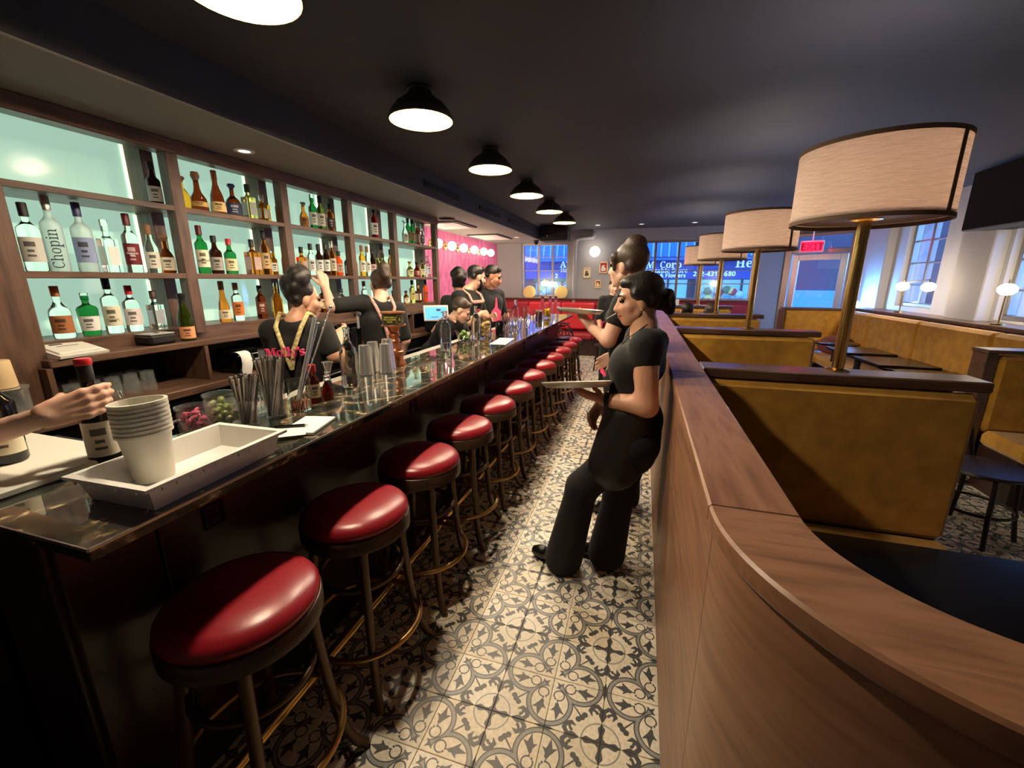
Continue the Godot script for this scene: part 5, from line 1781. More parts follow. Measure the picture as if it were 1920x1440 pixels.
func build_bar_things():
	var y := BY + 0.0005
	# white tub and deli cups
	var tub := thing("bus_tub", "shallow white plastic tub at the near end of the bar", "tub", Vector3(-1.178, y, -0.785), 0.03)
	var hx := 0.128
	var hz := 0.2
	var ix := 0.105
	var iz := 0.178
	var tm := MB.new()
	var ring := func(x, z, yy): return [Vector3(-x, yy, -z), Vector3(x, yy, -z), Vector3(x, yy, z), Vector3(-x, yy, z)]
	var lv := [ring.call(ix, iz, 0.0), ring.call(hx - 0.008, hz - 0.008, 0.062), ring.call(hx + 0.008, hz + 0.008, 0.062), ring.call(hx + 0.008, hz + 0.008, 0.07), ring.call(hx - 0.01, hz - 0.01, 0.07), ring.call(ix - 0.004, iz - 0.004, 0.005)]
	for i in 5:
		for j in 4:
			var k := (j + 1) % 4
			var out: Vector3 = (lv[i][j] + lv[i][k]) * (1.0 if i < 4 else -1.0)
			if i == 1:
				out = Vector3.DOWN
			if i == 3:
				out = Vector3.UP
			tm.quad(lv[i][j], lv[i][k], lv[i + 1][k], lv[i + 1][j], out)
	tm.quad(lv[0][0], lv[0][1], lv[0][2], lv[0][3], Vector3.DOWN)
	tm.quad(lv[5][0], lv[5][1], lv[5][2], lv[5][3], Vector3.UP)
	obj("shell", tm, M.tray_white, tub)
	for s in [-1.0, 1.0]:
		for k in 7:
			obj("rim_rib", B(Vector3(-0.1 + k * 0.033, 0.057, s * (hz + 0.004)), Vector3(0.003, 0.01, 0.006), 0.001), M.tray_white, tub)
		for k in 11:
			obj("rim_rib", B(Vector3(s * (hx + 0.004), 0.057, -0.17 + k * 0.034), Vector3(0.006, 0.01, 0.003), 0.001), M.tray_white, tub)
	for i in 8:
		var lab = "translucent white deli cup, %s of the nested stack in the tub" % ["lowest", "second from bottom", "third from bottom", "fourth from bottom", "fifth from bottom", "sixth from bottom", "seventh from bottom", "topmost"][i]
		var c := thing("deli_cup", lab, "cup", Vector3(-1.235, y + 0.007 + i * 0.0118, -0.725), 0, "nested deli cups")
		c.rotation.z = 0.05
		obj("cup", L([[0, 0], [0.042, 0], [0.044, 0.004], [0.0565, 0.127], [0.0622, 0.128], [0.0622, 0.1345], [0.055, 0.135], [0.0415, 0.005], [0, 0.005]], 36), M.milky, c)
	# bottle in the hand and its neighbours
	var wb := thing("wine_bottle", "black wine bottle with red wax top held by the reaching hand", "bottle", Vector3(-1.5, y, -0.765))
	bottle_at(wb, 0.305, 0.038, "wine", M.wine_black, M.black, "d8d0bc")
	obj("wax_top", L([[0.0185, 0.296], [0.0195, 0.299], [0.0195, 0.311], [0.0175, 0.315], [0, 0.316]], 20), M.red_wax, wb)
	var wb2 := thing("wine_bottle", "dark wine bottle with cream label at the photo edge on the cutting board", "bottle", Vector3(-1.71, 1.0935, -0.655))
	bottle_at(wb2, 0.3, 0.04, "wine", M.wine_black, M.black, "e8e0c4")
	# jars of garnish
	jar(Vector3(-1.475, y, -1.02), 0.05, 0.105, "glass jar of pink pickled onions behind the white tub", "pink")
	jar(Vector3(-1.43, y, -1.1), 0.048, 0.1, "glass jar of green olives beside the pink onions", "olive")
	jar(Vector3(-1.51, y, -1.145), 0.05, 0.115, "glass jar of green olives behind the other olive jar", "olive")
	jar(Vector3(-1.47, y, -1.245), 0.05, 0.12, "clear faceted glass jar behind the straws", "clear")
	# straws
	straws(Vector3(-1.385, y, -1.155), 0.038, 0.1, 0.19, 34, "shorter glass", "short ribbed glass of striped straws")
	straws(Vector3(-1.37, y, -1.262), 0.043, 0.14, 0.24, 44, "taller glass", "tall clear glass of striped straws")
	# mixing glass and bar spoons
	var mg := thing("mixing_glass", "etched mixing glass holding bar spoons", "glass", Vector3(-1.34, y, -1.36))
	tumbler(mg, 0.042, 0.047, 0.13, M.clear)
	obj("water", L([[0, 0.009], [0.037, 0.009], [0.039, 0.05], [0, 0.05]], 20), M.rose_water, mg)
	var tips := [Vector3(-0.02, 0.36, -0.16), Vector3(-0.03, 0.33, -0.185), Vector3(0.0, 0.4, -0.24)]
	for i in 3:
		var sp := thing("bar_spoon", ["thick steel muddler leaning in the mixing glass", "middle twisted bar spoon in the mixing glass", "longest twisted bar spoon in the mixing glass"][i], "spoon", Vector3(-1.34, y + 0.012, -1.36), 0, "bar spoons in the mixing glass")
		var a := Vector3(0.0, 0.0, 0.025)
		var b: Vector3 = tips[i]
		obj("shaft", T([a, a.lerp(b, 0.5), b], 0.0085 if i == 0 else 0.003, 10), M.steel, sp)
		if i > 0:
			var tw := []
			for k in 60:
				var u := k / 59.0
				var c := a.lerp(b, 0.2 + u * 0.75)
				tw.append(c + Vector3(cos(u * 60.0), 0, sin(u * 60.0)) * 0.0028)
			obj("twist", T(tw, 0.0016, 5), M.steel, sp)
		var kb := MB.new()
		kb.ball(b, Vector3(0.009, 0.007, 0.009), 10)
		obj("knob", kb, M.steel, sp)
	# bitters
	var bt := thing("bitters_bottle", "amber bitters bottle with cream label on the bar", "bottle", Vector3(-1.37, y, -1.475), 0, "bitters bottles")
	bottle_at(bt, 0.17, 0.026, "tall", M.brown, M.red_wax, "e0cfa4")
	dasher(Vector3(-1.345, y, -1.53), M.red_liquid, "red dasher bottle with steel spout")
	dasher(Vector3(-1.4, y, -1.6), M.olive, "olive dasher bottle with steel spout")
	dasher(Vector3(-1.43, y, -1.535), M.amber, "amber dasher bottle with steel spout")
	var jg := thing("jigger", "double ended steel jigger among the dasher bottles", "jigger", Vector3(-1.44, y, -1.655))
	obj("cups", L([[0.022, 0], [0.007, 0.075], [0.007, 0.08], [0.026, 0.145], [0.024, 0.145], [0.0, 0.09]], 20), M.steel, jg)
	# water bottles
	var wz := [[-1.405, -1.77, "swing top clear water bottle before the steel shaker tins"], [-1.435, -2.95, "clear water bottle alone in the middle of the bar"], [-1.45, -3.62, "clear water bottle beside the bowl of limes"], [-1.45, -4.9, "clear water bottle far along the bar"]]
	for q in wz:
		var w := thing("water_bottle", q[2], "bottle", Vector3(q[0], y, q[1]), 0, "clear water bottles on the bar")
		obj("glass", L([[0, 0], [0.04, 0], [0.043, 0.006], [0.043, 0.17], [0.038, 0.195], [0.02, 0.225], [0.0145, 0.245], [0.0145, 0.285], [0.018, 0.29], [0.018, 0.3], [0.012, 0.3], [0.012, 0.245], [0.036, 0.19], [0.04, 0.165], [0.04, 0.012], [0, 0.012]], 28), M.clear, w)
		obj("water", L([[0, 0.013], [0.0385, 0.013], [0.0385, 0.06], [0, 0.06]], 24), M.clear_water, w)
	# shaker tins
	var sh := [[-1.5, -2.03, 0.17], [-1.515, -2.13, 0.175], [-1.46, -2.2, 0.185], [-1.42, -2.115, 0.17]]
	for i in 4:
		var s := thing("shaker_tin", "upturned steel shaker tin, %s before the beer tap" % ["leftmost", "second", "nearest the tap", "front one"][i], "shaker", Vector3(sh[i][0], y, sh[i][1]), 0, "upturned shaker tins")
		var h: float = sh[i][2]
		obj("tin", L([[0.045, 0], [0.0455, 0.004], [0.043, 0.008], [0.031, h - 0.004], [0.029, h], [0, h]], 32), M.steel, s)
	beer_tap(Vector3(-1.49, y, -2.33))
	# bowls and jars further on
	var gb := thing("garnish_bowl", "glass bowl of limes and mint", "bowl", Vector3(-1.47, y, -3.38))
	obj("bowl", L([[0, 0], [0.04, 0], [0.075, 0.09], [0.078, 0.1], [0.074, 0.1], [0.038, 0.006], [0, 0.006]], 24), M.clear, gb)
	rng.seed = 3
	for i in 9:
		var b := MB.new()
		var a := i * 2.4
		b.ball(Vector3(cos(a) * 0.03, 0.035 + 0.018 * (i % 4), sin(a) * 0.03), Vector3(0.02, 0.017, 0.02), 10)
		obj("lime", b, M.lime, gb)
	var gj := thing("ginger_jar", "tall glass jar of pale ginger pieces", "jar", Vector3(-1.4, y, -3.72))
	obj("jar", L([[0, 0], [0.06, 0], [0.062, 0.16], [0.058, 0.16], [0.056, 0.008], [0, 0.008]], 24), M.clear, gj)
	for i in 10:
		var b := MB.new()
		var a := i * 2.1
		b.ball(Vector3(cos(a) * 0.028, 0.025 + 0.013 * i, sin(a) * 0.028), Vector3(0.026, 0.018, 0.02), 8, Basis(Vector3(0.3, 1, 0.2).normalized(), a))
		obj("ginger_piece", b, M.ginger, gj)
	var tb := thing("tall_jar", "black jar beside the ginger", "jar", Vector3(-1.3, y, -3.86))
	obj("body", L([[0, 0], [0.04, 0], [0.042, 0.12], [0.03, 0.14], [0.03, 0.15], [0, 0.15]], 20), M.gloss_black, tb)
	# far cluster of glassware
	var gl := [[-1.32, -4.2, 0.16], [-1.42, -4.35, 0.15], [-1.3, -4.5, 0.14], [-1.45, -4.6, 0.17], [-1.25, -4.7, 0.15], [-1.38, -5.15, 0.18], [-1.3, -5.3, 0.16], [-1.45, -5.4, 0.2]]
	var gn := ["first", "second", "third", "fourth", "fifth", "sixth", "seventh", "eighth"]
	for i in 8:
		var g := thing("pint_glass", "clear tall glass far along the bar, %s in the cluster from the near end" % gn[i], "glass", Vector3(gl[i][0], y, gl[i][1]), 0, "tall glasses far along the bar")
		tumbler(g, 0.033, 0.042, gl[i][2], M.clear)
	var kj := thing("cherry_jar", "dark jar of cherries with metal lid far along the bar", "jar", Vector3(-1.36, y, -5.75))
	obj("jar", L([[0, 0], [0.045, 0], [0.047, 0.1], [0.04, 0.11], [0, 0.11]], 20), M.dark_jar, kj)
	obj("lid", L([[0.044, 0.105], [0.044, 0.125], [0, 0.128]], 20), M.steel, kj)
	var lj := thing("lemon_jar", "glass jar of bright yellow lemon peel at the far bar end", "jar", Vector3(-1.3, y, -6.0))
	obj("jar", L([[0, 0], [0.058, 0], [0.06, 0.15], [0.056, 0.15], [0.054, 0.006], [0, 0.006]], 20), M.clear, lj)
	for i in 12:
		var b := MB.new()
		var a := i * 2.2
		b.ball(Vector3(cos(a) * 0.026, 0.025 + 0.0085 * i, sin(a) * 0.026), Vector3(0.024, 0.018, 0.024), 8)
		obj("lemon_peel", b, M.lemon, lj)
	for i in 3:
		var g := thing("carafe", "tall clear carafe at the far bar end, %s" % ["left of three", "middle of three", "right of three"][i], "carafe", Vector3(-1.43 + i * 0.1, y, -6.25 - 0.08 * (i % 2)), 0, "clear carafes at the far bar end")
		obj("glass", L([[0, 0], [0.045, 0], [0.045, 0.16], [0.02, 0.22], [0.024, 0.3], [0.021, 0.3], [0.016, 0.22], [0.041, 0.155], [0.041, 0.008], [0, 0.008]], 20), M.clear, g)
	# pad, pen, menu
	var pad := thing("note_pad", "white order pad lying near the bar edge", "notepad", Vector3(-1.155, y, -1.2), 0.25)
	obj("pages", B(Vector3(0, 0.006, 0), Vector3(0.12, 0.01, 0.18), 0.002), M.paper, pad)
	obj("cover", B(Vector3(0, 0.0008, 0), Vector3(0.124, 0.0016, 0.184)), M.black, pad)
	obj("loose_sheet", B(Vector3(-0.05, 0.0125, 0.06), Vector3(0.1, 0.0012, 0.13), 0.0, Transform3D(Basis(Vector3.UP, 0.4), Vector3.ZERO)), M.paper, pad)
	var pen := thing("pen", "black pen lying on the order pad", "pen", Vector3(-1.19, y + 0.0185, -1.14), 0.5)
	obj("barrel", T([Vector3(-0.045, 0, 0), Vector3(0.055, 0, 0)], 0.005, 10), M.gloss_black, pen)
	obj("tip", T([Vector3(0.055, 0, 0), Vector3(0.068, 0, 0)], [0.004, 0.001], 8), M.steel, pen)
	var mn := thing("menu_sheet", "printed white menu sheet lying on the far bar top", "menu", Vector3(-1.17, y, -3.55), 0.1)
	obj("sheet", B(Vector3(0, 0.001, 0), Vector3(0.14, 0.0015, 0.4)), M.paper, mn)
	for k in 9:
		obj("printed_line", B(Vector3(0.0, 0.0021, -0.15 + k * 0.036), Vector3(0.1, 0.0006, 0.008)), M.grey_ink, mn)


func jar(at: Vector3, r: float, h: float, label: String, what: String):
	var j := thing("garnish_jar", label, "jar", at, 0, "garnish jars on the bar")
	obj("jar", L([[0, 0], [r * 0.92, 0], [r, 0.01], [r, h * 0.78], [r * 0.93, h * 0.86], [r * 1.06, h * 0.94], [r * 1.06, h], [r * 0.98, h], [r * 0.86, h * 0.86], [r * 0.93, h * 0.78], [r * 0.93, 0.014], [0, 0.012]], 28), M.clear_thin, j)
	if what == "clear":
		for k in 14:
			var a := TAU * k / 14.0
			obj("facet", T([Vector3(cos(a) * (r + 0.001), 0.01, sin(a) * (r + 0.001)), Vector3(cos(a) * (r + 0.001), h * 0.76, sin(a) * (r + 0.001))], 0.003, 6), M.clear, j)
		return
	for i in 22:
		var a := i * 2.4
		var rr := r * (0.62 if i % 3 else 0.2)
		var b := MB.new()
		var yy := 0.024 + h * 0.58 * i / 22.0
		if what == "pink":
			b.ball(Vector3(cos(a) * rr, yy, sin(a) * rr), Vector3(0.02, 0.006, 0.013), 8, Basis(Vector3(1, 0.3, 0.5).normalized(), a))
			obj("onion_slice", b, M.onion, j)
		else:
			b.ball(Vector3(cos(a) * rr, yy, sin(a) * rr), Vector3(0.0125, 0.011, 0.0125), 8)
			obj("olive_fruit", b, M.olive_fruit, j)


func straws(at: Vector3, r: float, h: float, ls: float, n: int, which: String, label: String):
	var g := thing("straw_glass", label, "glass", at)
	tumbler(g, r * 0.86, r, h, M.clear_thin)
	obj("rim", L([[r - 0.003, h - 0.002], [r + 0.002, h - 0.002], [r + 0.002, h + 0.002], [r - 0.003, h + 0.002], [r - 0.003, h - 0.002]], 24), M.clear, g)
	for i in n:
		var a := i * 2.399
		var q := sqrt((i + 0.5) / n)
		var d0 := Vector3(cos(a + 1.1), 0, sin(a + 1.1)) * q * (r * 0.86 - 0.008)
		var d1 := Vector3(cos(a), 0, sin(a)) * q * (r * 1.35)
		var top := d1 + Vector3(0, ls - 0.015 * q + (0.022 if i == n - 1 and n > 30 else 0.0), 0)
		var s := thing("drinking_straw", "dark metallic drinking straw standing in the %s" % which, "straw", at + Vector3(0, 0.009, 0), 0, "straws in the %s" % which)
		obj("straw", T([d0, top], 0.0034, 7), M.straw if i % 2 else M.straw_pale, s)


func dasher(at, m, label):
	var d := thing("dasher_bottle", label, "bottle", at, 0, "dasher bottles on the bar")
	obj("glass", L([[0, 0], [0.02, 0], [0.027, 0.02], [0.024, 0.045], [0.01, 0.07], [0.009, 0.09], [0, 0.09]], 20), m, d)
	obj("spout", L([[0.011, 0.085], [0.014, 0.092], [0.006, 0.1], [0.012, 0.108], [0.003, 0.118], [0, 0.14]], 14), M.steel, d)


func beer_tap(at):
	var t := thing("beer_tap", "copper beer tap tower with dark green round badge", "beer tap", at)
	obj("column", L([[0, 0], [0.062, 0], [0.064, 0.01], [0.056, 0.03], [0.05, 0.035], [0.046, 0.075], [0.05, 0.08], [0.05, 0.088], [0.04, 0.094], [0.036, 0.12], [0.03, 0.145], [0.036, 0.15], [0.036, 0.157], [0.03, 0.163], [0.028, 0.18], [0.037, 0.19], [0.037, 0.197], [0.03, 0.205], [0.036, 0.235], [0.05, 0.248], [0, 0.25]], 32), M.copper, t)
	for k in 10:
		var a := TAU * k / 10.0
		obj("flute", T([Vector3(cos(a) * 0.037, 0.098, sin(a) * 0.037), Vector3(cos(a) * 0.033, 0.138, sin(a) * 0.033)], 0.005, 6), M.copper, t)
	obj("badge_drum", L([[0, 0.256], [0.068, 0.256], [0.068, 0.33], [0, 0.33]], 40), M.badge_green, t)
	for y in [0.25, 0.328]:
		obj("drum_rim", L([[0.06, y], [0.075, y], [0.077, y + 0.005], [0.075, y + 0.01], [0.0, y + 0.011]], 40), M.copper, t)
	# the badge lettering and crest
	var f := Vector3(0.55, 0, 0.83)
	var bs := Basis(Vector3(f.z, 0, -f.x), Vector3.UP, f)
	letters("BOROUGH &\nFULL BODIED\nLAGER", 0.0085, M.yellow_print, t, Transform3D(Basis(bs.x.rotated(Vector3.UP, -0.35), Vector3.UP, f.rotated(Vector3.UP, -0.35)), Vector3(0, 0.293, 0) + f.rotated(Vector3.UP, -0.35) * 0.0655), "badge_lettering", "Droid Sans", 0.008, true)
	var f2 := f.rotated(Vector3.UP, 0.55)
	var cr := []
	for k in 24:
		var a := TAU * k / 24.0
		var off := a
		var u := cos(off) * 0.025 / 0.069
		cr.append(Vector3(0, 0.293 + sin(off) * 0.027, 0) + f2.rotated(Vector3.UP, u) * 0.069)
	obj("crest_ring", T(cr, 0.0012, 5, true), M.yellow_print, t)
	letters("A", 0.018, M.yellow_print, t, Transform3D(Basis(Vector3(f2.z, 0, -f2.x), Vector3.UP, f2), Vector3(0, 0.293, 0) + f2 * 0.066), "crest_letter", "Droid Serif", 0.008, true)
	obj("handle", T([Vector3(-0.03, 0.22, -0.03), Vector3(-0.07, 0.2, -0.07), Vector3(-0.08, 0.16, -0.08)], 0.01, 10), M.steel, t)


func build_back_bar_things():
	var y := 1.2385
	# scale, black box, champagne
	var sc := thing("kitchen_scale", "white kitchen scale on the ledge below the first bay", "scale", Vector3(-2.69, y, -1.335), 0.12)
	var pr := MB.new()
	pr.prism([Vector2(-0.085, 0), Vector2(0.09, 0), Vector2(0.095, 0.012), Vector2(-0.06, 0.052), Vector2(-0.085, 0.048)], 0.21, Transform3D(Basis(Vector3.RIGHT, Vector3.UP, Vector3.BACK), Vector3(0, 0, -0.105)))
	obj("body", pr, M.plastic_white, sc)
	var tilt := Transform3D(Basis(Vector3.BACK, -0.255), Vector3(0.0, 0.0345, 0))
	obj("platform", B(Vector3(0.005, 0.006, 0), Vector3(0.13, 0.008, 0.18), 0.003, tilt), M.plastic_white, sc)
	obj("display", B(Vector3(-0.04, 0.0115, 0.03), Vector3(0.012, 0.003, 0.05), 0.001, tilt), M.dark_display, sc)
	obj("key_row", B(Vector3(-0.01, 0.0115, 0.0), Vector3(0.004, 0.002, 0.09), 0.0005, tilt), M.grey_ink, sc)
	var bx := thing("card_reader", "low black box with grey lid on the ledge", "device", Vector3(-2.69, y, -1.73), 0.05)
	obj("body", B(Vector3(0, 0.03, 0), Vector3(0.13, 0.055, 0.15), 0.012), M.black, bx)
	obj("lid", B(Vector3(0, 0.06, 0), Vector3(0.12, 0.008, 0.14), 0.003), M.grey_lid, bx)
	obj("slot", B(Vector3(0.01, 0.065, 0.0), Vector3(0.03, 0.004, 0.012), 0.001), M.black, bx)
	var ch := thing("champagne_bottle", "green champagne bottle with orange label on the ledge", "bottle", Vector3(-2.67, y, -1.9))
	bottle_at(ch, 0.285, 0.041, "champ", M.wine_green, M.black, "f0a070")
	# receipt printer with curling paper
	var pn := thing("receipt_printer", "black receipt printer with curling white paper in the niche", "printer", Vector3(-2.66, 0.9855, -2.2))
	obj("body", B(Vector3(0, 0.08, 0), Vector3(0.2, 0.16, 0.18), 0.015), M.gloss_black, pn)
	obj("lid_line", B(Vector3(0.1, 0.12, 0), Vector3(0.006, 0.006, 0.16), 0.001), M.grey_lid, pn)
	var rows := []
	for i in 14:
		var a := i / 13.0
		rows.append([Vector3(0.1 + sin(a * 2.2) * 0.1, 0.15 - a * a * 0.15 + 0.02 * sin(a * PI), 0.125 + a * 0.02), Vector3(0.1 + sin(a * 2.2) * 0.1, 0.15 - a * a * 0.15 + 0.02 * sin(a * PI), 0.045 + a * 0.02)])
	var ps := MB.new()
	ps.sheet(rows)
	obj("paper_roll_end", ps, M.paper, pn)
	# upturned glasses in the niches
	var i := 0
	for set in [[-1.3, -1.72, -2.74], [-2.4, -2.82, -2.8], [-3.95, -4.35, -2.74]]:
		var z: float = set[0]
		while z > set[1]:
			for x in [-2.68, -2.8]:
				var g := thing("rocks_glass", "clear upturned glass in the niche under the ledge, %s group" % ("near" if set[0] > -2 else ("middle" if set[0] > -3 else "far")), "glass", Vector3(x, 0.9855, z), 0, "upturned glasses, %s niche" % ("near" if set[0] > -2 else ("middle" if set[0] > -3 else "far")))
				obj("glass", L([[0.036, 0], [0.038, 0.003], [0.032, 0.115], [0, 0.118], [0, 0.108], [0.028, 0.105], [0.034, 0.0]], 14), M.clear_thin, g)
				i += 1
			z -= 0.085
	# till with blue screen, grey till seen from behind
	var pos := thing("pos_terminal", "till with tilted blue touch screen at the shelf end", "till", Vector3(-2.45, 1.06, -4.72), 0.0)
	obj("stand", B(Vector3(0, -0.005, 0), Vector3(0.16, 0.14, 0.2), 0.015), M.gloss_black, pos)
	var sxf := Transform3D(Basis(Vector3.UP, 0.55) * Basis(Vector3.RIGHT, -0.55), Vector3(0.06, 0.15, 0.04))
	obj("bezel", B(Vector3.ZERO, Vector3(0.3, 0.21, 0.02), 0.006, sxf), M.plastic_white, pos)
	obj("screen", B(Vector3(0, -0.008, 0.011), Vector3(0.262, 0.165, 0.004), 0.001, sxf), M.screen_blue, pos)
	for q in [[0.03, 0.035, 0.05, 0.03], [0.07, 0.0, 0.03, 0.014], [0.08, -0.035, 0.02, 0.014], [-0.02, -0.06, 0.09, 0.008]]:
		obj("screen_tile", B(Vector3(q[0], q[1], 0.0135), Vector3(q[2], q[3], 0.001), 0.0, sxf), M.screen_dark, pos)
	var ps2 := thing("pos_terminal", "grey backed till between the bartender and the beer tap", "till", Vector3(-2.3, 1.0, -3.05), 0)
	obj("stand", B(Vector3(-0.02, 0.1, 0), Vector3(0.06, 0.22, 0.08), 0.01), M.black, ps2)
	obj("shell", B(Vector3(0.02, 0.27, 0.0), Vector3(0.02, 0.13, 0.2), 0.008, Transform3D(Basis(Vector3.UP, 0.5), Vector3.ZERO)), M.grey_lid, ps2)
	obj("foot", B(Vector3(0, -0.005, 0), Vector3(0.16, 0.012, 0.16), 0.004), M.black, ps2)
	# small crystal glass in the bartender's hand
	var cg := thing("cut_glass", "faceted crystal glass in the bartender's hand", "glass", Vector3(-2.02, 1.22, -2.55))
	cg.rotation.z = 0.5
	obj("glass", L([[0, 0], [0.03, 0], [0.037, 0.085], [0.034, 0.085], [0.027, 0.008], [0, 0.008]], 10), M.clear, cg)
	# paper cup and steel canister at the photo edge
	var mc := thing("steel_canister", "ribbed steel canister at the photo edge on the lower counter", "canister", Vector3(-2.52, 0.9855, -1.0))
	obj("body", L([[0, 0], [0.075, 0], [0.075, 0.05], [0.078, 0.06], [0.075, 0.07], [0.075, 0.165], [0.08, 0.17], [0.08, 0.178], [0, 0.18]], 28), M.steel, mc)
	var pc := thing("paper_cup", "kraft paper cup upside down on the steel canister", "cup", Vector3(-2.52, 1.166, -1.0))
	obj("cup", L([[0.05, 0], [0.052, 0.004], [0.046, 0.11], [0.043, 0.113], [0, 0.108]], 24), M.kraft, pc)
	# wet floor end: mat, towel, bin
	var mt := thing("rubber_mat", "black perforated rubber floor mat behind the bar end", "mat", Vector3(-2.0, 0.0, -0.72))
	for k in 15:
		obj("mat_bar", B(Vector3(-0.44 + k * 0.06, 0.008, 0), Vector3(0.028, 0.014, 0.8), 0.004), M.rubber, mt)
	for k in 13:
		obj("mat_bar", B(Vector3(0, 0.007, -0.39 + k * 0.065), Vector3(0.9, 0.01, 0.024), 0.003), M.rubber, mt)
	obj("drain_strip", B(Vector3(0.0, 0.004, 0.45), Vector3(0.9, 0.012, 0.05), 0.003), M.drain_pale, mt)
	var bn := thing("waste_bin", "round dark bin with steel rim at the photo edge", "bin", Vector3(-2.3, 0.0, -0.62))
	obj("drum", L([[0, 0.0], [0.16, 0.0], [0.2, 0.55], [0.19, 0.55], [0.15, 0.02], [0, 0.02]], 28), M.gloss_black, bn)
	obj("rim", L([[0.19, 0.545], [0.206, 0.545], [0.206, 0.56], [0.19, 0.56], [0.19, 0.545]], 28), M.steel, bn)


# ---------------------------------------------------------------- the far end and the street
func build_far_end():
	var b := thing("red_banquette", "long red banquette under the end windows", "banquette", Vector3(0, 0, BACK + 0.02))
	obj("back_board", S(Vector3(-3.26, 0.0, 0.0), Vector3(2.06, 1.175, 0.06), 0.005), M.deep_red, b)
	obj("cap_rail", S(Vector3(-3.26, 1.175, 0.0), Vector3(2.06, 1.205, 0.11), 0.005), M.rail_wood, b)
	for i in 7:
		obj("back_cushion", B(Vector3(-2.87 + i * 0.755, 0.82, 0.12), Vector3(0.74, 0.58, 0.13), 0.03), M.red_vinyl if i == 1 or i == 2 else M.deep_red, b)
		obj("seat_cushion", B(Vector3(-2.87 + i * 0.755, 0.41, 0.33), Vector3(0.74, 0.12, 0.46), 0.03), M.deep_red, b)
	obj("seat_box", S(Vector3(-3.22, 0.0, 0.06), Vector3(2.04, 0.35, 0.5), 0.004), M.bar_wood, b)
	for i in 2:
		var t := thing("bistro_table", ["small dark table before the red banquette, nearer the bar", "small dark table before the red banquette, behind the waitresses"][i], "table", Vector3(-1.75 + i * 1.2, 0, -8.4), 0, "dark tables at the end wall")
		obj("top", B(Vector3(0, 0.735, 0), Vector3(0.7, 0.03, 0.6), 0.006), M.table_black, t)
		obj("post", T([Vector3(0, 0.02, 0), Vector3(0, 0.72, 0)], 0.035, 12), M.black, t)
		obj("foot", L([[0, 0.0], [0.22, 0.0], [0.2, 0.02], [0.05, 0.04], [0, 0.04]], 20), M.black, t)
	chair(Vector3(-0.6, 0, -7.75), PI, "black bentwood chair at the end wall behind the waitresses")
	chair(Vector3(-1.25, 0, -7.7), PI * 0.9, "black bentwood chair beyond the end of the bar")
	for i in 2:
		var m := MB.new()
		m.ball(Vector3.ZERO, Vector3(0.15, 0.15, 0.045), 24)
		var c := obj("round_cushion", m, M.cream_cushion)
		c.position = Vector3(-2.5 + i * 0.735, 1.33, BACK + 0.07)
		c.rotation.x = -0.15
		tag(c, ["round cream cushion on the sill, left under the bar end window", "round cream cushion on the sill beside the grey pipe"][i], "cushion", "round cushions on the window sill")
	globe_lamp(Vector3(-2.11, 1.206, BACK + 0.06), [Vector3(-0.05, 0.32, 0), Vector3(0.13, 0.3, 0)], "twin globe lamp on the sill of the bar end window")
	globe_lamp(Vector3(1.38, 1.206, BACK + 0.06), [Vector3(0.0, 0.32, 0)], "single globe lamp on the sill of the wide window")
	var tl := thing("till_tag", "white price stand on the booth back beside the wide window", "sign", Vector3(0.55, 1.188, -7.72))
	obj("card", B(Vector3(0, 0.05, 0), Vector3(0.07, 0.09, 0.012), 0.002), M.white, tl)
	obj("foot", B(Vector3(0, 0.004, 0), Vector3(0.07, 0.008, 0.04), 0.002), M.white, tl)


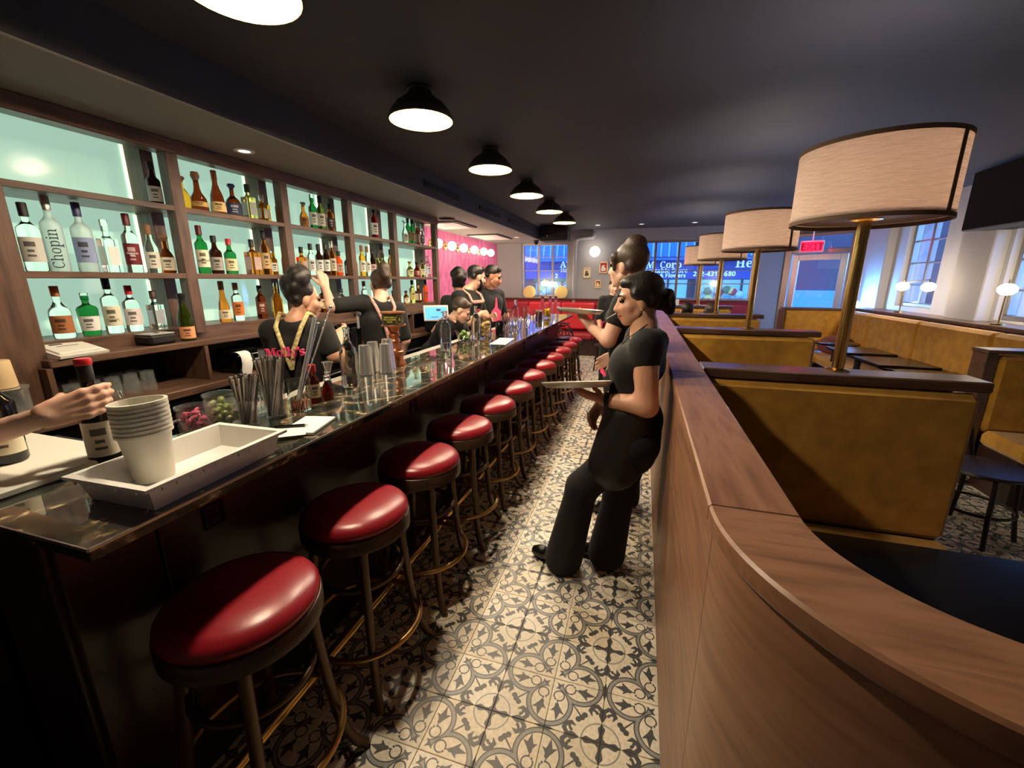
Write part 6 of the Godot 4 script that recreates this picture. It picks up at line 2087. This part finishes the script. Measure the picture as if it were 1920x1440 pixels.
func build_street():
	setting("street", S(Vector3(-30, -0.6, -60), Vector3(60, -0.16, BACK - 0.3)), M.asphalt, "street outside the windows")
	setting("street", S(Vector3(RIGHT + 0.3, -0.6, BACK - 0.3), Vector3(60, -0.16, 20)), M.asphalt, "side street outside")
	setting("sidewalk", S(Vector3(-30, -0.16, -26), Vector3(40, -0.04, -20.5)), M.pavement, "sidewalk across the street")
	# shop across the street
	var s := thing("corner_shop", "brick shop across the street with blue striped awnings", "building", Vector3(0, 0, -24))
	obj("wall", S(Vector3(-14, -0.1, -4), Vector3(22, 7, -0.3)), M.far_brick, s)
	obj("sign_board", S(Vector3(-6.5, 1.65, -0.3), Vector3(6.2, 2.7, -0.1), 0.01), M.sign_blue, s)
	for w in [[-6.3, -1.2], [-0.8, 2.2], [2.5, 5.8]]:
		var aw := MB.new()
		var rows := []
		for i in 9:
			var a := i / 8.0 * PI / 2
			rows.append([Vector3(w[0], 2.7 + 1.5 * cos(a), -0.1 + 1.2 * sin(a)), Vector3(w[1], 2.7 + 1.5 * cos(a), -0.1 + 1.2 * sin(a))])
		aw.sheet(rows, true)
		var ao := obj("awning", aw, M.awning_blue, s)
		var n := int((w[1] - w[0]) / 0.34)
		for k in n + 1:
			var x: float = lerpf(w[0], w[1], k / float(n))
			var pts := []
			for i in 9:
				var a := i / 8.0 * PI / 2
				pts.append(Vector3(x, 2.7 + 1.5 * cos(a), -0.08 + 1.22 * sin(a)))
			obj("rib", T(pts, 0.045, 6), M.awning_pale, ao)
		obj("valance", S(Vector3(w[0], 2.55, 1.08), Vector3(w[1], 2.72, 1.12)), M.awning_blue, ao)
	for w in [[-6.0, -1.2], [-0.8, 2.2], [2.5, 5.8]]:
		var so := obj("shop_window", S(Vector3(w[0], 0.3, -0.32), Vector3(w[1], 1.62, -0.22)), M.shop_glow, s)
		for k in 4:
			var x: float = lerpf(w[0], w[1], k / 3.0)
			obj("window_post", S(Vector3(x - 0.05, 0.3, -0.22), Vector3(x + 0.05, 1.62, -0.12)), M.far_dark, so)
		rng.seed = int(w[0] * 10) + 77
		for k in 16:
			var x := rng.randf_range(w[0] + 0.2, w[1] - 0.2)
			var bm := MB.new()
			bm.ball(Vector3(x, rng.randf_range(0.4, 1.2), -0.05), Vector3(0.22, 0.2, 0.15), 8)
			obj("flower_bunch", bm, [M.plant_teal, M.plant_green, M.plant_pale, M.plant_red, M.plant_yellow][rng.randi() % 5], so)
	var t := func(txt, h, x, y, font): letters(txt, h, M.sign_text, s, Transform3D(Basis.IDENTITY, Vector3(x, y, 0.02)), "sign_lettering", font, 0.03, true)
	t.call("ATM", 0.34, -4.0, 2.42, "Droid Serif")
	t.call("Here", 0.22, -4.15, 2.12, "Droid Sans")
	t.call("2       N", 0.24, -4.3, 1.82, "Droid Sans")
	t.call("M", 0.36, 0.25, 2.35, "Droid Serif")
	t.call("Corp", 0.33, 1.25, 2.36, "Droid Serif")
	t.call("Vegetable Store", 0.22, 0.95, 2.06, "Droid Serif")
	t.call("Salads & Flowers", 0.2, 0.95, 1.82, "Droid Sans")
	t.call("212-431-6680", 0.24, 3.35, 1.9, "Droid Sans")
	t.call("He", 0.42, 4.65, 2.4, "Droid Serif")
	var gb := obj("green_fascia", S(Vector3(-6.0, 1.5, -0.1), Vector3(-1.2, 1.68, 0.05)), M.plant_green, s)
	# taller houses round about
	for q in [[Vector3(-14, 6, -40), Vector3(16, 12, 8), "dark brick house behind the shop"], [Vector3(26, 5, -40), Vector3(16, 10, 10), "dark violet house across the crossing"], [Vector3(30, 4, -8), Vector3(8, 8, 26), "grey house on the side street"]]:
		var h := thing("town_house", q[2], "building", q[0])
		obj("wall", B(Vector3.ZERO, q[1], 0.05), M.far_violet, h)
		for i in 5:
			for j in 4:
				var w := MB.new()
				if q[1].z > 20:
					w.box(Vector3(-q[1].x / 2 - 0.02, -q[1].y / 2 + 1.9 + j * 2.9, -10 + i * 5), Vector3(0.1, 1.6, 1.2))
				else:
					w.box(Vector3(-q[1].x / 2 + 2 + i * 3, -q[1].y / 2 + 1.9 + j * 2.9, q[1].z / 2 + 0.02), Vector3(1.2, 1.6, 0.1))
				obj("window", w, M.far_window if (i + j) % 4 else M.warm_window, h)
	car(Vector3(5.75, -0.16, -17.4), PI / 2 - 0.35, M.car_blue, "blue car parked outside the entrance door")
	car(Vector3(11.5, -0.16, -21.5), 0.2, M.far_dark, "dark car behind the blue one outside")


func car(at, turn, m, label):
	var c := thing("car", label, "car", at, turn)
	var b := MB.new()
	b.prism([Vector2(-2.2, 0.3), Vector2(2.2, 0.3), Vector2(2.25, 0.75), Vector2(1.3, 0.9), Vector2(0.6, 1.4), Vector2(-0.9, 1.42), Vector2(-1.7, 0.95), Vector2(-2.25, 0.85)], 1.7, Transform3D(Basis.IDENTITY, Vector3(0, 0, -0.85)))
	obj("car_body", b, m, c)
	var g := MB.new()
	g.prism([Vector2(1.15, 0.93), Vector2(0.55, 1.35), Vector2(-0.85, 1.37), Vector2(-1.5, 0.97)], 1.72, Transform3D(Basis.IDENTITY, Vector3(0, 0, -0.86)))
	obj("windows", g, M.far_window, c)
	for x in [-1.4, 1.4]:
		for z in [-0.8, 0.8]:
			obj("wheel", L([[0, -0.1], [0.32, -0.1], [0.33, 0.1], [0, 0.1]], 20, Transform3D(Basis(Vector3.RIGHT, PI / 2), Vector3(x, 0.33, z))), M.black, c)
	for z in [-0.6, 0.6]:
		obj("tail_light", B(Vector3(-2.22, 0.75, z), Vector3(0.06, 0.14, 0.3), 0.02), M.tail_red, c)
		obj("head_light", B(Vector3(2.22, 0.65, z), Vector3(0.06, 0.14, 0.3), 0.02), M.disc_light, c)


# ---------------------------------------------------------------- people in place
func strap(p, pts, m):
	var rows := []
	for i in pts.size():
		var a: Vector3 = pts[maxi(i - 1, 0)]
		var b: Vector3 = pts[mini(i + 1, pts.size() - 1)]
		rows.append([pts[i][0] if pts[i] is Array else pts[i], b - a])
	obj("apron_strap", T(pts, 0.013, 8), m, p)


func build_people():
	# waitress leaning on the divider
	var J := pose(Vector3(0, 0, -2.08), Vector3(-1, 0, 0), 0.97)
	J.merge({"hed": Vector3(-0.02, 1.512, -2.08), "nek": Vector3(0.018, 1.385, -2.08), "che": Vector3(-0.01, 1.205, -2.08), "bel": Vector3(-0.02, 1.03, -2.08), "pel": Vector3(0.005, 0.88, -2.08),
		"shL": Vector3(0.028, 1.318, -1.935), "elL": Vector3(0.05, 1.055, -1.89), "wrL": Vector3(-0.14, 1.052, -1.95), "shR": Vector3(0.0, 1.318, -2.225), "elR": Vector3(-0.02, 1.05, -2.27), "wrR": Vector3(-0.175, 0.97, -2.17),
		"hipL": Vector3(0.01, 0.83, -2.0), "hipR": Vector3(0.01, 0.83, -2.16), "knL": Vector3(-0.235, 0.55, -2.03), "knR": Vector3(-0.05, 0.47, -2.18),
		"anL": Vector3(-0.33, 0.085, -2.09), "toeL": Vector3(-0.47, 0.036, -2.14), "anR": Vector3(-0.1, 0.085, -2.21), "toeR": Vector3(-0.25, 0.036, -2.25), "bust": 0.036}, true)
	var p := person("waitress in black leaning on the divider, holding a round tray", J, {"cell": 0.012, "fine": 0.0042, "skin": M.skin_tan, "limb": 1.16, "style": "bun_low", "hair": M.hair_black, "look": Vector3(-1, -0.14, 0.18), "sleeve": 0.2, "scoop": true, "flare": 1.45,
		"hands": {"L": {"dir": Vector3(-0.95, 0.16, -0.2), "palm": Vector3(0.15, 1, 0), "curl": 0.12, "thumb": 0.15, "cell": 0.004}, "R": {"dir": Vector3(-0.45, -0.85, 0.2), "palm": Vector3(0.6, -0.2, 0.6), "curl": 0.55, "thumb": 0.6, "cell": 0.004}},
		"apron": [[Vector3(-0.02, 0.97, -2.01), 0.122, Vector3(-0.08, 0.71, -2.0), 0.128], [Vector3(-0.02, 0.97, -2.15), 0.122, Vector3(-0.06, 0.71, -2.16), 0.128], [Vector3(0.02, 0.93, -2.08), 0.118, Vector3(0.0, 0.76, -2.08), 0.12]]})
	obj("necklace", T([Vector3(0.03, 1.405, -2.02), Vector3(-0.005, 1.38, -2.005), Vector3(-0.06, 1.33, -2.045), Vector3(-0.085, 1.29, -2.08), Vector3(-0.07, 1.33, -2.115), Vector3(-0.01, 1.38, -2.155), Vector3(0.03, 1.405, -2.14)], 0.0022, 6), M.black, p)
	obj("wrist_watch", L([[0.036, -0.012], [0.039, -0.01], [0.039, 0.01], [0.036, 0.012]], 20, Transform3D(Basis(Vector3.BACK, PI / 2), Vector3(-0.128, 1.052, -1.946))), M.black, p)
	letters("Molly's", 0.022, M.pink_print, p, Transform3D(Basis(Vector3(0, 0, 1), Vector3.UP, Vector3(-1, 0, 0)) * Basis(Vector3.UP, 0.3), Vector3(-0.158, 1.17, -2.02)), "shirt_lettering", "Droid Serif", 0.008)
	var er := MB.new()
	er.ball(Vector3(0.0, 1.468, -2.008), Vector3(0.005, 0.005, 0.005), 8)
	obj("earring", er, M.steel, p)
	var st := thing("lollipop_stick", "thin white stick between the leaning waitress's lips", "stick", Vector3(-0.128, 1.444, -2.062))
	obj("stick", T([Vector3(0.012, 0.004, 0), Vector3(-0.03, -0.022, 0.016)], 0.0024, 8), M.white, st)
	round_tray(Vector3(-0.275, 1.092, -2.0), 0.17, 0.09, -0.21, "round steel tray held by the leaning waitress")
	var pp := thing("receipt_slip", "white folded slip in the leaning waitress's lower hand", "paper", Vector3(-0.225, 0.885, -2.15), 0.4)
	obj("slip", B(Vector3.ZERO, Vector3(0.004, 0.1, 0.06), 0.001, Transform3D(Basis(Vector3.BACK, 0.3), Vector3.ZERO)), M.paper, pp)
	# waitress behind her
	J = pose(Vector3(-0.05, 0, -2.82), Vector3(-0.93, 0, -0.36), 1.07)
	J.merge({"hed": Vector3(-0.105, 1.682, -2.77), "nek": Vector3(-0.085, 1.545, -2.78), "elL": Vector3(-0.185, 1.245, -2.62), "wrL": Vector3(-0.31, 1.3, -2.78), "elR": Vector3(0.0, 1.2, -2.98), "wrR": Vector3(-0.15, 1.1, -2.98), "shL": Vector3(-0.11, 1.455, -2.655), "bust": 0.05}, true)
	p = person("taller waitress in black behind the leaning one, tray raised", J, {"cell": 0.013, "fine": 0.0045, "skin": M.skin, "style": "updo", "hair": M.hair_brown, "look": Vector3(-0.9, 0.0, -0.42), "sleeve": 0.4,
		"hands": {"L": {"dir": Vector3(-0.55, 0.55, -0.5), "palm": Vector3(0.4, 0.8, 0.2), "curl": 0.1, "thumb": 0.2}}})
	letters("Molly's", 0.035, M.pink_print, p, Transform3D(Basis(Vector3(0.36, 0, -0.93), Vector3.UP, Vector3(-0.93, 0, -0.36)) * Basis(Vector3.UP, PI * 0.0), Vector3(-0.215, 1.32, -2.84)), "shirt_lettering", "Droid Serif", 0.01)
	round_tray(Vector3(-0.4, 1.385, -2.87), 0.15, -0.06, -0.05, "round steel tray raised by the taller waitress")
	# bartender with her back to the bar
	J = pose(Vector3(-2.02, 0, -2.1), Vector3(-0.3, 0, -0.95), 0.95)
	J.merge({"hed": Vector3(-1.99, 1.485, -2.15), "elR": Vector3(-1.80, 1.15, -2.14), "wrR": Vector3(-1.95, 1.255, -2.39), "elL": Vector3(-2.25, 1.1, -2.15), "wrL": Vector3(-2.1, 1.2, -2.42)}, true)
	p = person("bartender in black tee with gold straps, dark hair piled high", J, {"cell": 0.013, "fine": 0.0055, "skin": M.skin_tan, "style": "puff", "hair": M.hair_black, "look": Vector3(0.55, -0.12, -0.83), "sleeve": 0.72, "limb": 1.1,
		"hands": {"R": {"dir": Vector3(-0.2, 0.1, -0.95), "palm": Vector3(-0.8, 0.2, 0.2), "curl": 0.5, "thumb": 0.5}}})
	var f := Vector3(-0.3, 0, -0.95).normalized()
	var bk := Vector3(-2.02, 0, -2.1) - f * 0.135
	var rt := f.cross(Vector3.UP)
	strap(p, [Vector3(-2.02, 1.385, -2.1) + rt * 0.085 + f * 0.05, Vector3(-2.02, 1.405, -2.1) + rt * 0.085 - f * 0.02, bk + rt * 0.075 + Vector3(0, 1.33, 0) + f * 0.03, bk + rt * 0.03 + Vector3(0, 1.2, 0), bk + Vector3(0, 1.08, 0) + f * 0.01], M.gold_strap)
	strap(p, [Vector3(-2.02, 1.385, -2.1) - rt * 0.085 + f * 0.05, Vector3(-2.02, 1.405, -2.1) - rt * 0.085 - f * 0.02, bk - rt * 0.075 + Vector3(0, 1.33, 0) + f * 0.03, bk - rt * 0.03 + Vector3(0, 1.2, 0), bk + Vector3(0, 1.08, 0) + f * 0.01], M.gold_strap)
	letters("Molly's", 0.052, M.pink_print, p, Transform3D(Basis(rt, Vector3.UP, -f) * Basis(Vector3.BACK, 0.06), bk + Vector3(0, 1.185, 0) - rt * 0.02 - f * 0.002), "shirt_lettering", "Droid Serif", 0.02)
	obj("hoop_earring", T(loop_points(Vector3(-1.945, 1.42, -2.105), 0.02, Vector3(0.55, 0, -0.83)), 0.002, 6, true), M.brass, p)
	# bartender reaching for a bottle
	J = pose(Vector3(-2.13, 0, -3.14), Vector3(-0.85, 0, -0.53), 0.99)
	J.merge({"hed": Vector3(-2.16, 1.565, -3.21), "shL": Vector3(-2.2, 1.42, -3.02), "elL": Vector3(-2.31, 1.4, -2.77), "wrL": Vector3(-2.41, 1.545, -2.84)}, true)
	p = person("bartender in black with pink straps reaching up to the shelf", J, {"cell": 0.013, "fine": 0.0055, "skin": M.skin, "style": "ponytail", "hair": M.hair_brown, "look": Vector3(-0.8, -0.1, -0.6), "sleeve": 0.85,
		"hands": {"L": {"dir": Vector3(-0.35, 0.92, -0.25), "palm": Vector3(-0.8, -0.2, -0.4), "curl": 0.3, "thumb": 0.3}}})
	f = Vector3(-0.85, 0, -0.53).normalized()
	bk = Vector3(-2.13, 0, -3.14) - f * 0.14
	rt = f.cross(Vector3.UP)
	for s in [-1.0, 1.0]:
		strap(p, [Vector3(-2.13, 1.44, -3.14) + rt * 0.09 * s + f * 0.04, Vector3(-2.13, 1.465, -3.14) + rt * 0.09 * s - f * 0.03, bk + rt * 0.08 * s + Vector3(0, 1.38, 0) + f * 0.02, bk + rt * 0.03 * s + Vector3(0, 1.25, 0), bk + Vector3(0, 1.13, 0) + f * 0.012], M.pink_strap)
	# one bending low behind the bar
	J = pose(Vector3(-2.1, 0, -4.05), Vector3(0.85, 0, 0.2), 0.98)
	J.merge({"pel": Vector3(-2.12, 0.86, -4.1), "bel": Vector3(-2.03, 0.98, -4.09), "che": Vector3(-1.92, 1.1, -4.07), "nek": Vector3(-1.83, 1.21, -4.04), "hed": Vector3(-1.765, 1.3, -4.01), "shL": Vector3(-1.87, 1.14, -4.22), "shR": Vector3(-1.93, 1.14, -3.9), "elL": Vector3(-1.8, 0.95, -4.28), "elR": Vector3(-1.86, 0.95, -3.84), "wrL": Vector3(-1.68, 0.86, -4.2), "wrR": Vector3(-1.7, 0.86, -3.9), "hipL": Vector3(-2.13, 0.84, -4.19), "hipR": Vector3(-2.13, 0.84, -4.02)}, true)
	p = person("short haired bartender bending low over the bar", J, {"fine": 0.006, "skin": M.skin, "hair": M.hair_brown, "look": Vector3(0.75, -0.5, -0.25)})
	strap(p, [Vector3(-1.8, 1.18, -3.95), Vector3(-1.9, 1.25, -3.96), Vector3(-1.99, 1.2, -3.97), Vector3(-2.1, 1.07, -4.0)], M.pink_strap)
	strap(p, [Vector3(-1.8, 1.18, -4.13), Vector3(-1.9, 1.25, -4.14), Vector3(-1.99, 1.2, -4.14), Vector3(-2.1, 1.07, -4.12)], M.pink_strap)
	# bearded man with apron bib
	J = pose(Vector3(-1.93, 0, -4.6), Vector3(0.9, 0, 0.3), 1.04)
	J.merge({"hed": Vector3(-1.86, 1.632, -4.7), "elR": Vector3(-1.84, 1.14, -4.33), "wrR": Vector3(-1.72, 1.235, -4.46), "elL": Vector3(-1.85, 1.14, -4.88), "wrL": Vector3(-1.7, 1.18, -4.75)}, true)
	p = person("bearded man in dark apron with floral trim behind the bar", J, {"fine": 0.006, "skin": M.skin, "hair": M.hair_black, "beard": true, "look": Vector3(0.62, -0.15, -0.7), "sleeve": 0.9,
		"hands": {"R": {"dir": Vector3(0.4, -0.1, -0.9), "palm": Vector3(-0.9, -0.2, 0.0), "curl": 0.35, "thumb": 0.3}}})
	f = Vector3(0.9, 0, 0.3).normalized()
	rt = f.cross(Vector3.UP)
	var fr := Vector3(-1.93, 0, -4.6) + f * 0.148
	obj("bib_trim", B(Vector3.ZERO, Vector3(0.2, 0.035, 0.02), 0.006, Transform3D(Basis(-rt, Vector3.UP, f), fr + Vector3(0, 1.36, 0))), M.pink_strap, p)
	for s in [-1.0, 1.0]:
		strap(p, [fr + rt * 0.1 * s + Vector3(0, 1.36, 0), fr + rt * 0.1 * s + Vector3(0, 1.44, 0) - f * 0.05, Vector3(-1.93, 1.495, -4.6) + rt * 0.09 * s, Vector3(-1.93, 1.44, -4.6) + rt * 0.09 * s - f * 0.11], M.pink_strap)
	var em := MB.new()
	em.ball(fr + Vector3(0, 1.25, 0) - f * 0.002, Vector3(0.05, 0.03, 0.008), 16, Basis(-rt, Vector3.UP, f))
	obj("apron_emblem", em, M.deep_red, p)
	# man in black tee with a pink print
	J = pose(Vector3(-1.84, 0, -5.05), Vector3(0.82, 0, 0.5), 1.04)
	J.merge({"hed": Vector3(-1.775, 1.642, -5.03), "elL": Vector3(-1.74, 1.12, -5.35), "wrL": Vector3(-1.63, 1.15, -5.16)}, true)
	p = person("short haired man in black tee with a pink print", J, {"fine": 0.006, "skin": M.skin_deep, "hair": M.hair_black, "look": Vector3(0.75, -0.25, -0.1), "sleeve": 0.75})
	f = Vector3(0.82, 0, 0.5).normalized()
	rt = f.cross(Vector3.UP)
	var em2 := MB.new()
	em2.prism([Vector2(-0.075, 0.0), Vector2(-0.05, -0.12), Vector2(0.05, -0.12), Vector2(0.075, 0.0), Vector2(0.04, 0.03), Vector2(0.02, 0.05), Vector2(0.008, 0.17), Vector2(-0.008, 0.17), Vector2(-0.02, 0.05), Vector2(-0.045, 0.03)], 0.012, Transform3D(Basis(-rt, Vector3.UP, f), Vector3(-1.84, 1.22, -5.05) + f * 0.136))
	obj("shirt_print", em2, M.pink_print, p)
	# dark haired one seen only behind the bearded man
	J = pose(Vector3(-2.2, 0, -4.95), Vector3(-0.4, 0, -0.9), 0.99)
	person("dark haired bartender mostly hidden behind the bearded man", J, {"cell": 0.016, "fine": 0.009, "skin": M.skin_tan, "hair": M.hair_black, "style": "puff"})
	# guest beyond the waitresses
	J = pose(Vector3(-0.42, 0, -6.6), Vector3(0.3, 0, 0.95), 0.96)
	person("guest in dark jacket standing beyond the waitresses", J, {"cell": 0.016, "fine": 0.007, "skin": M.skin, "hair": M.hair_black, "sleeve": 1.0})
	# two seated guests
	for q in [[0.88, "seated guest with long brown hair in the third booth", "long", M.hair_brown], [0.58, "seated dark haired guest in the third booth", "short", M.hair_black]]:
		J = pose(Vector3(q[0], 0, -6.2), Vector3(0, 0, -1), 0.97)
		for k in ["pel", "bel", "che", "nek", "hed", "shL", "shR", "elL", "elR", "wrL", "wrR", "hipL", "hipR"]:
			J[k] = J[k] - Vector3(0, 0.33, 0)
		J.wrL = Vector3(q[0] - 0.12, 0.78, -6.55)
		J.wrR = Vector3(q[0] + 0.12, 0.78, -6.55)
		J.knL = Vector3(q[0] - 0.1, 0.53, -6.6)
		J.knR = Vector3(q[0] + 0.1, 0.53, -6.6)
		J.anL = Vector3(q[0] - 0.1, 0.085, -6.62)
		J.anR = Vector3(q[0] + 0.1, 0.085, -6.62)
		J.toeL = Vector3(q[0] - 0.1, 0.036, -6.76)
		J.toeR = Vector3(q[0] + 0.1, 0.036, -6.76)
		person(q[1], J, {"cell": 0.016, "fine": 0.008, "hair": q[3], "style": q[2], "skin": M.skin_tan})
	# bartender at the photo edge, only the reaching arm in view
	J = pose(Vector3(-2.2, 0, -0.2), Vector3(0.8, 0, -0.6), 0.98)
	J.merge({"shR": Vector3(-2.26, 1.34, -0.08), "shL": Vector3(-2.14, 1.34, -0.36), "elL": Vector3(-1.79, 1.15, -0.56), "wrL": Vector3(-1.49, 1.25, -0.655)}, true)
	p = person("bartender at the photo edge reaching for the wine bottle", J, {"fine": 0.009, "skin": M.skin, "sleeve": 0.5,
		"hands": {"L": {"dir": Vector3(0.45, 0.22, -0.86), "palm": Vector3(-0.85, -0.15, -0.5), "curls": [0.35, 0.5, 0.55, 0.6], "thumb": 0.85, "cell": 0.0035, "size": 1.0}}})
	obj("finger_ring", T(loop_points(Vector3(-1.5, 1.262, -0.835), 0.0115, Vector3(0.2, 0.0, -0.9)), 0.002, 6, true), M.steel, p)


func loop_points(c: Vector3, r: float, axis: Vector3) -> Array:
	var a := axis.normalized()
	var u := a.cross(Vector3.UP).normalized()
	var w := a.cross(u)
	var out := []
	for i in 16:
		out.append(c + u * cos(TAU * i / 16.0) * r + w * sin(TAU * i / 16.0) * r)
	return out


func round_tray(at, r, tilt, lean, label):
	var t := thing("serving_tray", label, "tray", at)
	t.rotation = Vector3(lean, 0, tilt)
	obj("plate", L([[0, 0], [r * 0.9, 0], [r, 0.016], [r + 0.006, 0.024], [r + 0.006, 0.028], [r - 0.002, 0.028], [r * 0.88, 0.004], [0, 0.004]], 48), M.tray_metal, t)


# ---------------------------------------------------------------- light levels
const PEND := 2.0
const DRUM := 0.36
const SCONCE := 0.24
const GLOBE := 0.28
const PANEL := 0.09


func more_materials():
	M.frame_cream = mat(rgb(222, 200, 160), 0.5)
	M.shade_black = mat(rgb(58, 54, 48), 0.45)
	M.bulb_soft = glow(rgb(255, 214, 160), 3.0)
	M.ledge = mat(rgb(196, 190, 180), 0.4, 0.3)
	M.bronze_band = mat(rgb(72, 56, 42), 0.35, 0.3)
	M.bronze_bright = mat(rgb(176, 138, 84), 0.28, 0.9)
	M.walnut_wrap = M.walnut.duplicate()
	M.walnut_wrap.uv1_scale = Vector3(0.28, 2.6, 0.28)
	M.table_black = mat(rgb(20, 18, 17), 0.16)
	M.plum = cloth(rgb(112, 60, 62), 0.6)
	M.black_wood = mat(rgb(30, 22, 19), 0.35)
	M.cool_light = glow(rgb(225, 238, 255), 8.0)
	M.exit_red = glow(rgb(255, 30, 70), 1.4)
	M.exit_dark = mat(rgb(120, 10, 40), 0.5)
	M.grey_dark = mat(rgb(60, 62, 62), 0.6)
	M.tray_metal = mat(rgb(226, 222, 212), 0.38, 0.55)
	M.navy = mat(rgb(50, 52, 104), 0.4)
	M.maroon = mat(rgb(94, 20, 34), 0.4)
	M.cork = mat(rgb(150, 108, 72), 0.7)
	M.cap_brown = mat(rgb(74, 50, 40), 0.5)
	M.red_wax = mat(rgb(196, 40, 48), 0.35)
	M.rose_water = glass(rgb(226, 150, 130))
	M.clear_water = glass(rgb(250, 255, 255), 0.0, 0.01, 0.033)
	M.lime = mat(rgb(98, 128, 52), 0.5)
	M.ginger = mat(rgb(206, 172, 112), 0.7)
	M.dark_jar = mat(rgb(40, 20, 22), 0.15)
	M.grey_ink = mat(rgb(130, 130, 130), 0.8)
	M.onion = mat(rgb(196, 74, 108), 0.35)
	M.olive_fruit = mat(rgb(112, 124, 52), 0.35)
	M.straw = mat(rgb(96, 90, 88), 0.3, 0.7)
	M.straw_pale = mat(rgb(214, 206, 196), 0.3, 0.5)
	M.badge_green = mat(rgb(50, 58, 40), 0.35)
	M.yellow_print = mat(rgb(226, 206, 92), 0.5)
	M.dark_display = mat(rgb(70, 76, 70), 0.3)
	M.grey_lid = mat(rgb(168, 168, 166), 0.4)
	M.screen_blue = glow(rgb(84, 170, 240), 0.9)
	M.screen_dark = mat(rgb(30, 60, 100), 0.4)
	M.kraft = mat(rgb(206, 178, 132), 0.8)
	M.drain_pale = mat(rgb(150, 148, 138), 0.6)
	M.cream_cushion = cloth(rgb(228, 206, 136), 0.3)
	M.asphalt = mat(rgb(70, 72, 78), 0.6)
	M.pavement = mat(rgb(120, 122, 128), 0.8)
	M.far_brick = mat(rgb(84, 78, 88), 0.9)
	M.sign_blue = mat(rgb(30, 76, 170), 0.5)
	M.sign_text = glow(rgb(190, 236, 255), 0.7)
	M.awning_blue = mat(rgb(40, 110, 220), 0.6)
	M.awning_pale = mat(rgb(120, 180, 245), 0.6)
	M.shop_glow = glow(rgb(120, 190, 210), 0.3)
	M.far_dark = mat(rgb(36, 40, 52), 0.5)
	M.plant_teal = mat(rgb(60, 150, 150), 0.7)
	M.plant_green = mat(rgb(40, 120, 80), 0.7)
	M.plant_pale = mat(rgb(190, 220, 225), 0.7)
	M.plant_red = mat(rgb(200, 50, 70), 0.7)
	M.plant_yellow = mat(rgb(230, 210, 110), 0.7)
	M.far_violet = mat(rgb(92, 84, 112), 0.9)
	M.far_window = mat(rgb(50, 60, 90), 0.15)
	M.warm_window = glow(rgb(255, 190, 120), 0.6)
	M.car_blue = mat(rgb(70, 130, 190), 0.25)
	M.tail_red = glow(rgb(255, 60, 50), 1.2)


func _ready():
	var cam := Camera3D.new()
	cam.name = "camera"
	cam.fov = 84.70
	cam.near = 0.02
	cam.far = 200.0
	add_child(cam)
	cam.position = Vector3(0, 1.6, 0)
	cam.rotation_degrees = Vector3(-13.87, 16.95, 0)
	cam.current = true
	var we := WorldEnvironment.new()
	we.name = "world_environment"
	var env := Environment.new()
	env.background_mode = Environment.BG_SKY
	var sky := Sky.new()
	var sm := ProceduralSkyMaterial.new()
	sm.sky_top_color = rgb(70, 122, 214)
	sm.sky_horizon_color = rgb(140, 190, 252)
	sm.ground_bottom_color = rgb(30, 40, 60)
	sm.ground_horizon_color = rgb(70, 100, 150)
	sm.energy_multiplier = 8.0
	sky.sky_material = sm
	env.sky = sky
	env.tonemap_mode = Environment.TONE_MAPPER_LINEAR
	env.tonemap_exposure = 1.1
	env.sdfgi_enabled = true
	env.ssao_enabled = true
	env.ssil_enabled = true
	we.environment = env
	add_child(we)
	make_materials()
	more_materials()
	build_room()
	build_bar()
	build_shelves()
	build_divider()
	build_right_side()
	build_far_end()
	build_street()
	build_stools()
	for i in 6:
		pendant(i, -1.265 - i * 1.16)
	for i in 6:
		sconce(i, [-6.37, -6.89, -7.39, -7.9, -8.42, -8.84][i])
	downlight(Vector3(-0.945, CEIL, -8.87), "ceiling downlight by the end wall above the pipe", 0.8)
	downlight(Vector3(-0.124, CEIL, -8.95), "ceiling downlight by the end wall above the waitresses", 0.8)
	downlight(Vector3(0.83, CEIL, -9.0), "ceiling downlight by the end wall above the booths", 0.8)
	downlight(Vector3(-2.5, 2.4, -2.34), "soffit downlight above the bottle shelves", 0.25)
	downlight(Vector3(-2.42, 2.4, -8.23), "soffit downlight near the far window", 0.8)
	build_bottles()
	build_bar_things()
	build_back_bar_things()
	build_people()
